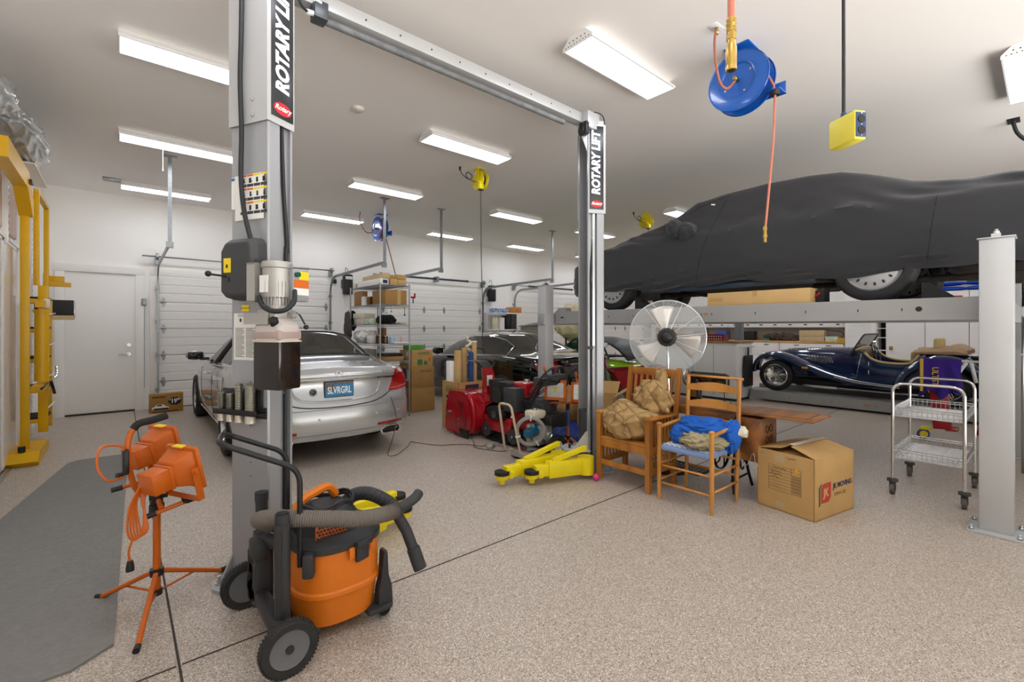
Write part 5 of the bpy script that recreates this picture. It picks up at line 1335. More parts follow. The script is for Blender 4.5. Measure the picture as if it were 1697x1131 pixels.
b.cyl((3.50, 5.5, .30), (4.16, 5.5, .30), .03, n=12); b.obj('auger_shaft', M_steel, sb)
b = B()
for s in (3.60, 3.72, 3.95, 4.07):
    b.tube([(s+.05*math.sin(2*a), 5.5+.13*math.cos(a), .25+.13*math.sin(a)) for a in [i*PI/12 for i in range(22)]], .012, 6)
b.obj('auger', M_red, sb)
b = B(); b.b2((3.515, 5.02, .0), (3.53, 5.22, .12), .003); b.tube([(3.52, 5.22, .03), (3.52, 5.30, .015), (3.52, 5.38, .06)], .008, 6); b.obj('skid_shoe', M_black, sb)
b = B(); b.b2((3.70, 4.90, .12), (4.0, 5.0, .50), .02); b.cyl((3.86, 5.0, .28), (3.86, 4.9, .28), .2, n=28); b.b2((3.70, 4.35, .14), (4.02, 4.92, .34), .02); b.obj('impeller_housing', M_red, sb)
# chute
b = B(); rg = lambda cx_, cy_, z, w_, d_: [(cx_-w_, cy_-d_, z), (cx_+w_, cy_-d_, z), (cx_+w_*.9, cy_+d_*.2, z), (cx_+w_*.5, cy_+d_, z), (cx_-w_*.5, cy_+d_, z), (cx_-w_*.9, cy_+d_*.2, z)]
b.cyl((3.86, 5.02, .50), (3.86, 5.02, .60), .10, n=20)
b.loft([rg(3.86, 5.02, .58, .085, .085), rg(3.85, 5.03, .80, .075, .075), rg(3.84, 5.06, .95, .07, .06)]); b.obj('chute', M_red, sb)
B().loft([rg(3.84, 5.06, .94, .08, .07), rg(3.80, 5.14, 1.02, .09, .07), rg(3.73, 5.24, 1.03, .10, .05)]).tube(smooth_path([(3.9, 5.0, .93), (3.93, 4.98, 1.01), (3.86, 5.06, 1.05), (3.78, 5.12, 1.04)]), .008, 6).obj('chute_deflector', M_darkgrey, sb)
B().b2((3.775, 4.935, .70), (3.865, 4.941, .84)).obj('warning_sticker', M_decalw, sb)
# engine
b = B(); b.b2((3.70, 4.42, .52), (3.98, 4.78, .78), .02)
for k in range(7): b.b2((3.69, 4.44+k*.05, .60), (3.71, 4.46+k*.05, .79))
b.b2((3.72, 4.74, .72), (3.94, 4.84, .80), .01); b.cyl((3.68, 4.62, .62), (3.74, 4.62, .62), .10, n=20); eg = b.obj('engine', M_ink, sb)
B().b2((3.66, 4.22, .44), (3.82, 4.46, .74), .02).obj('air_filter_cover', M_darkgrey, sb)
B().b2((3.80, 4.18, .62), (4.05, 4.46, .80), .035).obj('fuel_tank', M_red, sb)
B().cyl((3.92, 4.3, .80), (3.92, 4.3, .83), .035, n=14).obj('fuel_cap', M_steel, sb)
B().b2((3.64, 4.45, .30), (3.80, 4.8, .46), .04).obj('belt_cover', M_black, sb); B(T(3.637, 4.62, .38) @ RY(-90)).cyl((0, 0, 0), (0, 0, .005), .05, n=20).obj('round_badge', M_steel, sb)
B().b2((3.80, 3.90, .36), (4.06, 4.12, .63), .02).obj('battery_box', M_darkgrey, sb)
B().b2((3.76, 4.02, .22), (4.02, 4.4, .44), .03).obj('rear_cowl', M_red, sb)
for x in (3.70, 4.02):
    tr = B(); n = 46; c1, c2, r_ = (4.32, .13), (4.86, .15), .115
    pth = []
    for i in range(n):
        t = i/n
        if t < .3: a = lerp(90, 270, t/.3); pth.append((c1[0]+r_*math.cos(R(a)), c1[1]+r_*math.sin(R(a))))
        elif t < .5: k = (t-.3)/.2; pth.append((lerp(c1[0], c2[0], k), lerp(c1[1], c2[1], k)-r_))
        elif t < .8: a = lerp(270, 450, (t-.5)/.3); pth.append((c2[0]+r_*math.cos(R(a)), c2[1]+r_*math.sin(R(a))))
        else: k = (t-.8)/.2; pth.append((lerp(c2[0], c1[0], k), lerp(c2[1], c1[1], k)+r_))
    tr.loft([[(x, y, z) for y, z in pth], [(x+.11, y, z) for y, z in pth]], caps=False, sm=False)
    for y, z in pth[::2]: tr.box((x+.055, y, z), (.115, .022, .022), .003)
    tk_ = tr.obj('track', M_rubber, sb)
    for c_ in (c1, c2):
        B().cyl((x-.004, c_[0], c_[1]), (x+.11, c_[0], c_[1]), .095, n=24).cyl((x-.012, c_[0], c_[1]), (x-.004, c_[0], c_[1]), .03, n=12).obj('track_wheel', M_darkgrey, tk_)
        B().cyl((x-.016, c_[0], c_[1]), (x-.012, c_[0], c_[1]), .016, n=8).obj('wheel_nut', M_steel, tk_)
# handlebars and dash
for x in (3.70, 4.16):
    B().tube(smooth_path([(x, 4.25, .30), (x, 4.05, .50), (x+.01, 3.86, .78), (x+.01, 3.78, .88), (x+.01, 3.62, .90)], 6), .016, 10).obj('handlebar', M_black, sb)
    B().tube([(x+.01, 3.68, .898), (x+.01, 3.54, .89)], .024, 10).obj('handle_grip', M_rubber, sb)
    B().tube(smooth_path([(x, 4.0, .72), (x, 3.86, .86), (x, 3.74, .97), (x+.01, 3.64, 1.03)], 5), .012, 6).obj('control_lever', M_darkgrey, sb)
b = B(); b.b2((3.72, 3.80, .80), (4.15, 3.98, .90), .02); b.b2((3.80, 3.76, .86), (4.08, 3.92, .93), .02); b.obj('control_panel', M_darkgrey, sb)
B().cyl((3.82, 3.84, .92), (3.80, 3.86, .98), .008, n=8).obj('lever_stem', M_black, sb); B().cyl((3.80, 3.86, .98), (3.79, 3.87, 1.04), .014, n=8).obj('orange_lever', M_orange, sb)
B().cyl((3.92, 3.84, .92), (3.92, 3.84, .98), .014, n=8).sph((3.92, 3.84, .99), .024, 12).obj('joystick', M_black, sb)
for k in range(4): B().tube(smooth_path([(3.74+.1*k, 3.9, .80), (3.72+.08*k, 4.05+.02*k, .66), (3.76+.07*k, 4.2, .58), (3.78+.04*k, 4.35, .62)]), .006, 5).obj('control_cable', M_cable, sb)

# ---------------------------------------------------------------- pressure washer
pw = thing('pressure_washer', 'small wheeled pressure washer with a coiled grey hose and cream engine', 'pressure washer', (0, 0, 0))
b = B(); b.b2((3.42, 3.72, .10), (3.95, 4.0, .115), .004); b.b2((3.40, 3.72, .02), (3.41, 4.0, .115)); b.b2((3.40, 3.72, .02), (3.52, 4.0, .03)); b.add([(3.40, 3.718, .115), (3.62, 3.718, .115), (3.52, 3.718, .02), (3.40, 3.718, .02)], [(0, 1, 2, 3)]); b.b2((3.50, 3.72, .05), (3.95, 3.73, .115)); b.obj('steel_base', M_steel, pw)
B().cyl((3.46, 3.76, 0), (3.46, 3.76, .02), .025, n=12).obj('foot', M_rubber, pw); B().cyl((3.46, 3.96, 0), (3.46, 3.96, .02), .025, n=12).obj('foot', M_rubber, pw)
hd = round_path([(3.52, 3.73, .10), (3.30, 3.72, .10), (3.18, 3.74, .655), (3.18, 3.95, .655), (3.30, 3.98, .10), (3.45, 3.98, .10)], .06, 6)
B().tube(hd, .0135, 10).obj('push_frame', mat('tan enamel', '#c3b49a', .35, .2), pw)
hc = B(frame((3.40, 3.68, .36), (.80, -.55, 0), (0, 0, 1)))
for k in range(5): hc.tube([((.155-.011*(k % 3)+.004*math.sin(3*a))*math.cos(a), (.155-.011*(k % 3))*math.sin(a), .012*k) for a in [i*PI/20 for i in range(40)]], .0095, 8, closed=True)
hc.obj('coiled_hose', mat('light grey hose', '#8a8882', .5), pw)
for a in (90, 200, 300): B(frame((3.40, 3.68, .36), (.80, -.55, 0), (0, 0, 1)) @ RZ(a)).box((.145, 0, .024), (.055, .008, .085), .002).obj('cable_tie', M_white, pw)
b = B(); b.cyl((3.50, 3.80, .30), (3.66, 3.86, .30), .062, .07, n=20); b.box((3.47, 3.78, .30), (.08, .09, .08), .01); b.sph((3.56, 3.8, .36), .035, 12); b.obj('pump', mat('blue pump enamel', '#17617f', .25, coat=.4), pw)
B().cyl((3.50, 3.76, .24), (3.46, 3.70, .22), .014, n=8).cyl((3.46, 3.76, .37), (3.42, 3.72, .40), .012, n=8).obj('brass_fitting', M_brass, pw)
b = B(); b.b2((3.62, 3.78, .13), (3.86, 4.0, .36), .03); b.cyl((3.74, 3.76, .24), (3.74, 3.70, .24), .06, .04, n=16); b.obj('engine_block', M_alu, pw)
B().b2((3.58, 3.80, .43), (3.78, 3.98, .53), .03).obj('fuel_tank', mat('cream enamel', '#d9d0bb', .35), pw); B().cyl((3.66, 3.88, .53), (3.66, 3.88, .555), .028, n=14).obj('fuel_cap', M_steel, pw)
b = B(); b.b2((3.74, 3.70, .36), (3.90, 3.86, .47), .015)
for k in range(4): b.b2((3.75, 3.695, .37+.025*k), (3.89, 3.70, .382+.025*k))
b.obj('muffler_guard', M_ink, pw); B().b2((3.86, 3.66, .33), (3.98, 3.80, .50), .02).obj('air_filter', M_black, pw)
B().tube(smooth_path([(3.68, 3.72, .36), (3.67, 3.70, .22), (3.72, 3.69, .19), (3.76, 3.7, .26)], 5), .012, 8).obj('exhaust_tube', M_steel, pw)
for y in (3.66, 4.06):
    sd = -1 if y < 3.8 else 1
    Mw = T(3.80, y, .13) @ Mx(((1, 0, 0, 0), (0, 0, sd, 0), (0, 1, 0, 0), (0, 0, 0, 1)))
    t_ = B(Mw).lathe([(.065, -.03), (.09, -.04), (.12, -.03), (.13, 0), (.12, .03), (.09, .04), (.065, .03)], n=36, closed=True)
    for k in range(30): t_.box((.126, 0, 0), (.01, .012, .05), M=RZ(12*k))
    t_ = t_.obj('wheel', M_rubber, pw)
    B(Mw).lathe([(.066, -.02), (.066, .025), (.055, .02), (.02, .01), (.02, .03), (0, .03)], n=28).obj('wheel_hub', M_white, t_)
    k = B(Mw)
    for q in range(4): k.cyl((.035*math.cos(q*PI/2), .035*math.sin(q*PI/2), .015), (.035*math.cos(q*PI/2), .035*math.sin(q*PI/2), .022), .007, n=6)
    k.obj('hub_bolt', M_brass, t_)['kind'] = 'stuff'

# charger and leads
ch = thing('battery_charger', 'small grey battery charger lying on the floor by the snow blower', 'charger', (3.50, 4.50, 0), 40)
b = B(); b.b2((-.09, -.035, 0), (.09, .035, .055), .008)
for k in range(7): b.b2((-.07+k*.02, -.037, .01), (-.062+k*.02, .037, .057))
b.obj('case', M_alu, ch)
M_redc = mat('dark red cable', '#4a1512', .5); M_blkc = M_cable
def floor_cable(nm, pts, m, lab, r=.004, cat='cable'):
    return tag(B().tube(smooth_path(pts, 8), r, 6).obj(nm, m), lab, cat)
floor_cable('charger_cable', [(2.47, 5.13, .66), (2.50, 5.05, .45), (2.44, 4.98, .25), (2.38, 4.99, .06), (2.36, 4.96, .005), (2.44, 4.93, .005), (2.55, 5.02, .005), (2.75, 5.22, .005), (2.87, 5.38, .005), (2.93, 5.24, .005), (3.05, 5.0, .005), (3.25, 4.88, .005), (3.36, 4.76, .005), (3.44, 4.60, .005), (3.48, 4.57, .03)], M_redc, 'thin red cable running from the silver sedan trunk to the charger')
floor_cable('charger_lead', [(3.56, 4.45, .03), (3.62, 4.35, .005), (3.58, 4.24, .005), (3.46, 4.28, .005), (3.38, 4.45, .005), (3.34, 4.62, .005), (3.42, 4.74, .005), (3.50, 4.9, .03), (3.47, 5.02, .12), (3.48, 5.1, .5)], M_blkc, 'thin black lead looping from the charger to the snow blower')

# ---------------------------------------------------------------- cardboard boxes
uh = thing('open_moving_box', 'open moving box with printed sides, holding cardboard tubes', 'box', (3.90, 5.68, 0), 0)
w_, d_, h_ = .46, .44, .70
b = B()
for a, c in (((-w_/2, -d_/2, 0), (w_/2, -d_/2+.006, h_)), ((-w_/2, d_/2-.006, 0), (w_/2, d_/2, h_)), ((-w_/2, -d_/2, 0), (-w_/2+.006, d_/2, h_)), ((w_/2-.006, -d_/2, 0), (w_/2, d_/2, h_)), ((-w_/2, -d_/2, 0), (w_/2, d_/2, .008))): b.b2(a, c)
b.obj('carton', M_card, uh)
text('U-HAUL', .075, frame((-.232, -.02, .585), (0, -1, 0), (0, 0, 1)), M_green, uh, 'print', .0004, off=.003)
b = B()
for z in (.54, .63): b.b2((-.2315, -.16, z), (-.2308, .12, z+.006))
for y in (-.16, .114): b.b2((-.2315, y, .54), (-.2308, y+.006, .636))
b.obj('print_border', M_green, uh)
B().b2((-.2315, -.15, .525), (-.2308, .11, .533)).obj('print_rule', M_decalo, uh)
rr = random.Random(5)
for k in range(6):
    q = B(); z = .47-.075*k
    q.prism([(.08+rr.uniform(-.02, .02)+.022*math.cos(a)*(1+.4*rr.random()), z+.02*math.sin(a)*(1+.6*rr.random())) for a in [i*PI/4 for i in range(8)]], -.2315, -.2308, YZX); q.obj('printed_symbol', M_ink, uh)
b = B()
for k in range(5): b.b2((-.2315, -.12+.03*k, .13), (-.2308, -.11+.03*k, .33))
b.obj('printed_lines', M_ink, uh)['kind'] = 'stuff'
B().b2((-.12, -.2215, .60), (.12, -.2205, .66)).obj('end_print', M_navy, uh)
def tube_thing(x, y, r, z1, m, lab, cap=False, lean=(0, 0)):
    t = thing('cardboard_tube', lab, 'tube', (x, y, .01), 0)
    b = B(); a, e = V((0, 0, 0)), V((lean[0], lean[1], z1))
    b.cyl(a, e, r, n=24, caps=False); b.cyl(a+V((0, 0, .005)), e, r-.004, n=24, caps=False); b.cyl(a, a+V((0, 0, .004)), r, n=24); b.obj('tube_wall', m, t)
    if cap: B().cyl(e-V((0, 0, .01)), e+V((0, 0, .006)), r+.002, n=24).obj('end_cap', M_white, t)
    return t
tube_thing(3.83, 5.72, .058, 1.14, M_card2, 'widest brown cardboard tube standing in the open box')
tube_thing(3.97, 5.76, .04, 1.17, M_card2, 'narrow brown cardboard tube behind the blue poster tube')
tube_thing(3.98, 5.60, .036, 1.11, mat('blue tube print', '#1f4488', .5), 'blue printed tube standing in the open box')
tube_thing(4.07, 5.64, .038, 1.27, M_card2, 'tallest brown cardboard tube in the open box, nearest the chute', True)
t = thing('white_carton', 'narrow white carton standing at the back of the open box', 'box', (3.74, 5.80, .01)); B().b2((-.035, -.05, 0), (.04, .05, .98), .003).obj('carton', M_white, t)
rp = B(); rp.tube([(4.02+.035*math.cos(a), 5.72+.035*math.sin(a), 1.14+.02*a) for a in [i*.4 for i in range(26)]], .022, 8); tag(rp.obj('paper_roll', mat('cream paper', '#ddd5bd', .8)), 'crumpled roll of cream paper sticking out of the open box', 'paper')

def uprint(t, x, y, z, w_, big=True):
    if big:
        text('U-HAUL', .06, frame((x, y, z), (1, 0, 0), (0, 0, 1)), M_green, t, 'print', .0004, off=.003)
        B().b2((x-.13, y-.0005, z-.045), (x+.13, y, z-.038)).b2((x-.13, y-.0005, z+.038), (x+.13, y, z+.043)).obj('print_border', M_decalo, t)
s1 = carton('cardboard_box', 'plain brown cardboard box at the bottom of the stack of three', 'box', (4.11, 7.50, 0), 0, (.47, .52, .41), M_cardd, 'stacked cardboard boxes')
s2 = carton('cardboard_box', 'brown cardboard box with a white label, middle of the stack', 'box', (4.11, 7.50, .411), 0, (.46, .50, .38), M_cardd, 'stacked cardboard boxes')
B().b2((-.2312, -.2, .14), (-.2305, -.1, .33)).obj('shipping_label', M_decalw, s2); text('FRAGILE', .04, frame((.05, -.2505, .30), (1, 0, 0), (0, 0, 1)), M_ink, s2, 'print', .0004)
B().b2((-.04, -.2508, .28), (-.03, -.2503, .33)).b2((.14, -.2508, .28), (.15, -.2503, .33)).obj('print_border', M_ink, s2)
s3 = carton('cardboard_box', 'moving box with green and orange print on top of the stack', 'box', (4.11, 7.50, .793), 0, (.42, .46, .29), M_card, 'stacked cardboard boxes')
uprint(s3, .03, -.2305, .235, 1); B().b2((-.10, -.2308, .03), (.0, -.2303, .13)).b2((.03, -.2308, .03), (.10, -.2303, .10)).obj('green_picture', M_green, s3); B().b2((.12, -.2308, .09), (.17, -.2303, .15)).obj('orange_picture', M_decalo, s3)
B().b2((-.2108, -.1, .18), (-.2103, -.02, .27)).obj('shipping_label', M_decalw, s3); B().b2((-.2108, .0, .04), (-.2103, .18, .14)).obj('green_picture', M_green, s3)
carton('green_box', 'small green box on top of the stacked cardboard boxes', 'box', (4.08, 7.56, 1.084), 0, (.28, .24, .09), mat('green carton', '#4f9a35', .5), tape=False)
nb = carton('cardboard_box', 'small cardboard box with a car picture and a printed price by the door', 'box', (.63, 10.14, 0), 4, (.47, .16, .33), mat('ochre carton', '#a2793d', .8), tape=False)
text("'19", .10, frame((.09, -.0815, .19), (1, 0, 0), (0, 0, 1)), M_signw, nb, 'price', .0005, off=.003, sx=.9); text('99', .05, frame((.165, -.0815, .215), (1, 0, 0), (0, 0, 1)), M_signw, nb, 'price', .0005, off=.002)
b = B(); b.prism([((.09+.105*math.cos(k*PI/12)*(1 if k % 2 else .82)), .19+.075*math.sin(k*PI/12)*(1 if k % 2 else .82)) for k in range(24)], 0, .0006, Mx(((1, 0, 0, .02), (0, 0, 1, -.0808), (0, 1, 0, 0), (0, 0, 0, 1)))); b.obj('price_burst', M_ink, nb)
b = B(); b.prism([(-.20, .06), (.02, .06), (.03, .10), (-.02, .115), (-.06, .15), (-.14, .15), (-.17, .115), (-.21, .10)], 0, .0006, Mx(((1, 0, 0, 0), (0, 0, 1, -.0808), (0, 1, 0, 0), (0, 0, 0, 1)))); cp_ = b.obj('car_picture', M_signw, nb)
B().b2((-.19, -.0822, .055), (.02, -.0812, .085)).b2((-.14, -.0822, .12), (-.07, -.0812, .145)).obj('picture_shadow', M_ink, cp_)
B().b2((-.21, -.0812, .26), (-.02, -.0805, .29)).b2((-.2, -.0812, .01), (.16, -.0805, .035)).obj('printed_strip', mat('brown print', '#6b4a22', .7), nb)

# moving box with lifted flaps
Mb = thing('moving_box', 'large brown moving box with a red and green company mark', 'box', (4.345, 1.33, 0), -11)
L_, D_, H_ = .585, .455, .475
b = B()
for a, c in (((-L_/2, -D_/2, 0), (L_/2, -D_/2+.006, H_)), ((-L_/2, D_/2-.006, 0), (L_/2, D_/2, H_)), ((-L_/2, -D_/2, 0), (-L_/2+.006, D_/2, H_)), ((L_/2-.006, -D_/2, 0), (L_/2, D_/2, H_)), ((-L_/2, -D_/2, 0), (L_/2, D_/2, .008)), ((-L_/2+.006, -D_/2+.006, H_-.02), (L_/2-.006, D_/2-.006, H_-.014))): b.b2(a, c)
b.obj('carton', M_card, Mb)
def flap(pts, nm='flap'):
    o = B(); n = len(pts); q = [(p[0], p[1], p[2]+.006) for p in pts]
    o.add(pts+q, [tuple(range(n))[::-1], tuple(range(n, 2*n))]+[(i, (i+1) % n, n+(i+1) % n, n+i) for i in range(n)]); return o.obj(nm, M_card, Mb)
flap([(-L_/2, -D_/2, H_), (L_/2, -D_/2, H_), (L_/2-.01, .0, H_+.05), (-L_/2+.06, -.02, H_+.045)])
flap([(-L_/2, D_/2, H_), (L_/2, D_/2, H_), (L_/2, .0, H_+.055), (-L_/2, .03, H_+.035)])
B().add([(L_/2-.1, -.03, H_+.0585), (L_/2, -.03, H_+.0585), (L_/2, .03, H_+.0595), (-L_/2+.1, .03, H_+.053), (-L_/2+.1, -.03, H_+.053)], [(0, 1, 2, 3, 4)]).obj('tape', mat('clear tape', '#b7a27c', .2), Mb)
fy = -D_/2-.0006
rb = B(); ox = -.225
mp = lambda pts: [(ox+x, .105+z) for x, z in pts]
XZ = Mx(((1, 0, 0, 0), (0, 0, 1, fy-.0006), (0, 1, 0, 0), (0, 0, 0, 1)))
B().prism(mp([(.02, .02), (.13, .02), (.165, .055), (.165, .17), (.055, .17), (.02, .135)]), 0, .0006, XZ).obj('red_mark', mat('red print on card', '#b5402c', .7), Mb)
B().prism(mp([(-.01, .0), (.01, .005), (.01, .135), (.04, .17), (.022, .17), (-.01, .14)]), 0, .0006, XZ).obj('green_mark', mat('dark green print', '#1f4f3e', .7), Mb)
text('JK', .085, frame((ox+.093, fy-.0008, .20), (1, 0, 0), (0, 0, 1)), M_card2, Mb, 'mark_letters', .0004, off=.003, sx=.9)
text('JK MOVING', .056, frame((ox+.34, fy-.0008, .232), (1, 0, 0), (0, 0, 1)), M_navy, Mb, 'print', .0004, off=.002, sx=1.0)
text('SERVICES', .038, frame((ox+.30, fy-.0008, .165), (1, 0, 0), (0, 0, 1)), mat('brown print', '#6b4a22', .7), Mb, 'print', .0004, sx=1.0, space=1.15)
fx = -L_/2-.0006
b = B()
for z in (.36, .335, .31, .285, .26, .235, .21, .185, .16): b.b2((fx-.0004, -.13, z), (fx, .13, z+.0016))
for y in (-.13, -.055, .1285): b.b2((fx-.0004, y, .16), (fx, y+.0016, .362))
for z in [.17+.012*k for k in range(12)]: b.b2((fx-.0004, -.125, z), (fx, -.06, z+.003))
b.obj('printed_form', M_ink, Mb)['kind'] = 'stuff'
def scribble(y0, z0, n, seed, sz=.014, nm='handwriting'):
    q = random.Random(seed); p = [(fx-.001, y0-i*sz*.5, z0+q.uniform(-sz, sz)*.8) for i in range(n)]
    return B().tube(smooth_path(p, 3), .0012, 4).obj(nm, M_ink, Mb)
scribble(.09, .345, 16, 1); scribble(.11, .315, 12, 2); scribble(.12, .292, 16, 3, .013); scribble(.12, .268, 14, 4, .013); scribble(.20, .435, 4, 5, .02); scribble(-.02, .44, 14, 6, .011)
B().b2((fx-.0006, -.105, .335), (fx, -.085, .375)).obj('yellow_tag', mat('yellow tag', '#e6a01c', .5), Mb)
for z0, z1 in ((.39, .45), (.02, .08)): B().b2((fx-.0003, -.0, z0), (fx, .075, z1)).obj('tape_patch', mat('clear tape', '#b7a27c', .2), Mb)

# large paper sacks, tarp and box behind the second light
def carton_open(name, lab, c, rz, w_, d_, h_):
    t = thing(name, lab, 'box', c, rz); b = B()
    for a, e in (((-w_/2, -d_/2, 0), (w_/2, -d_/2+.006, h_)), ((-w_/2, d_/2-.006, 0), (w_/2, d_/2, h_)), ((-w_/2, -d_/2, 0), (-w_/2+.006, d_/2, h_)), ((w_/2-.006, -d_/2, 0), (w_/2, d_/2, h_)), ((-w_/2, -d_/2, 0), (w_/2, d_/2, .008))): b.b2(a, e)
    b.obj('carton', M_card, t); return t
t = carton_open('open_cardboard_box', 'open brown cardboard box standing beyond the second lift column', (4.78, 3.86, 0), 30, .5, .45, .60)
b = B(); b.add([(-.25, -.225, .6), (.25, -.225, .6), (.27, -.42, .72), (-.27, -.42, .72)], [(0, 1, 2, 3)]); b.add([(.25, -.225, .6), (.25, .225, .6), (.44, .24, .74), (.44, -.24, .74)], [(0, 1, 2, 3)]); o = b.obj('flap', M_card, t); md = o.modifiers.new('s', 'SOLIDIFY'); md.thickness = .006
o = lump((4.72, 4.42, .30), .42, .30, .38, 3, .2, 2, .12, 7, 70, 0.0).obj('paper_sack', mat('brown kraft paper', '#a5855a', .75), soft=True); tag(o, 'large crumpled brown paper sack behind the second work light', 'sack')
o = lump((4.60, 4.02, .10), .44, .22, .16, 9, .2, 2, .15, 8, 70, 0.0).obj('blue_tarp', mat('blue tarpaulin', '#1d3f94', .4), soft=True); tag(o, 'folded blue tarpaulin on the floor behind the second work light', 'tarpaulin')
# ---------------------------------------------------------------- mission armchair (faces the first lift column)
M_oak = m_wood('golden oak', '#bd7f35', '#8f5720', .35, 3, (1, 1, .15))
M_oak2 = m_wood('pale turned oak', '#c98d43', '#a66e2e', .35, 3, (1, 1, .15))
M_walnut = m_wood('worn walnut', '#96602f', '#5a3518', .4, 3, (.25, 1, 1))
ac = thing('wooden_armchair', 'slatted wooden armchair holding a crumpled tan quilt', 'chair', (0, 0, 0))
def post(a, c, s, par, m, nm='leg'): 
    a = V(a); c = V(c); b = B(); h = s/2
    b.add([a+V((-h, -h, 0)), a+V((h, -h, 0)), a+V((h, h, 0)), a+V((-h, h, 0)), c+V((-h, -h, 0)), c+V((h, -h, 0)), c+V((h, h, 0)), c+V((-h, h, 0))], [(3, 2, 1, 0), (4, 5, 6, 7), (0, 1, 5, 4), (1, 2, 6, 5), (2, 3, 7, 6), (3, 0, 4, 7)])
    return b.obj(nm, m, par, bevel=.004)
FX, BX, Y0, Y1 = 3.60, 4.02, 2.335, 2.885
for y in (Y0, Y1):
    post((FX, y, 0), (FX, y, .645), .048, ac, M_oak); post((BX, y, 0), (BX, y, .42), .045, ac, M_oak)
    post((BX, y, .38), (4.13, y, 1.09), .042, ac, M_oak, 'back_post')
    B().b2((FX-.03, y-.035, .645), (4.06, y+.035, .67), .006).obj('armrest', M_oak, ac)
    B().b2((FX, y-.012, .15), (BX, y+.012, .21), .004).b2((FX, y-.012, .33), (BX, y+.012, .40), .004).obj('side_rail', M_oak, ac)
    for k in range(7): x = FX+.06+k*.052; B().b2((x-.011, y-.006, .40), (x+.011, y+.006, .645)).obj('arm_slat', M_oak, ac); B().b2((x-.011, y-.006, .21), (x+.011, y+.006, .33)).obj('side_slat', M_oak, ac)
B().b2((FX-.012, Y0, .33), (FX+.012, Y1, .405), .004).b2((FX-.012, Y0, .15), (FX+.012, Y1, .20), .004).obj('front_rail', M_oak, ac)
B().b2((FX-.02, Y0+.02, .405), (BX, Y1-.02, .43), .006).obj('seat', M_oak, ac)
for z, h_ in ((1.00, .075), (.50, .05)):
    x = lerp(BX, 4.13, (z-.38)/.71); B().b2((x-.012, Y0, z), (x+.012, Y1, z+h_), .004).obj('back_rail', M_oak, ac)
for k in range(7):
    y = Y0+.07+k*.068; post((lerp(BX, 4.13, (.53-.38)/.71), y, .53), (lerp(BX, 4.13, (1.02-.38)/.71), y, 1.02), .024, ac, M_oak, 'back_slat')
M_quilt = mat('tan quilt', '#ae8e5e', .9, bump=.15, bscale=25, var=.12, vscale=10)
def quilted(m):
    N = m.node_tree.nodes; L = m.node_tree.links; p = N['Principled BSDF']; tc = N.new('ShaderNodeTexCoord')
    last = None
    for rot in ((.6, .2, .7), (.3, .9, -.8)):
        mp = N.new('ShaderNodeMapping'); mp.inputs['Rotation'].default_value = rot; L.new(tc.outputs['Object'], mp.inputs['Vector'])
        w = N.new('ShaderNodeTexWave'); w.inputs['Scale'].default_value = 2.6; w.inputs['Distortion'].default_value = 1.0; L.new(mp.outputs['Vector'], w.inputs['Vector'])
        q = N.new('ShaderNodeMath'); q.operation = 'POWER'; q.inputs[1].default_value = .3; L.new(w.outputs['Fac'], q.inputs[0])
        if last is None: last = q
        else:
            k = N.new('ShaderNodeMath'); k.operation = 'MINIMUM'; L.new(last.outputs[0], k.inputs[0]); L.new(q.outputs[0], k.inputs[1]); last = k
    bp = N.new('ShaderNodeBump'); bp.inputs['Strength'].default_value = 1; bp.inputs['Distance'].default_value = .03
    L.new(last.outputs[0], bp.inputs['Height']); L.new(bp.outputs['Normal'], p.inputs['Normal'])
M_quilt = mat('stitched tan quilt', '#ae8e5e', .9); quilted(M_quilt)
b = lump((3.79, 2.64, .585), .25, .28, .18, 4, .28, 1.8, .11, 7, 110, .432)
lump((3.92, 2.50, .78), .13, .18, .17, 12, .3, 2.2, .13, 7, 80, .6, b=b)
lump((4.00, 2.45, .95), .05, .055, .13, 2, .25, 2, .2, 6, 40, b=b)
q = tag(b.obj('quilt', M_quilt, soft=True), 'crumpled tan quilt heaped on the slatted armchair', 'quilt')
# ladder back chair
lc = thing('ladder_back_chair', 'ladder-back wooden chair with blue and white woven seat and folded clothes', 'chair', (0, 0, 0))
fx_, bx_, ya, yb = 3.555, 4.02, 1.735, 2.20
def turned(a, c, r, par, nm='leg', knob=False):
    a = V(a); c = V(c); n = 14; pts = [a.lerp(c, i/n) for i in range(n+1)]
    rr_ = [r*(.72+.28*min(1, i/3)) for i in range(n+1)]
    b = B().tube(pts, rr_, 12)
    if knob: b.sph(c+V((0, 0, .006)), r*1.35, 14, sq=(1, 1, .7))
    return b.obj(nm, M_oak2, par)
for y in (ya, yb):
    turned((fx_, y, 0), (fx_, y, .645), .018, lc, knob=True)
    turned((bx_-.02, y*.98+.04, 0), (4.055, y, 1.04), .018, lc)
    B().tube(smooth_path([(fx_-.01, y, .62), (3.75, y, .635), (4.02, y, .645)], 5), .015, 8).obj('armrest', M_oak2, lc)
    for z in (.17, .31): B().tube([(fx_, y, z), (4.0, y, z)], .010, 8).obj('side_rung', M_oak2, lc)
for x, zs_ in ((fx_, (.15, .30)), (4.01, (.22, .36))):
    for z in zs_: B().tube([(x, ya, z), (x, yb, z)], .010, 8).obj('cross_rung', M_oak2, lc)
B().tube([(4.06, ya-.03, 1.04), (4.06, yb+.03, 1.04)], .011, 8).obj('top_rail', M_oak2, lc)
for z in (.60, .76, .91):
    rows = []
    for i in range(13):
        u = i/12; y = lerp(ya, yb, u); x = 4.01+.05*(z-.4)+.03*math.sin(PI*u); h_ = .045+.035*math.sin(PI*u)
        rows.append([(x-.006, y, z), (x-.006, y, z+h_), (x+.006, y, z+h_), (x+.006, y, z)])
    B().loft(rows, sm=False).obj('back_slat', M_oak2, lc)
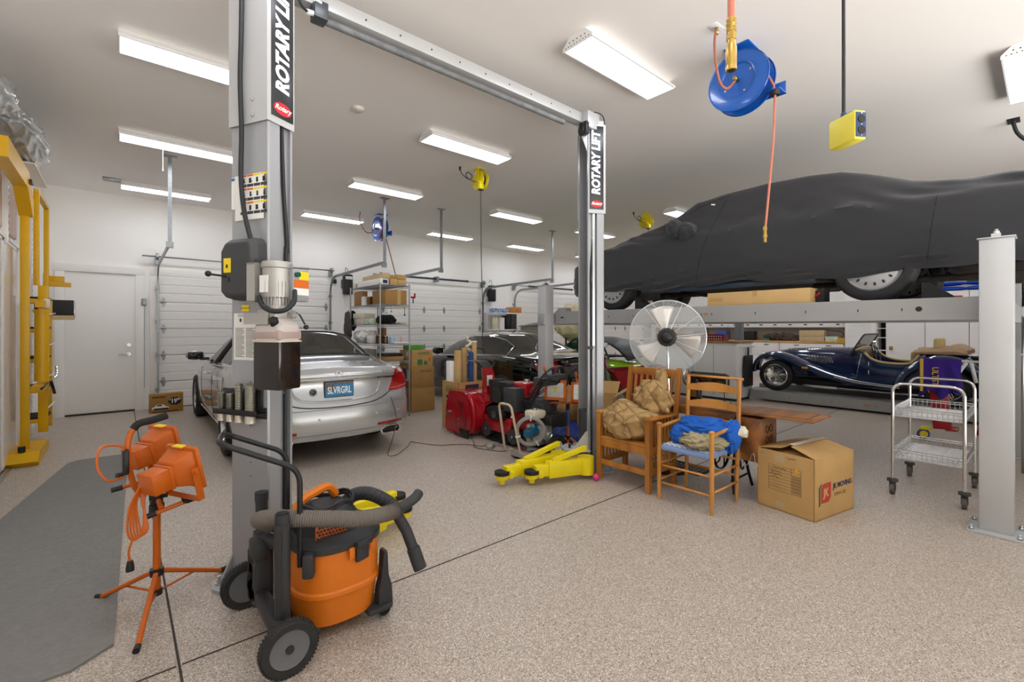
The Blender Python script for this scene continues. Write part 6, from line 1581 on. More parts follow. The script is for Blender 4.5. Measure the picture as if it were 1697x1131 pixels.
b = B(); b.box(((fx_+4.0)/2, (ya+yb)/2, .452), (.455, .445, .05), .02); st = b.obj('seat', mat('blue woven tape', '#7e97c4', .85, bump=.2, bscale=200), lc)
b = B()
for i in range(18):
    for j in range(18):
        if (i+j) % 2: b.box((fx_+.035+i*.0235, ya+.03+j*.0235, .4785), (.021, .021, .004))
b.obj('white_tape', mat('white woven tape', '#e4e4e6', .85), st)['kind'] = 'stuff'
b = lump((3.76, 1.90, .535), .19, .17, .065, 21, .25, 2.2, .25, 10, 90, .482)
tag(b.obj('khaki_trousers', mat('khaki cloth', '#a39878', .9), soft=True), 'rumpled khaki trousers under the blue sweatshirt on the chair', 'trousers')
b = lump((3.87, 1.96, .61), .17, .21, .085, 33, .25, 2.0, .2, 10, 110)
lump((3.90, 1.73, .57), .09, .06, .13, 5, .25, 2, .2, 8, 60, b=b); lump((3.74, 2.09, .55), .09, .09, .085, 8, .25, 2, .2, 8, 60, b=b)
tag(b.obj('blue_sweatshirt', mat('bright blue fleece', '#1b5cb8', .9, bump=.1, bscale=300), soft=True), 'bright blue sweatshirt thrown over the ladder-back chair', 'sweatshirt')
b = lump((3.95, 1.70, .61), .06, .07, .05, 15, .2, 2, .2, 8, 40); tag(b.obj('cream_cloth', mat('cream cloth', '#d8cfb8', .9), soft=True), 'cream cloth end hanging beside the blue sweatshirt', 'cloth')

# treadle sewing machine
sw = thing('sewing_table', 'antique treadle sewing table with an opened wooden leaf and black iron legs', 'sewing table', (0, 0, 0))
B().b2((4.09, 1.74, .72), (4.53, 2.78, .745), .004).b2((4.10, 1.76, .66), (4.52, 2.76, .72), .004).obj('table_top', M_walnut, sw)
b = B(); b.b2((4.09, 1.19, .735), (4.53, 1.76, .752), .004); lf = b.obj('folding_leaf', M_walnut, sw)
B().b2((4.14, 1.25, .7525), (4.48, 1.70, .7535)).obj('inlay_line', mat('dark stain', '#4b2c14', .4), lf)
B().b2((4.155, 1.265, .7532), (4.465, 1.685, .7542)).obj('leaf_panel', M_walnut, lf)
for y0 in (1.58, 2.60):
    d_ = B().b2((4.10, y0, .34), (4.44, y0+.22, .71), .004).obj('drawer_case', M_walnut, sw)
    b = B()
    for z in (.43, .52, .61):
        b.tube([(4.27+.07*math.cos(a), y0-.002, z+.032*math.sin(2*a)) for a in [i*PI/12 for i in range(25)]], .005, 5)
    b.obj('carved_scroll', mat('dark stain', '#4b2c14', .4), d_)
M_iron = mat('black cast iron', '#15151a', .45, .4)
for y in (1.84, 2.68):
    b = B()
    b.tube(smooth_path([(4.16, y, .66), (4.22, y, .45), (4.16, y, .2), (4.12, y-.03, .01)], 6), .013, 8)
    b.tube(smooth_path([(4.46, y, .66), (4.40, y, .45), (4.46, y, .2), (4.50, y-.03, .01)], 6), .013, 8)
    b.tube([(4.14, y, .12), (4.48, y, .12)], .010, 8); b.tube([(4.15, y, .64), (4.47, y, .64)], .010, 8)
    for s in (-1, 1):
        for q in range(3):
            b.tube([(4.31+s*(.05+.035*math.cos(a)*(1+.25*q)), y, .24+.13*q+.06*math.sin(a)) for a in [i*PI/9 for i in range(17)]], .007, 6)
    b.obj('iron_leg', M_iron, sw)
b = B(); b.tube([(4.20, 1.98, .33), (4.20, 1.98, .33)], .01) ; b = B()
Mt = T(4.25, 1.98, .33) @ RX(90)
b.lathe([(.145, -.01), (.155, -.01), (.155, .01), (.145, .01)], Mt, n=32, closed=True)
for k in range(5): b.tube([Mt @ V((.02*math.cos(k*1.257), .02*math.sin(k*1.257), 0)), Mt @ V((.09*math.cos(k*1.257+.3), .09*math.sin(k*1.257+.3), 0)), Mt @ V((.147*math.cos(k*1.257), .147*math.sin(k*1.257), 0))], .007, 6)
b.obj('treadle_wheel', M_iron, sw)
b = B()
for i in range(9): b.box((4.2, 2.12+i*.045, .12), (.26, .006, .006)); 
for i in range(7): b.box((4.08+i*.04, 2.30, .12), (.006, .37, .006))
b.tube(round_path([(4.06, 2.10, .12), (4.34, 2.10, .12), (4.34, 2.50, .12), (4.06, 2.50, .12)], .03, closed=True), .008, 6, closed=True); b.obj('treadle', M_iron, sw)
# machine head
sm = thing('sewing_machine', 'black antique sewing machine head on the wooden table', 'sewing machine', (4.34, 2.16, .745))
b = B(); b.box((0, -.01, .012), (.17, .37, .025), .008); b.b2((-.045, .07, .02), (.045, .17, .20), .02); b.loft([[(x, y, z) for x, z in ((-.035, .17-.0*k), (.035, .17), (.04, .22), (.0, .25), (-.04, .22))] for k, y in ((0, .17), (0, .06), (0, -.10), (0, -.18))]); b.b2((-.035, -.20, .10), (.035, -.12, .24), .012); b.cyl((0, -.165, .10), (0, -.165, .03), .006, n=8)
b.obj('machine_body', mat('japanned black', '#0c0c0e', .15, coat=.6), sm)
Mh = T(0, .215, .20) @ RX(90); b = B(Mh); b.lathe([(.055, -.01), (.065, -.012), (.07, 0), (.065, .012), (.055, .01)], n=30, closed=True)
for k in range(5): b.cyl((0, 0, 0), (.058*math.cos(k*1.257), .058*math.sin(k*1.257), 0), .006, n=6)
b.cyl((0, 0, -.02), (0, 0, .045), .014); b.obj('hand_wheel', M_steel, sm)
B().b2((-.046, .09, .05), (-.0455, .15, .16)).obj('gold_decal', M_brass, sm)
sm.scale = (1, 1, 1.22)
# coat hooks of wire hanging below the chair seat: two wire hangers
tag(B().tube(smooth_path([(3.99, 1.70, .43), (3.985, 1.69, .36), (4.0, 1.66, .33), (4.01, 1.64, .36), (4.0, 1.60, .44), (4.0, 1.58, .34), (4.01, 1.56, .36)], 6), .003, 5).obj('drawstring', M_steel), 'thin grey drawstring hanging below the ladder-back chair seat', 'drawstring')

# pedestal fan
fn = thing('pedestal_fan', 'large pedestal fan with a round wire cage behind the armchair', 'fan', (4.40, 2.62, 0))
yaw = math.degrees(math.atan2(4.40, 2.62)); ctr = V((-.02, 0, 1.385))
MF = Mx.Translation(ctr) @ frame((0, 0, 0), (c_ := V((.5115, -.859, 0)), (0, 0, 1))[0], (0, 0, 1))
Rf = .385
cage = B(MF)
for sg in (-1, 1):
    for k in range(27):
        r = .075+(Rf-.075)*k/26; z = sg*(.085*math.sqrt(max(0, 1-(r/Rf)**2.2))+.004)
        cage.tube([(r*math.cos(a), r*math.sin(a), z) for a in [i*PI/24 for i in range(48)]], .0014, 4, closed=True)
    for k in range(12):
        a = k*PI/6+.1; cage.tube([(r*math.cos(a), r*math.sin(a), sg*(.085*math.sqrt(max(0, 1-(r/Rf)**2.2))+.004)) for r in [.06+(Rf-.06)*i/9 for i in range(10)]], .0026, 5)
cage.obj('wire_cage', mat('zinc wire', '#d2d6d8', .3, .7), fn)
B(MF).tube([(Rf*math.cos(a), Rf*math.sin(a), 0) for a in [i*PI/32 for i in range(64)]], .007, 8, closed=True).obj('cage_rim', mat('zinc wire', '#d2d6d8'), fn)
for k in range(4):
    a0 = R(94+90*k) if k < 0 else R([97, 200+15, -18, -75][k] if False else 100+120*k)
    if k == 3: continue
    rows = []
    for i in range(9):
        r = .05+.28*i/8; row = []
        for j in range(7):
            a = a0+(-.42+.84*j/6)*(.7+.3*i/8)*(1 if i < 8 else .92); row.append((r*math.cos(a), r*math.sin(a), (-.03+.06*j/6)*(1-.3*i/8)))
        rows.append(row)
    o = B(MF).grid(rows).obj('fan_blade', mat('brushed aluminium blade', '#d5d0c8', .35, .5), fn); md = o.modifiers.new('s', 'SOLIDIFY'); md.thickness = .003
B(MF).lathe([(0, .135), (.04, .133), (.055, .12), (.065, .10), (.088, .096), (.098, .075), (.098, .02), (.08, 0), (.0, -.0)], n=28).obj('motor_front', M_black, fn)
B(MF).lathe([(0, -.20), (.06, -.19), (.08, -.16), (.08, -.06), (0, -.05)], n=28).obj('motor_rear', M_black, fn)
B().cyl((0, 0, .02), (0, 0, .95), .022, n=16).obj('pole', M_chrome, fn); B().cyl((0, 0, .95), (0, 0, 1.01), .026, n=16).obj('pole_collar', M_black, fn)
b = B(); b.cyl((0, 0, 1.01), (0, 0, 1.22), .014, n=12); b.tube(round_path([(0, 0, 1.2), (.04, .03, 1.22), (.05, .035, 1.33)], .02), .012, 8); b.obj('neck', M_chrome, fn)
B().lathe([(.0, .04), (.05, .035), (.22, .012), (.24, 0)], n=36).obj('base', M_black, fn)

# wire cart
ct = thing('wire_cart', 'two-shelf chrome wire cart on casters in front of the grey post', 'cart', (0, 0, 0))
cx0, cx1, cy0, cy1 = 5.25, 6.02, .455, .915
for x in (cx0, cx1):
    B().tube(round_path([(x, cy0, .13), (x, cy0, .99), (x, cy1, .99), (x, cy1, .13)], .09, 8), .0125, 12).obj('end_frame', M_chrome, ct)
    for y in (cy0, cy1):
        b = B(T(x, y, 0)); b.cyl((0, 0, .115), (0, 0, .135), .055 if 0 else .04, n=20); b.box((0, 0, .10), (.03, .04, .04), .004)
        for s in (-1, 1): b.b2((-.02, s*.018, .04), (.02, s*.021, .11))
        cb_ = b.obj('caster', M_rubber2, ct)
        B(T(x, y, 0)).cyl((0, -.015, .048), (0, .015, .048), .048, n=24).obj('caster_wheel', mat('grey rubber wheel', '#5a544c', .6), cb_)
for z in (.33, .70):
    b = B(); tp, bt = z+.075, z
    for zz in (bt, tp, tp-.02): b.tube([(cx0, cy0, zz), (cx1, cy0, zz), (cx1, cy1, zz), (cx0, cy1, zz)], .0048, 6, closed=True)
    nx = 24
    for i in range(nx+1):
        x = lerp(cx0, cx1, i/nx)
        b.tube([(x, cy0, tp), (x, cy0+.004, bt), (x, cy1-.004, bt), (x, cy1, tp)], .0026, 5)
    for i in range(1, 14):
        y = lerp(cy0, cy1, i/14); b.tube([(cx0, y, tp), (cx0+.004, y, bt)], .0022, 5); b.tube([(cx1, y, tp), (cx1-.004, y, bt)], .0022, 5)
    for i in range(4): b.tube([(cx0, lerp(cy0, cy1, (i+.5)/4), bt), (cx1, lerp(cy0, cy1, (i+.5)/4), bt)], .003, 5)
    k = 24
    for y in (cy0, cy1): b.tube([(lerp(cx0, cx1, i/k), y, tp-.02+(.02 if i % 2 else 0)) for i in range(k+1)], .002, 5)
    k = 12
    for x in (cx0, cx1): b.tube([(x, lerp(cy0, cy1, i/k), tp-.02+(.02 if i % 2 else 0)) for i in range(k+1)], .002, 5)
    b.obj('wire_basket', M_steel, ct)
# ---------------------------------------------------------------- reels and cords under the ceiling
M_hosec = mat('coral rubber hose', '#c0705c', .5)
def hose_reel(x, y, lab, dist):
    t = thing('hose_reel', lab, 'hose reel', (x, y, ZC), 0, 'blue hose reels')
    zc = -.30
    b = B(); b.b2((-.02, -.09, -.012), (.19, .11, 0), .003); b.b2((.17, -.04, -.34), (.185, .04, 0), .003); b.b2((.06, -.03, zc-.015), (.18, .03, zc+.015)); b.obj('mounting_arm', M_blue, t)
    for x0, nm in ((-.01, 'front'), (.12, 'rear')):
        M = T(x0, 0, zc) @ RY(-90)
        b = B(M); b.lathe([(0, .0), (.13, 0), (.142, .012), (.16, .014), (.235, -.002), (.245, .006), (.247, -.006), (.236, -.014), (.13, -.012), (0, -.012)], n=48)
        d = b.obj('reel_disc', M_blue, t)
        for k in range(4): B(M).cyl((.115*math.cos(k*1.57+.5), .115*math.sin(k*1.57+.5), 0), (.115*math.cos(k*1.57+.5), .115*math.sin(k*1.57+.5), .006), .009, n=8).obj('disc_bolt', M_steel, d)
    b = B(T(0, 0, zc) @ RY(90)); b.cyl((0, 0, 0), (0, 0, .12), .10, n=32); b.obj('drum', M_blue, t)
    h = B(T(0, 0, zc) @ RY(90))
    for k in range(6): h.tube([((.135+.02*(k % 3))*math.cos(a), (.135+.02*(k % 3))*math.sin(a), .02+.016*k) for a in [i*PI/20 for i in range(40)]], .009, 6, closed=True)
    h.obj('wound_hose', M_hosec, t)
    b = B(); b.b2((.04, -.30, zc-.16), (.19, -.20, zc-.15), .003); b.b2((.165, -.30, zc-.16), (.18, -.02, zc-.06), .003); b.obj('guide_arm', M_blue, t)
    B().cyl((.06, -.26, zc-.20), (.06, -.26, zc-.165), .03, .035, n=14).obj('hose_stop', M_black, t)
    B().tube([(.06, -.20, zc-.0), (.06, -.25, zc-.12), (.06, -.26, zc-.20)], .009, 8).obj('guide_hose', M_hosec, t)
    b = B(); b.b2((-.42, -.02, -.006), (-.30, .05, 0), .002); b.obj('inlet_plate', M_white, t)
    B().tube(smooth_path([(-.36, .01, -.01), (-.37, .02, -.12), (-.33, .03, -.26), (-.24, .04, -.38), (-.14, .03, -.40), (-.06, .01, zc-.03), (-.04, 0, zc)]), .010, 8).obj('inlet_hose', mat('copper hose', '#a8674a', .4), t)
    B().cyl((-.075, 0, zc), (-.015, 0, zc), .016, n=8).cyl((-.36, .01, -.06), (-.36, .01, -.01), .014, n=8).obj('brass_union', M_brass, t)
    return t
hose_reel(3.90, 1.68, 'near blue ceiling hose reel with a coral hose hanging down', 0)
hose_reel(4.05, 9.02, 'far blue ceiling hose reel above the wire shelving', 0)
ah = thing('air_hose', 'coral air hose with brass end hanging in front of the covered car', 'hose', (3.95, 1.49, 2.17)); B().tube(smooth_path([(.01, -.07, 1.165), (.005, -.06, .83), (0, -.03, .43), (0, 0, .10)]), .009, 8).obj('hose', M_hosec, ah); B().cyl((0, 0, .13), (0, 0, 0), .013, n=10).cyl((0, 0, .06), (0, 0, .04), .018, n=8).cyl((0, 0, .12), (0, 0, .10), .016, n=6).obj('coupling', M_brass, ah)
tag(B().tube(smooth_path([(4.11, 8.76, 3.335), (4.11, 8.55, 2.95), (4.10, 8.32, 2.55), (4.05, 8.1, 2.30)]), .009, 6).obj('air_hose', mat('dark red hose', '#6e2820', .5)), 'dark red hose slanting down from the far blue reel', 'hose')
hz = thing('air_hose', 'coral hose with a large brass coupling hanging nearest the camera', 'hose', (1.518, .676, 2.32))
B().tube([(0, 0, .155), (0, 0, .8), (0, 0, 1.51)], .0115, 10).obj('hose', M_hosec, hz)
B().cyl((0, 0, .12), (0, 0, .17), .014, n=12).lathe([(.015, .125), (.017, .135), (.014, .14), (.017, .15), (.014, .155), (.016, .165)]).cyl((0, 0, .10), (0, 0, .122), .0155, n=6).cyl((0, 0, .085), (0, 0, .10), .013, n=12).lathe([(.011, 0), (.0165, 0), (.0165, .012), (.0155, .016), (.0165, .02), (.0165, .075), (.013, .085), (0, .085)]).obj('coupling', M_brass, hz)
B().cyl((0, 0, -.0005), (0, 0, .002), .0105, n=12).obj('coupling_mouth', M_ink, hz)
def cord_reel(x, y, rz, lab):
    t = thing('cord_reel', lab, 'cord reel', (x, y, ZC), rz, 'yellow cord reels')
    b = B(); b.b2((-.07, -.06, -.008), (.08, .06, 0), .002); b.b2((-.06, -.05, -.24), (-.052, .05, 0), .003); b.b2((-.07, -.09, -.26), (-.03, -.03, -.20), .01); b.obj('bracket', M_yellow2, t)
    for x0 in (-.035, .05): B(T(x0, 0, -.17) @ RY(90)).lathe([(0, 0), (.09, 0), (.10, .012), (.135, .008), (.14, .014), (.14, .002), (.09, -.01), (0, -.01)], n=36).obj('reel_disc', M_yellow2, t)
    h = B(T(0, 0, -.17) @ RY(90)); h.cyl((0, 0, -.03), (0, 0, .05), .10, n=28); h.obj('wound_cord', M_cable, t)
    B().b2((-.09, -.13, -.33), (-.01, -.05, -.24), .02).obj('guide', M_yellow2, t); B().b2((-.08, -.12, -.345), (-.01, -.06, -.33), .006).obj('guide_roller', M_black, t)
    B().tube(smooth_path([(-.055, 0, -.20), (-.14, .02, -.19), (-.21, .05, -.13), (-.17, .06, -.07), (-.11, .04, -.11), (-.14, .05, -.17), (-.22, .08, -.13), (-.27, .1, -.06), (-.28, .1, -.0)]), .006, 6).cyl((-.28, .1, -.05), (-.28, .1, -.0), .016, n=8).obj('supply_cord', M_cable, t)
    B().b2((-.064, .01, -.09), (-.0605, .045, -.04)).obj('data_label', M_decalw, t)
    return t
cord_reel(4.05, 5.48, 0, 'yellow ceiling cord reel in the middle of the shop'); cord_reel(8.2, 5.38, 0, 'yellow ceiling cord reel beyond the covered car windscreen')
tag(B().tube(smooth_path([(4.005, 5.39, 3.49), (4.02, 5.40, 2.6), (4.06, 5.42, 1.8), (4.08, 5.45, 1.29)]), .006, 6).obj('pendant_cable', M_cable), 'thin black cord hanging from the yellow reel to the cardboard tubes', 'cord')
tag(B().tube([(8.155, 5.29, 3.49), (8.155, 5.29, 2.2)], .006, 6).obj('pendant_cable', M_cable), 'thin black cord hanging from the far yellow reel behind the covered car', 'cord')
pb = thing('outlet_box', 'yellow hanging outlet box with a blue face and two sockets', 'outlet box', (2.875, .701, 2.50), -20)
B().tube([(0, 0, .10), (0, 0, .7), (0, 0, 1.33)], .0085, 8).obj('cord', M_cable, pb)
B().b2((-.10, -.035, -.075), (.06, .035, .075), .012).obj('housing', mat('yellow rubber', '#e0d24a', .5), pb)
Fm = frame((-.035, -.036, 0), (1, 0, 0), (0, 0, 1))
pb.rotation_euler = (0, 0, R(58))
f = B().b2((-.103, -.028, -.062), (-.0995, .028, .062), .003).obj('face_plate', mat('blue plastic', '#2f7fd0', .4), pb)
for z in (-.028, .028):
    B(T(-.1035, 0, z) @ RY(-90)).cyl((0, 0, 0), (0, 0, .003), .020, n=20).obj('socket', M_ink, f)
for z in (-.055, 0, .055): B(T(-.1035, 0, z) @ RY(-90)).cyl((0, 0, 0), (0, 0, .002), .004, n=8).obj('face_screw', M_steel, f)
B().cyl((0, 0, .075), (0, 0, .105), .016, .011, n=10).box((-.03, 0, .078), (.06, .03, .012)).obj('strain_relief', mat('blue plastic', '#2f7fd0'), pb)
cs = tag(B().b2((7.60, .22, ZC-.006), (7.80, .32, ZC), .002).cyl((7.7, .27, ZC-.05), (7.7, .27, ZC), .018, n=8).tube(smooth_path([(7.7, .27, ZC-.04), (7.71, .24, ZC-.15), (7.75, .16, ZC-.25), (7.83, .03, ZC-.28)]), .018, 8).obj('ceiling_cable', M_cable), 'thick black cable dropping from a ceiling plate at the frame edge', 'cable')

# ---------------------------------------------------------------- wire shelving between the cars
M_wire = mat('zinc shelf wire', '#9fa3a6', .35, .8)
sx0, sx1, sy0, sy1 = 3.20, 3.72, 7.02, 8.27
sh = thing('wire_shelving', 'tall wire shelving rack full of boxes between the two sedans', 'shelving', (0, 0, 0))
for x in (sx0, sx1):
    for y in (sy0, sy1): B().cyl((x, y, 0), (x, y, 2.215), .0127, n=10).obj('upright', M_wire, sh)
LV = (.28, .62, .93, 1.22, 1.54, 1.87, 2.19)
for z in LV:
    b = B(); 
    for zz in (z, z-.032): b.tube([(sx0, sy0, zz), (sx1, sy0, zz), (sx1, sy1, zz), (sx0, sy1, zz)], .0035, 6, closed=True)
    for i in range(1, 36): y = lerp(sy0, sy1, i/36); b.tube([(sx0, y, z), (sx1, y, z)], .0022, 4)
    for i in range(1, 4): x = lerp(sx0, sx1, i/4); b.tube([(x, sy0, z-.004), (x, sy1, z-.004)], .003, 4)
    k = 36
    for x in (sx0, sx1): b.tube([(x, lerp(sy0, sy1, i/k), z-(.032 if i % 2 else 0)) for i in range(k+1)], .0022, 4)
    k = 14
    for y in (sy0, sy1): b.tube([(lerp(sx0, sx1, i/k), y, z-(.032 if i % 2 else 0)) for i in range(k+1)], .0022, 4)
    b.obj('wire_shelf', M_wire, sh)
def bxs(lab, x, y, z, w_, d_, h_, m, rz=0, nm='cardboard_box', cat='box', g='things on the wire shelving', kids=()):
    t = thing(nm, lab, cat, (x, y, z+.003), rz, g)
    B().b2((-w_/2, -d_/2, 0), (w_/2, d_/2, h_), .004).obj('carton', m, t)
    for a, c, mm, n2 in kids: B().b2(a, c).obj(n2, mm, t)
    return t
M_tanw = mat('pale wood', '#cdb48a', .7, var=.1)
bxs('long white carton on the top wire shelf', 3.30, 7.55, 2.19, .14, .95, .10, M_white, 0, kids=[((-.03, -.4765, .02), (.05, -.4755, .08), M_navy, 'blue_label')])
bxs('long tan carton lying on the white carton, top shelf', 3.36, 7.55, 2.296, .12, .95, .09, M_tanw, -3)
bxs('long tan carton in the middle of the top wire shelf', 3.46, 7.52, 2.19, .12, .9, .10, M_card2)
bxs('long tan carton at the right end of the top shelf', 3.62, 7.50, 2.19, .16, .8, .10, M_card2)
bxs('upper tan carton at the right end of the top shelf', 3.60, 7.50, 2.296, .16, .8, .08, M_card, 3)
bxs('small pale block at the far end of the top shelf', 3.30, 8.15, 2.19, .08, .1, .09, M_tanw)
bxs('large brown carton with a tape seam on the second shelf', 3.50, 7.32, 1.87, .38, .52, .24, M_cardd, kids=[((.02, -.2615, 0), (.08, -.2605, .24), M_card2, 'tape')])
bxs('flat brown carton leaning at the back of the second shelf', 3.30, 8.05, 1.87, .10, .36, .26, M_cardd)
def can(lab, x, y, z, r, h, m):
    t = thing('paint_can', lab, 'can', (x, y, z+.003), 0, 'cans on the wire shelving'); B().cyl((0, 0, 0), (0, 0, h), r, n=18).obj('can_body', m, t); B().cyl((0, 0, h), (0, 0, h+.006), r*.9, n=18).obj('lid', M_steel, t)
can('white labelled can on the second wire shelf', 3.27, 7.80, 1.87, .055, .15, M_decalw); can('dark red can on the second wire shelf', 3.32, 7.66, 1.87, .05, .15, mat('dark red fabric', '#6a2024', .8)); can('black can beside the dark red can', 3.42, 7.74, 1.87, .05, .16, M_black); can('brown can nearest the large taped carton', 3.27, 7.60+.02, 1.87, .03, .14, mat('brown print', '#6b4a22'))
bxs('white shoe carton at the bottom of the third shelf stack', 3.32, 7.95, 1.54, .22, .34, .10, mat('cream carton', '#d8cfbe', .7), 4); bxs('cream shoe carton on top of the third shelf stack', 3.32, 7.95, 1.645, .22, .36, .09, mat('cream carton', '#d8cfbe'), 9)
bxs('white carton with green print on the third shelf', 3.32, 7.55, 1.54, .2, .36, .10, mat('green white print', '#e6e9e2', .6, col2='#9fc08e', vscale=14))
b = lump((3.42, 7.28, 1.62), .15, .20, .085, 6, .2, 2, .08, 7, 40, 1.545); tag(b.obj('black_jacket', mat('black cloth', '#101013', .9), soft=True), 'black cloth bundle on the third wire shelf', 'cloth', 'cloths on the wire shelving')
bxs('pale wooden strip on the third shelf beside the black bundle', 3.62, 7.3, 1.54, .12, .4, .03, M_tanw, 8)
for i, (y, x, m, l, sz) in enumerate(((8.1, 3.30, M_white, 'white crumpled paper at the far end of the fourth shelf', .09), (7.86, 3.29, M_white, 'white crumpled bag in the middle of the fourth shelf', .11), (7.62, 3.34, mat('pale plastic bag', '#cfcac6', .4), 'pale plastic bag beside the brown board on the fourth shelf', .10))):
    b = lump((x, y, 1.33), sz, sz*1.1, .10, 40+i, .3, 2.4, .15, 8, 36, 1.225); tag(b.obj('paper_bag', m, soft=True), l, 'bag', 'bags on the wire shelving')
bxs('brown board standing on the fourth wire shelf', 3.42, 7.42, 1.22, .04, .24, .26, mat('brown board', '#84542c', .7))
bxs('white tub on the fourth wire shelf', 3.27, 7.62-.12, 1.22, .12, .14, .13, M_white, nm='plastic_tub', cat='tub')
can('brown glass jar on the fourth wire shelf', 3.30, 7.30, 1.22, .045, .13, mat('brown glass', '#4a2c18', .1)); can('second brown jar on the fourth wire shelf', 3.38, 7.22, 1.22, .045, .12, mat('brown glass', '#4a2c18'))
can('pale blue tub on the fourth wire shelf', 3.46, 7.14, 1.22, .05, .10, mat('pale blue plastic', '#9dbdd6', .4))
bxs('white tray projecting from the fourth wire shelf', 3.58, 7.14, 1.22, .28, .26, .02, M_white)
b = thing('small_bottle', 'small bottle standing on the white tray of the fourth shelf', 'bottle', (3.62, 7.12, 1.245)); B().lathe([(.0, 0), (.018, 0), (.018, .05), (.008, .065), (.008, .09), (0, .09)], n=14).obj('bottle_body', mat('pink plastic', '#d8a8a0', .4), b)
bxs('stack of brown trays at the lower shelf', 3.5, 7.3, .93, .36, .3, .07, M_cardd); bxs('black tray on the brown tray, lower shelf', 3.5, 7.3, 1.003, .34, .28, .05, M_black); bxs('grey carton beside the trays on the lower shelf', 3.3, 7.8, .93, .2, .4, .18, mat('grey carton', '#8f8a84', .7))
bxs('lime green box lid on the second lowest shelf', 3.42, 7.34, .80, .32, .4, .04, mat('lime print', '#86b02c', .5)); bxs('dark navy storage bin on the second lowest shelf', 3.47, 7.32, .62, .42, .5, .175, mat('navy plastic', '#151d3c', .4), nm='storage_bin', cat='bin')
bxs('brown carton on the bottom wire shelf', 3.47, 7.40, .28, .36, .6, .26, M_cardd)
jk = lump((3.12, 8.20, 1.50), .05, .12, .26, 50, .2, 2, .2, 8, 40); tag(jk.obj('hanging_jacket', mat('grey jacket', '#4c4a46', .9), soft=True), 'dark grey jacket hanging from the far corner of the wire shelving', 'jacket')
jk = lump((3.25, 8.31, 1.62), .09, .03, .16, 52, .2, 2, .2, 8, 40); tag(jk.obj('hanging_bag', mat('black cloth', '#101013'), soft=True), 'black bag hanging from the wire shelving upright', 'bag')
rt = thing('tool_hook', 'small red hand tool hanging on the near shelving upright', 'tool', (3.76, 7.02, 1.97)); B().box((.03, 0, .03), (.08, .02, .03)).box((.06, 0, .06), (.02, .02, .08)).obj('red_head', M_red, rt); B().cyl((.03, 0, .02), (.03, 0, -.07), .010, n=8).obj('handle', M_black, rt)
for i, (x, z) in enumerate(((3.30, 1.75), (3.38, 1.77), (3.62, 1.72))):
    o = B().tube([(x, 7.0, 1.835), (x, 6.995, z), ], .004, 5).sph((x, 6.995, z-.02), .016, 10).obj('hanging_tool', (M_steel, M_brass, M_black)[i]); tag(o, ('small steel tool hanging left of the shelving corner post', 'small brass key ring hanging under the second shelf', 'black handled brush hanging near the right upright')[i], 'tool')

# ---------------------------------------------------------------- small shelf and goods at the far wall
ws = thing('two_tier_shelf', 'white two tier shelf against the back wall between doors', 'shelf', (8.62, 10.43, 0))
for z in (1.92, 1.44, .9): B().b2((-.58, -.22, z-.025), (.58, .22, z), .003).obj('shelf_board', M_white, ws)
for x in (-.55, .55): B().b2((x-.015, .1, 0), (x+.015, .22, 1.92)).obj('shelf_post', M_white, ws)
bxs('blue and white packs on the top white shelf', 8.35, 10.36, 1.92, .50, .28, .12, mat('blue pack print', '#2f4fa0', .5, col2='#c9d4ea', vscale=20), g='goods on the small white shelf')
bxs('orange wooden box on the top white shelf', 8.92, 10.36, 1.92, .34, .3, .17, mat('orange wood', '#c88a4a', .6), g='goods on the small white shelf', kids=[((-.05, -.1515, .03), (.05, -.1505, .12), M_decalo, 'orange_label')])
bxs('tall black speaker on the small white shelf', 8.62, 10.36, 1.44, .17, .22, .40, M_black, nm='speaker', cat='speaker', g='goods on the small white shelf'); bxs('wider black speaker on the small white shelf', 8.84, 10.38, 1.44, .20, .25, .44, M_darkgrey, nm='speaker', cat='speaker', g='goods on the small white shelf')
bxs('white ribbed heater at the left of the white shelf', 8.40, 10.34, 1.44, .16, .16, .34, M_white, nm='heater', cat='heater', g='goods on the small white shelf')
o = lump((8.18, 10.32, 1.60), .10, .08, .20, 61, .2, 2, .15, 7, 36); tag(o.obj('cream_rag', mat('cream cloth', '#d8cfb8'), soft=True), 'cream rag hanging at the left of the white shelf', 'rag')
for k, z in enumerate((1.25, 1.41)): bxs(('grey storage case under the upper grey case' , 'grey storage case on top of the other grey case')[k], 9.05+.05*k, 9.8, z, .62-.06*k, .3, .155, mat('taupe case', '#85807a', .6), nm='storage_case', cat='case', g='grey cases')
tb = thing('side_table', 'low table carrying the grey storage cases', 'table', (9.05, 9.8, 0)); B().b2((-.5, -.3, 1.21), (.5, .3, 1.25), .004).obj('table_top', M_tanw, tb)
for x in (-.46, .46):
    for y in (-.26, .26): B().b2((x-.02, y-.02, 0), (x+.02, y+.02, 1.21)).obj('leg', M_darkgrey, tb)
# beige draped outboard on a stand
dr_ = thing('draped_stand', 'work stand draped with a beige canvas cover beyond the lift', 'stand', (9.7, 8.75, 0))
o = lump((0, 0, 1.66), .52, .42, .46, 71, .15, 2, .14, 7, 60, 1.05); o.obj('canvas_cover', mat('beige canvas', '#cfc1a4', .9), dr_, soft=True)
for x in (-.25, .25): B().cyl((x, 0, 0), (x, 0, 1.2), .03, n=10).obj('leg', M_darkgrey, dr_)
B().b2((-.45, -.3, .92), (.45, .3, .96)).obj('tray', M_darkgrey, dr_)
bxs('green tool case on the draped stand tray', 9.55, 8.6, .96, .24, .2, .10, mat('green plastic', '#1f9a4c', .5), nm='tool_case', cat='case', g='goods on the draped stand'); bxs('yellow tool case beside the draped stand', 9.95, 8.5, .96, .16, .16, .12, M_yellow2, nm='tool_case', cat='case', g='goods on the draped stand')

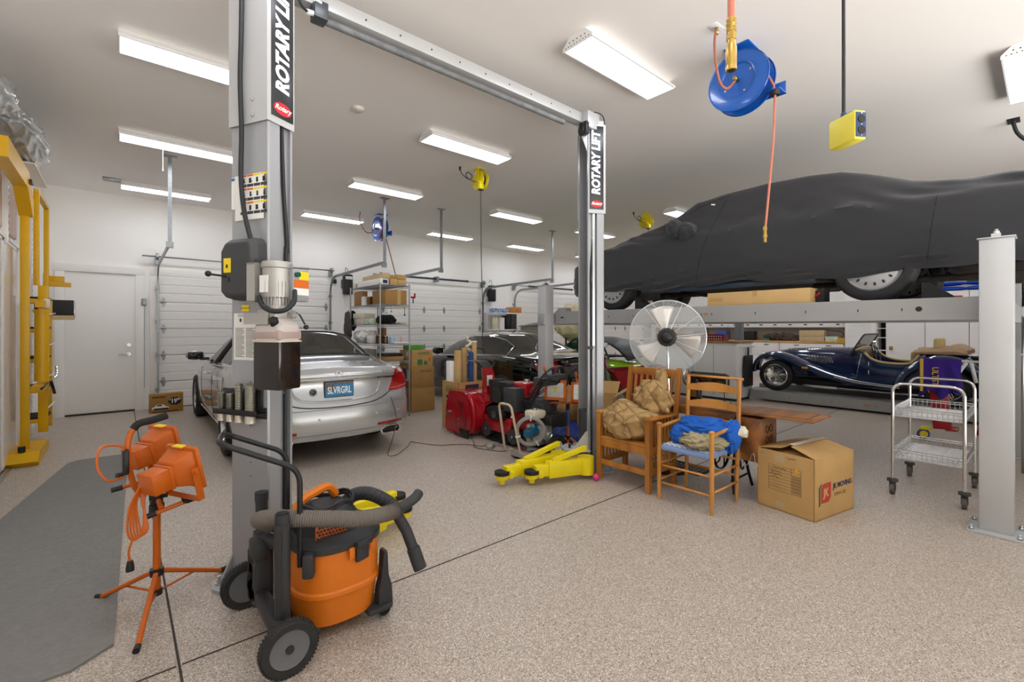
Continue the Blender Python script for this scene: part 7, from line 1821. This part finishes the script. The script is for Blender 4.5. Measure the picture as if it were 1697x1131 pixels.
# ---------------------------------------------------------------- lime car and red spreader
M_lime = mat('lime green paint', '#9ed010', .2, coat=1)
lm = thing('small_sports_car', 'small lime green open sports car with a black soft top frame', 'car', (8.25, 5.35, 0), 0)
b = B()
st = [(0, .50, .30, .62), (.1, .60, .26, .76), (.5, .66, .2, .82), (1.2, .68, .18, .84), (1.9, .68, .18, .82), (2.6, .64, .18, .74), (3.0, .56, .2, .62), (3.2, .44, .26, .48)]
b.loft([[(-x, y, z) for x, z in h]+[(x, y, z) for x, z in h[::-1]] for y, h in [(y, [(w_*.8, zb), (w_, lerp(zb, zt, .4)), (w_*.98, zt-.05), (w_*.8, zt), (w_*.3, zt+.02)]) for y, w_, zb, zt in st]]); o = b.obj('body_shell', M_lime, lm, sub=1)
B().b2((-.5, .9, .80), (.5, 1.9, .865), .01).obj('cockpit_trim', M_ink, lm)
for s in (-1, 1):
    for y in (.55, 2.55): wheel_geo(lm, (s*.62, y, .29), .29, .18, s, MATS['alloy rim'], 'alloy', 8)
    B().tube(smooth_path([(s*.60, .55, .84), (s*.56, .75, 1.12), (s*.52, 1.1, 1.22), (s*.50, 1.6, 1.22), (s*.56, 1.95, .84)], 6), .022, 8).obj('roof_rail', M_black, lm)
    B().tube([(s*.54, .95, .86), (s*.50, .62, 1.15)], .014, 6).obj('roll_bar', M_steel, lm)
rows = [[(x*.53, y, z+.05*(1-x*x)) for x in [-1+i/5 for i in range(11)]] for y, z in ((.12, .82), (.35, 1.02), (.65, 1.18), (1.0, 1.24), (1.5, 1.24))]
o = B().grid(rows).obj('soft_top', M_black, lm); md = o.modifiers.new('s', 'SOLIDIFY'); md.thickness = .01
B().add([(-.5, 1.62, 1.22), (.5, 1.62, 1.22), (.56, 1.98, .86), (-.56, 1.98, .86)], [(0, 1, 2, 3)]).obj('windscreen_glass', car_glass, lm)
B().b2((-.14, -.012, .42), (.14, .02, .56), .004).obj('rear_panel', M_black, lm)
rd = thing('red_spreader', 'red steel hopper spreader on a small wheel beyond the armchair', 'spreader', (5.95, 4.15, 0), -40)
b = B(); b.add([(-.34, -.25, .84), (.50, -.25, .90), (.50, .28, .90), (-.34, .28, .84), (-.06, -.10, .38), (.20, -.10, .38), (.20, .12, .38), (-.06, .12, .38)], [(0, 1, 5, 4), (1, 2, 6, 5), (2, 3, 7, 6), (3, 0, 4, 7), (4, 5, 6, 7)]); o = b.obj('hopper', mat('dark red enamel', '#951820', .35), rd); md = o.modifiers.new('s', 'SOLIDIFY'); md.thickness = .006
B().b2((-.12, -.13, .12), (.22, -.12, .60)).b2((.0, -.14, .30), (.28, -.06, .34)).obj('frame', mat('dark red enamel', '#951820'), rd)
wheel_geo(rd, (-.22, -.05, .16), .16, .08, -1, M_white, 'cap')
B().tube([(-.15, -.12, .42), (-.22, -.05, .16), (.05, -.05, .16)], .012, 6).obj('axle', M_steel, rd); B().tube([(-.12, -.13, .58), (.15, -.13, .30)], .010, 6).obj('strut', M_steel, rd)
B(frame((.02, -.16, .40), (1, 0, 0), (0, 0, 1))).lathe([(.13, -.02), (.14, -.02), (.14, .02), (.13, .02)], n=28, closed=True).obj('ring_chute', mat('dark red enamel', '#951820'), rd)
for y in (-.1, .1): B().cyl((.16, y, 0), (.16, y, .45), .015, n=8).obj('leg', M_darkgrey, rd)
kg = thing('steel_canister', 'small steel canister behind the second lift column', 'canister', (5.5, 4.55, .62)); B().lathe([(0, 0), (.07, 0), (.075, .02), (.075, .24), (.06, .26), (0, .262)], n=24).obj('canister_body', M_steel, kg)
ks = thing('tool_stool', 'dark stool carrying the steel canister', 'stool', (5.5, 4.55, 0)); B().b2((-.18, -.18, .58), (.18, .18, .62), .01).obj('seat', M_black, ks)
for x in (-.15, .15):
    for y in (-.15, .15): B().cyl((x, y, 0), (x, y, .58), .014, n=8).obj('leg', M_darkgrey, ks)

# ---------------------------------------------------------------- grey bench cabinet
cb_ = thing('bench_cabinet', 'grey wheeled bench cabinet with a wooden top beside the roadster', 'cabinet', (0, 0, 0))
M_cab = mat('pale grey cabinet enamel', '#dcdada', .45)
bd = B().b2((9.40, 4.09, .05), (10.17, 6.3, 1.17), .006).obj('cabinet_body', M_cab, cb_)
B().b2((9.38, 4.07, 1.17), (10.19, 6.32, 1.215), .004).obj('bench_top', m_wood('bench wood', '#a9834f', '#7d5a30', .5, 4, (1, .3, 1)), cb_)
for y in (4.55, 5.0, 5.6): B().b2((9.397, y, .10), (9.4, y+.006, 1.12)).obj('door_gap', M_darkgrey, bd)
B().b2((9.42, 4.12, 0), (10.1, 6.28, .05)).obj('plinth', M_ink, cb_)
tr = thing('perforated_tray', 'dark red perforated steel tray on top of the grey bench cabinet', 'tray', (9.47, 4.98, 1.216))
B().b2((-.03, -.62, 0), (-.026, .62, .135)).b2((.20, -.62, 0), (.204, .62, .135)).b2((-.03, -.62, 0), (.204, -.616, .135)).b2((-.03, .616, 0), (.204, .62, .135)).b2((-.03, -.62, 0), (.204, .62, .004)).obj('tray_shell', mat('dark red tray', '#7d1a22', .5), tr)
b = B()
for k in range(24):
    for z in (.035, .09): b.cyl((-.0305, -.57+.05*k, z), (-.0318, -.57+.05*k, z), .011, n=8)
b.obj('tray_hole', M_decalw, tr)['kind'] = 'stuff'
cl = thing('knee_pad', 'black foam knee pad hanging on the end of the grey bench cabinet', 'pad', (9.86, 4.07, .62)); B().b2((-.20, -.045, -.34), (.20, -.01, .30), .035).obj('pad', M_blackm, cl); B().b2((-.03, -.035, .28), (.03, -.015, .46), .006).obj('strap', M_black, cl)
B().tube([(9.55, 4.04, 1.09), (10.13, 4.04, 1.09)], .009, 6).tube([(9.55, 4.09, 1.09), (9.55, 4.04, 1.09)], .008, 6).tube([(10.13, 4.09, 1.09), (10.13, 4.04, 1.09)], .008, 6).obj('towel_bar', M_steel, cb_)

# ---------------------------------------------------------------- cabinets along the far wall
M_wc = mat('white cabinet laminate', '#eceaea', .4)
XC = 16.0
for i in range(5):
    y0 = 3.90+1.72*i
    if i == 4: continue
    t = thing('base_cabinet', ['white base cabinet behind the roadster bonnet', 'white base cabinet hidden behind the grey bench', 'white base cabinet seen through the pedestal fan', 'white base cabinet behind the lime sports car', 'white base cabinet at the far end of the workbench'][i], 'cabinet', (XC, y0, 0), 0, 'white base cabinets')
    y1_ = min(1.70, YW-.05-y0)
    if y1_ < .3: continue
    B().b2((0, 0, 0), (.6, y1_, 1.02), .004).obj('carcass', M_wc, t)
    for q in range(2):
        d0 = B().b2((-.02, .02+q*y1_/2, .60), (0, q*y1_/2+y1_/2-.01, .99), .003).obj('drawer', M_wc, t); B().b2((-.035, .3+q*y1_/2, .94), (-.02, .44+q*y1_/2, .96)).obj('drawer_pull', M_black, d0)
        d0 = B().b2((-.02, .02+q*y1_/2, .06), (0, q*y1_/2+y1_/2-.01, .585), .003).obj('door', M_wc, t)
    t = thing('upper_cabinet', ['white wall cabinet with dark pulls above the wooden tool boxes', 'white wall cabinet above the red perforated tray', 'white wall cabinet seen through the pedestal fan', 'white wall cabinet behind the raised lift runway', 'white wall cabinet at the far end of the wall'][i], 'cabinet', (XC+.2, y0, 1.5), 0, 'white wall cabinets')
    B().b2((0, 0, 0), (.4, y1_, .18), .003).b2((.02, 0, .18), (.4, y1_, .6), .003).obj('carcass', M_wc, t)
    for q in range(4): B().b2((-.008, y1_*(q+.35)/4, .07), (.0, y1_*(q+.35)/4+.09, .10)).obj('pull', M_black, t)
wt = B().b2((XC-.03, 3.88, 1.02), (XF-.01, YW-.03, 1.075), .004).obj('worktop', m_wood('maple worktop', '#d2a45c', '#b98a48', .4, 4, (1, .3, 1))); tag(wt, 'long maple worktop running along the far white cabinets', 'worktop')
B().b2((XC+.5, 3.9, 1.08), (XF-.02, YW-.02, 1.5)).obj('backsplash', mat('beige splashback', '#b5ab9d', .6), wt)
for k, (y0, y1_, h, lab) in enumerate(((3.15, 3.87, 2.42, 'tall white cabinet with a large paper sheet on its door'), (2.13, 2.92, 2.42, 'tall white cabinet with a small lock plate behind the windscreen'), (1.31, 2.12, 2.42, 'tall white cabinet behind the roadster folded hood'), (.49, 1.30, 2.42, 'tall white cabinet partly behind the near grey post'), (-.33, .48, 2.42, 'tall white cabinet at the end of the row'))):
    t = thing('tall_cabinet', lab, 'cabinet', (XC, y0, 0), 0, 'tall white cabinets'); w_ = y1_-y0
    B().b2((0, 0, 0), (.65, w_, h), .004).obj('carcass', M_wc, t); d0 = B().b2((-.02, .008, .05), (0, w_-.008, h-.01), .003).obj('door', M_wc, t)
    if k == 0: B().b2((-.024, .12, 1.25), (-.021, w_-.10, 1.95)).obj('paper_sheet', M_decalw, d0); B().b2((-.0255, .2, 1.55), (-.0245, w_-.2, 1.552)).b2((-.0255, .2, 1.7), (-.0245, w_-.2, 1.702)).obj('ruled_line', M_darkgrey, d0)
    if k == 1: B().b2((-.03, w_-.14, .88), (-.021, w_-.06, .98), .003).obj('lock_plate', M_brass, d0)
os_ = thing('open_shelf_unit', 'narrow open shelf unit between the tall white cabinets', 'shelf', (XC, 2.925, 0)); B().b2((.6, 0, 0), (.65, .22, 2.42)).b2((0, 0, 0), (.6, .008, 2.42)).b2((0, .212, 0), (.6, .22, 2.42)).obj('unit_shell', M_wc, os_)
for z in (.5, .85, 1.2, 1.46, 1.9): B().b2((0, .01, z), (.6, .21, z+.02)).obj('shelf_board', M_white, os_)
B().b2((.55, .01, .5), (.6, .21, 2.3)).obj('dark_back', M_ink, os_)
def onb(lab, y, x, w_, h_, d_, m, nm, cat, z=1.076, g='goods on the far workbench', kids=()): return bxs(lab, XC+x, y, z-.003, d_, w_, h_, m, 0, nm, cat, g, kids)
onb('pale wooden box on the far worktop, lower one', 4.72, .15, .66, .13, .3, M_tanw, 'wooden_box', 'box'); onb('pale wooden box on the far worktop, upper one', 4.72, .15, .66, .20, .3, M_tanw, 'wooden_box', 'box', 1.21)
onb('small carton with green print on the far worktop', 4.22, .12, .3, .15, .2, mat('green white print', '#e6e9e2'), 'small_carton', 'box'); onb('yellow case on the far worktop by the tall cabinet', 3.98, .12, .2, .11, .2, mat('yellow case', '#d0a83c', .5), 'yellow_case', 'case')
for k, (y, w_, l) in enumerate(((5.45, .34, 'black power tools heaped on the worktop beside the wooden boxes'), (5.85, .26, 'brown and black tool bag at the far end of the bench gap'))):
    o = lump((XC+.18, y, 1.17), .16, w_, .14, 80+k, .3, 2, .2, 9, 48, 1.078); tag(o.obj('tool_bag', mat('dark tool cloth', '#2c2622', .8, col2='#5c4a3c', vscale=9), soft=True), l, 'bag')
onb('teal drill on the far worktop', 6.02, .05, .2, .06, .08, mat('teal plastic', '#2a90a0', .4), 'power_drill', 'drill')
tag(B().tube(smooth_path([(XC+.1, 3.95, 1.18), (XC+.15, 3.95, 1.34), (XC+.15, 4.15, 1.40), (XC+.15, 4.4, 1.42)]), .012, 6).obj('desk_hose', M_black), 'black curved hose over the yellow case on the worktop', 'hose')
for k, (y, m, l) in enumerate(((6.6, M_black, 'black machine on the worktop behind the red tray'), (7.5, M_blue, 'blue machine on the worktop seen through the fan'), (8.3, M_darkgrey, 'dark grey machine on the worktop seen through the fan'))): onb(l, y, .15, .4, .3, .3, m, 'bench_machine', 'machine')
for k, (y, l) in enumerate(((9.7, 'orange-brown board leaning at the far end of the wall'), (10.05, 'narrow tan board leaning beside the orange-brown board'))): tag(B(T(XC-.25, y, 0) @ RY(6)).b2((0, 0, 0), (.04, .16, 1.75)).obj('timber_board', M_oak), l, 'board')
for k in range(6): 
    o = B(T(XC+.33, 1.95-.62*(k//2)+.0, 2.424+.12*(k % 2)))
    o = lump((XC+.33, 1.72-.64*(k//2), 2.49+.13*(k % 2)), .26, .36, .055, 90+k, .1, 2, .06, 6, 32, 2.43+.13*(k % 2)); tag(o.obj('folded_tarp', mat('bright blue tarp', '#1a4fc0', .5), soft=True), 'folded bright blue tarp on top of the tall white cabinets, %s' % ['first pile lower', 'first pile upper', 'second pile lower', 'second pile upper', 'third pile lower', 'third pile upper'][k], 'tarp', 'folded blue tarps')

# ---------------------------------------------------------------- things by the near post
ss = thing('slatted_cabinet', 'grey slatted tool cabinet at the right edge behind the post', 'cabinet', (8.5, -.3, 0))
bd = B().b2((0, -.6, .06), (.7, .6, 1.45), .004).obj('cabinet_body', mat('dark grey cabinet', '#55575a', .45, .2), ss)
for k in range(11): B().b2((-.018, -.59, .30+.105*k), (0, .59, .385+.105*k), .004).obj('drawer', mat('grey drawer front', '#7a7c80', .4, .3), ss)
B().b2((0.02, -.58, 0), (.68, .58, .06)).obj('plinth', M_ink, ss)
ms = thing('wire_stand', 'steel rack with folded tools beside the near grey post', 'rack', (7.0, -.12, 0))
for x in (0, .5):
    for y in (-.35, .30): B().cyl((x, y, 0), (x, y, 2.02), .014, n=8).obj('upright', M_steel, ms)
for z in (1.2, 2.0): B().b2((-.02, -.37, z), (.52, .32, z+.02)).obj('shelf', M_steel, ms)
B(T(0, .2, 1.55) @ RX(-40)).b2((-.02, -.05, -.18), (.02, .05, .18), .01).obj('white_lever', M_white, ms)
# scooter with towel
sc = thing('kick_scooter', 'red folding scooter with a yellow and blue wheel standing before the roadster', 'scooter', (7.85, .86, 0), 0)
wheel = B(T(.30, .24, .07) @ RZ(25) @ RY(90)).lathe([(.045, -.02), (.06, -.022), (.07, 0), (.06, .022), (.045, .02)], n=30, closed=True).obj('wheel', mat('blue rubber', '#26407e', .5), sc)
B(T(.30, .24, .07) @ RZ(25) @ RY(90)).cyl((0, 0, -.018), (0, 0, .018), .046, n=20).obj('wheel_core', M_yellow2, wheel)
B().b2((.26, .16, .13), (.36, .27, .17), .01).obj('wheel_fork', M_yellow2, sc)
B().b2((.20, -.10, .16), (.40, .02, .20), .01).obj('red_deck', M_red, sc)
B(RX(-4)).b2((.18, -.06, .18), (.26, .12, .86), .01).obj('folding_frame', M_red, sc)
B(RX(12)).b2((.24, -.30, .20), (.30, -.22, .95), .01).obj('steering_column', M_red, sc)
B().tube([(.2, -.32, 1.06), (.2, .16, 1.06)], .016, 8).obj('handlebar', mat('silver bar', '#b8b8b4', .4, .4), sc)
B().tube([(.2, -.22, 1.05), (.25, -.26, .8)], .02, 8).tube([(.2, -.18, 1.05), (.22, -.05, .8)], .02, 8).obj('white_arm', M_white, sc)
tw = thing('towel', 'purple and gold towel with lettering draped over the red scooter', 'towel', (8.03, .84, 0), 0)
rows = []
for i in range(17):
    y = -.12+.40*i/16; r = []
    for j in range(15):
        z = 1.09-.46*j/14*(1-.12*math.sin(i*.7)); x = -.03-.012*j/14*4+.03*math.sin(i*1.1+j*.25)*(j/14)
        r.append((x, y+.02*math.sin(j*.5)*(j/14), z))
    rows.append(r)
o = B().grid(rows).obj('towel_cloth', mat('purple towel', '#3a2288', .9), tw, soft=True); md = o.modifiers.new('s', 'SOLIDIFY'); md.thickness = .008
text('FAST BREAK', .07, frame((-.09, .14, .86), (0, 0, -1), (0, -1, 0)), mat('gold print', '#d8b23c', .7), tw, 'lettering', .002, off=.002) if False else text('ULTST', .085, frame((-.085, .12, .86), (0, 0, -1), (0, -1, 0)), mat('gold print', '#d8b23c', .7), tw, 'lettering', .002, off=.002)
B().b2((-.10, .235, .66), (-.06, .265, 1.08), .003).obj('gold_border', MATS['gold print'], tw)

# ---------------------------------------------------------------- left wall: slotted rack with glass doors, yellow lift
gr = thing('storage_rack', 'white slotted storage rack with clear sliding doors along the left wall', 'rack', (0, 0, 0))
M_clr = glass('clear sheet with painted reflection', '#eef0f0', .5, .03)
N_ = M_clr.node_tree.nodes; L_ = M_clr.node_tree.links; mx_ = [n for n in N_ if n.type == 'MIX_SHADER'][0]; m2_ = N_.new('ShaderNodeMixShader'); df_ = N_.new('ShaderNodeBsdfDiffuse'); df_.inputs[0].default_value = lin('#f0f0f2'); m2_.inputs[0].default_value = .45  # milky reflection of the clear doors mixed in as diffuse white
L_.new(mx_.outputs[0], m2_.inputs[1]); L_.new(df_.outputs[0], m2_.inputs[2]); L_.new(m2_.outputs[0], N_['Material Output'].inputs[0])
for y in (5.6, 6.62, 7.35, 8.2, 9.1): 
    p = B().b2((-.975, y, 0), (-.915, y+.05, 3.3), .002).obj('slotted_upright', M_white, gr)
    s_ = B()
    for k in range(40): s_.b2((-.9155, y+.012, .3+.07*k), (-.9140, y+.03, .34+.07*k)) if k % 7 else None
    s_.obj('upright_slot', M_darkgrey, p)['kind'] = 'stuff'
for z in (1.0, 1.75, 2.45, 3.2): B().b2((-.975, 5.0, z), (-.93, 9.1, z+.035)).obj('rack_shelf', M_white, gr)
for y0, y1_ in ((5.0, 6.9), (6.9, 7.75)):
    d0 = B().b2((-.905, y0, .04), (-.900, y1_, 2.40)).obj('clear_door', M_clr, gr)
    B().b2((-.91, y1_-.05, .04), (-.895, y1_, 2.40)).b2((-.91, y0, .04), (-.895, y0+.04, 2.4)).b2((-.91, y0, 2.37), (-.895, y1_, 2.40)).obj('door_edge', M_white, d0)
B().b2((-.93, 4.6, 0), (-.86, 7.8, .03), .003).obj('door_rail', M_steel, gr)
B().b2((-.905, 6.3, 1.15), (-.897, 6.42, 1.45)).obj('orange_label', mat('orange label', '#d88a1c', .5), gr)
for k, (y, z, m) in enumerate(((5.9, 2.5, 'a'), (6.9, 2.5, 'b'), (7.8, 2.5, 'a'), (7.1, 1.78, 'a'))):
    bxs(['white carton behind the slotted uprights', 'pale carton on the upper rack shelf behind the yellow post', 'pale pink carton beyond the yellow post on the rack', 'tan carton behind the clear doors'][k], -.955, y, z-.003+.038, .035, .5, .55, (M_white, mat('pinkish carton', '#d8c4b8', .8), mat('pinkish carton', '#d8c4b8'), M_card2)[k], g='cartons on the left rack')
M_foil = mat('clear plastic wrap', '#b4b5b3', .12, .45, bump=.8, bscale=14)
pk = lump((-.76, 6.85, 3.40), .18, .80, .155, 100, .12, 1.6, .14, 13, 120); tag(pk.obj('wrapped_bundle', M_foil, soft=True), 'long bundle wrapped in clear plastic on top of the left rack', 'bundle')
pk = lump((-.82, 5.55, 3.40), .16, .35, .15, 103, .15, 1.6, .14, 12, 70); tag(pk.obj('wrapped_bundle', M_foil, soft=True), 'smaller plastic wrapped bundle at the very left edge of the frame', 'bundle')
tag(B().b2((-.97, 7.0, 3.22), (-.68, 8.1, 3.235)).obj('top_board', M_white), 'white board under the plastic wrapped bundle', 'board')
yl = thing('yellow_lift', 'yellow steel lift frame with ladder steps folded against the left rack', 'lift', (0, 0, 0))
YM = mat('safety yellow enamel', '#dba808', .38, var=.04)
B().b2((-.83, 7.34, .05), (-.76, 7.42, 2.86), .004).obj('main_post', YM, yl)
b = B(); b.prism([(5.85, 2.96), (6.98, 2.96), (7.34, 2.72), (7.42, 2.72), (7.42, 2.90), (7.08, 3.14), (5.85, 3.14)], -.84, -.73, YZX); b.obj('top_arm', YM, yl)
B().b2((-.825, 7.02, 3.02), (-.705, 7.14, 3.06)).obj('end_plug', M_black, yl)
b = B(); b.prism([(7.1, 0), (7.9, 0), (8.05, .06), (8.0, .12), (7.2, .14), (7.05, .05)], -.93, -.66, YZX); b.obj('foot', YM, yl)
B().cyl((-.80, 7.2, .14), (-.80, 7.2, .20), .03, n=10).obj('foot_bolt', M_ink, yl)
for y in (8.28, 8.76): B().b2((-.78, y, .16), (-.69, y+.05, 2.02 if y < 8.5 else 1.85), .004).obj('ladder_rail', YM, yl)
for y, z0, z1 in ((7.66, 1.98, 3.05), (8.62, 1.85, 3.05)): B().b2((-.76, y, z0), (-.71, y+.045, z1), .004).obj('upper_rail', YM, yl)
B().b2((-.76, 7.66, 3.05), (-.71, 8.665, 3.10), .004).obj('top_crossbar', YM, yl)
for z in (.28, .66, 1.04, 1.42, 1.80):
    s_ = B().b2((-.90, 8.29, z), (-.71, 8.80, z+.05), .003).obj('step', YM, yl); B().b2((-.90, 8.30, z+.05), (-.70, 8.79, z+.075)).obj('step_tread', M_rubber, s_)
for z in (.45, .85, 1.25, 1.65): B().tube([(-.70, 8.3, z), (-.67, 8.85, z+.03)], .009, 6).obj('brace_rod', M_white, yl)
B().cyl((-.70, 7.78, .85), (-.70, 7.78, 1.66), .065, n=20).cyl((-.70, 7.78, 1.66), (-.70, 7.78, 1.70), .075, n=20).obj('hydraulic_cylinder', YM, yl)
B(T(-.66, 7.78, 1.76) @ RY(90)).lathe([(.03, -.02), (.07, -.02), (.07, .03), (.03, .03)], n=20, closed=True).obj('sheave', mat('cream plastic', '#d8d0b8', .5), yl)
B().b2((-.74, 7.6, 1.72), (-.66, 7.95, 1.80)).obj('cylinder_bracket', YM, yl)
B().b2((-.76, 7.45, .76), (-.66, 8.05, .82)).obj('valve_plate', YM, yl)
B().tube([(-.66, 7.3, .80), (-.66, 7.9, .82)], .012, 6).tube([(-.64, 8.0, .82), (-.62, 8.15, .66)], .016, 8).obj('valve_lever', M_black, yl)
B().tube(smooth_path([(-.64, 7.95, .85), (-.60, 8.1, .88), (-.60, 8.12, 1.0)]), .016, 8).obj('release_handle', M_chrome, yl)
bm_ = thing('padded_beam', 'black padded beam projecting from the yellow lift', 'beam', (0, 0, 0)); B().b2((-.90, 9.15, 1.66), (-.50, 9.33, 1.88), .006).obj('padding', M_blackm, bm_); B().b2((-.90, 9.15, 1.60), (-.50, 9.33, 1.66), .003).obj('timber', M_tanw, bm_); B().b2((-.50, 9.15, 1.63), (-.49, 9.33, 1.87), .003).obj('end_cap', M_steel, bm_)
fk = B(); fk.b2((-.78, 9.0, 2.06), (-.52, 9.06, 2.12), .003); fk.b2((-.78, 9.2, 2.10), (-.60, 9.26, 2.22), .003); fk.b2((-.80, 9.0, 2.04), (-.76, 9.3, 2.24), .003); fk.obj('fork_bracket', YM, yl)
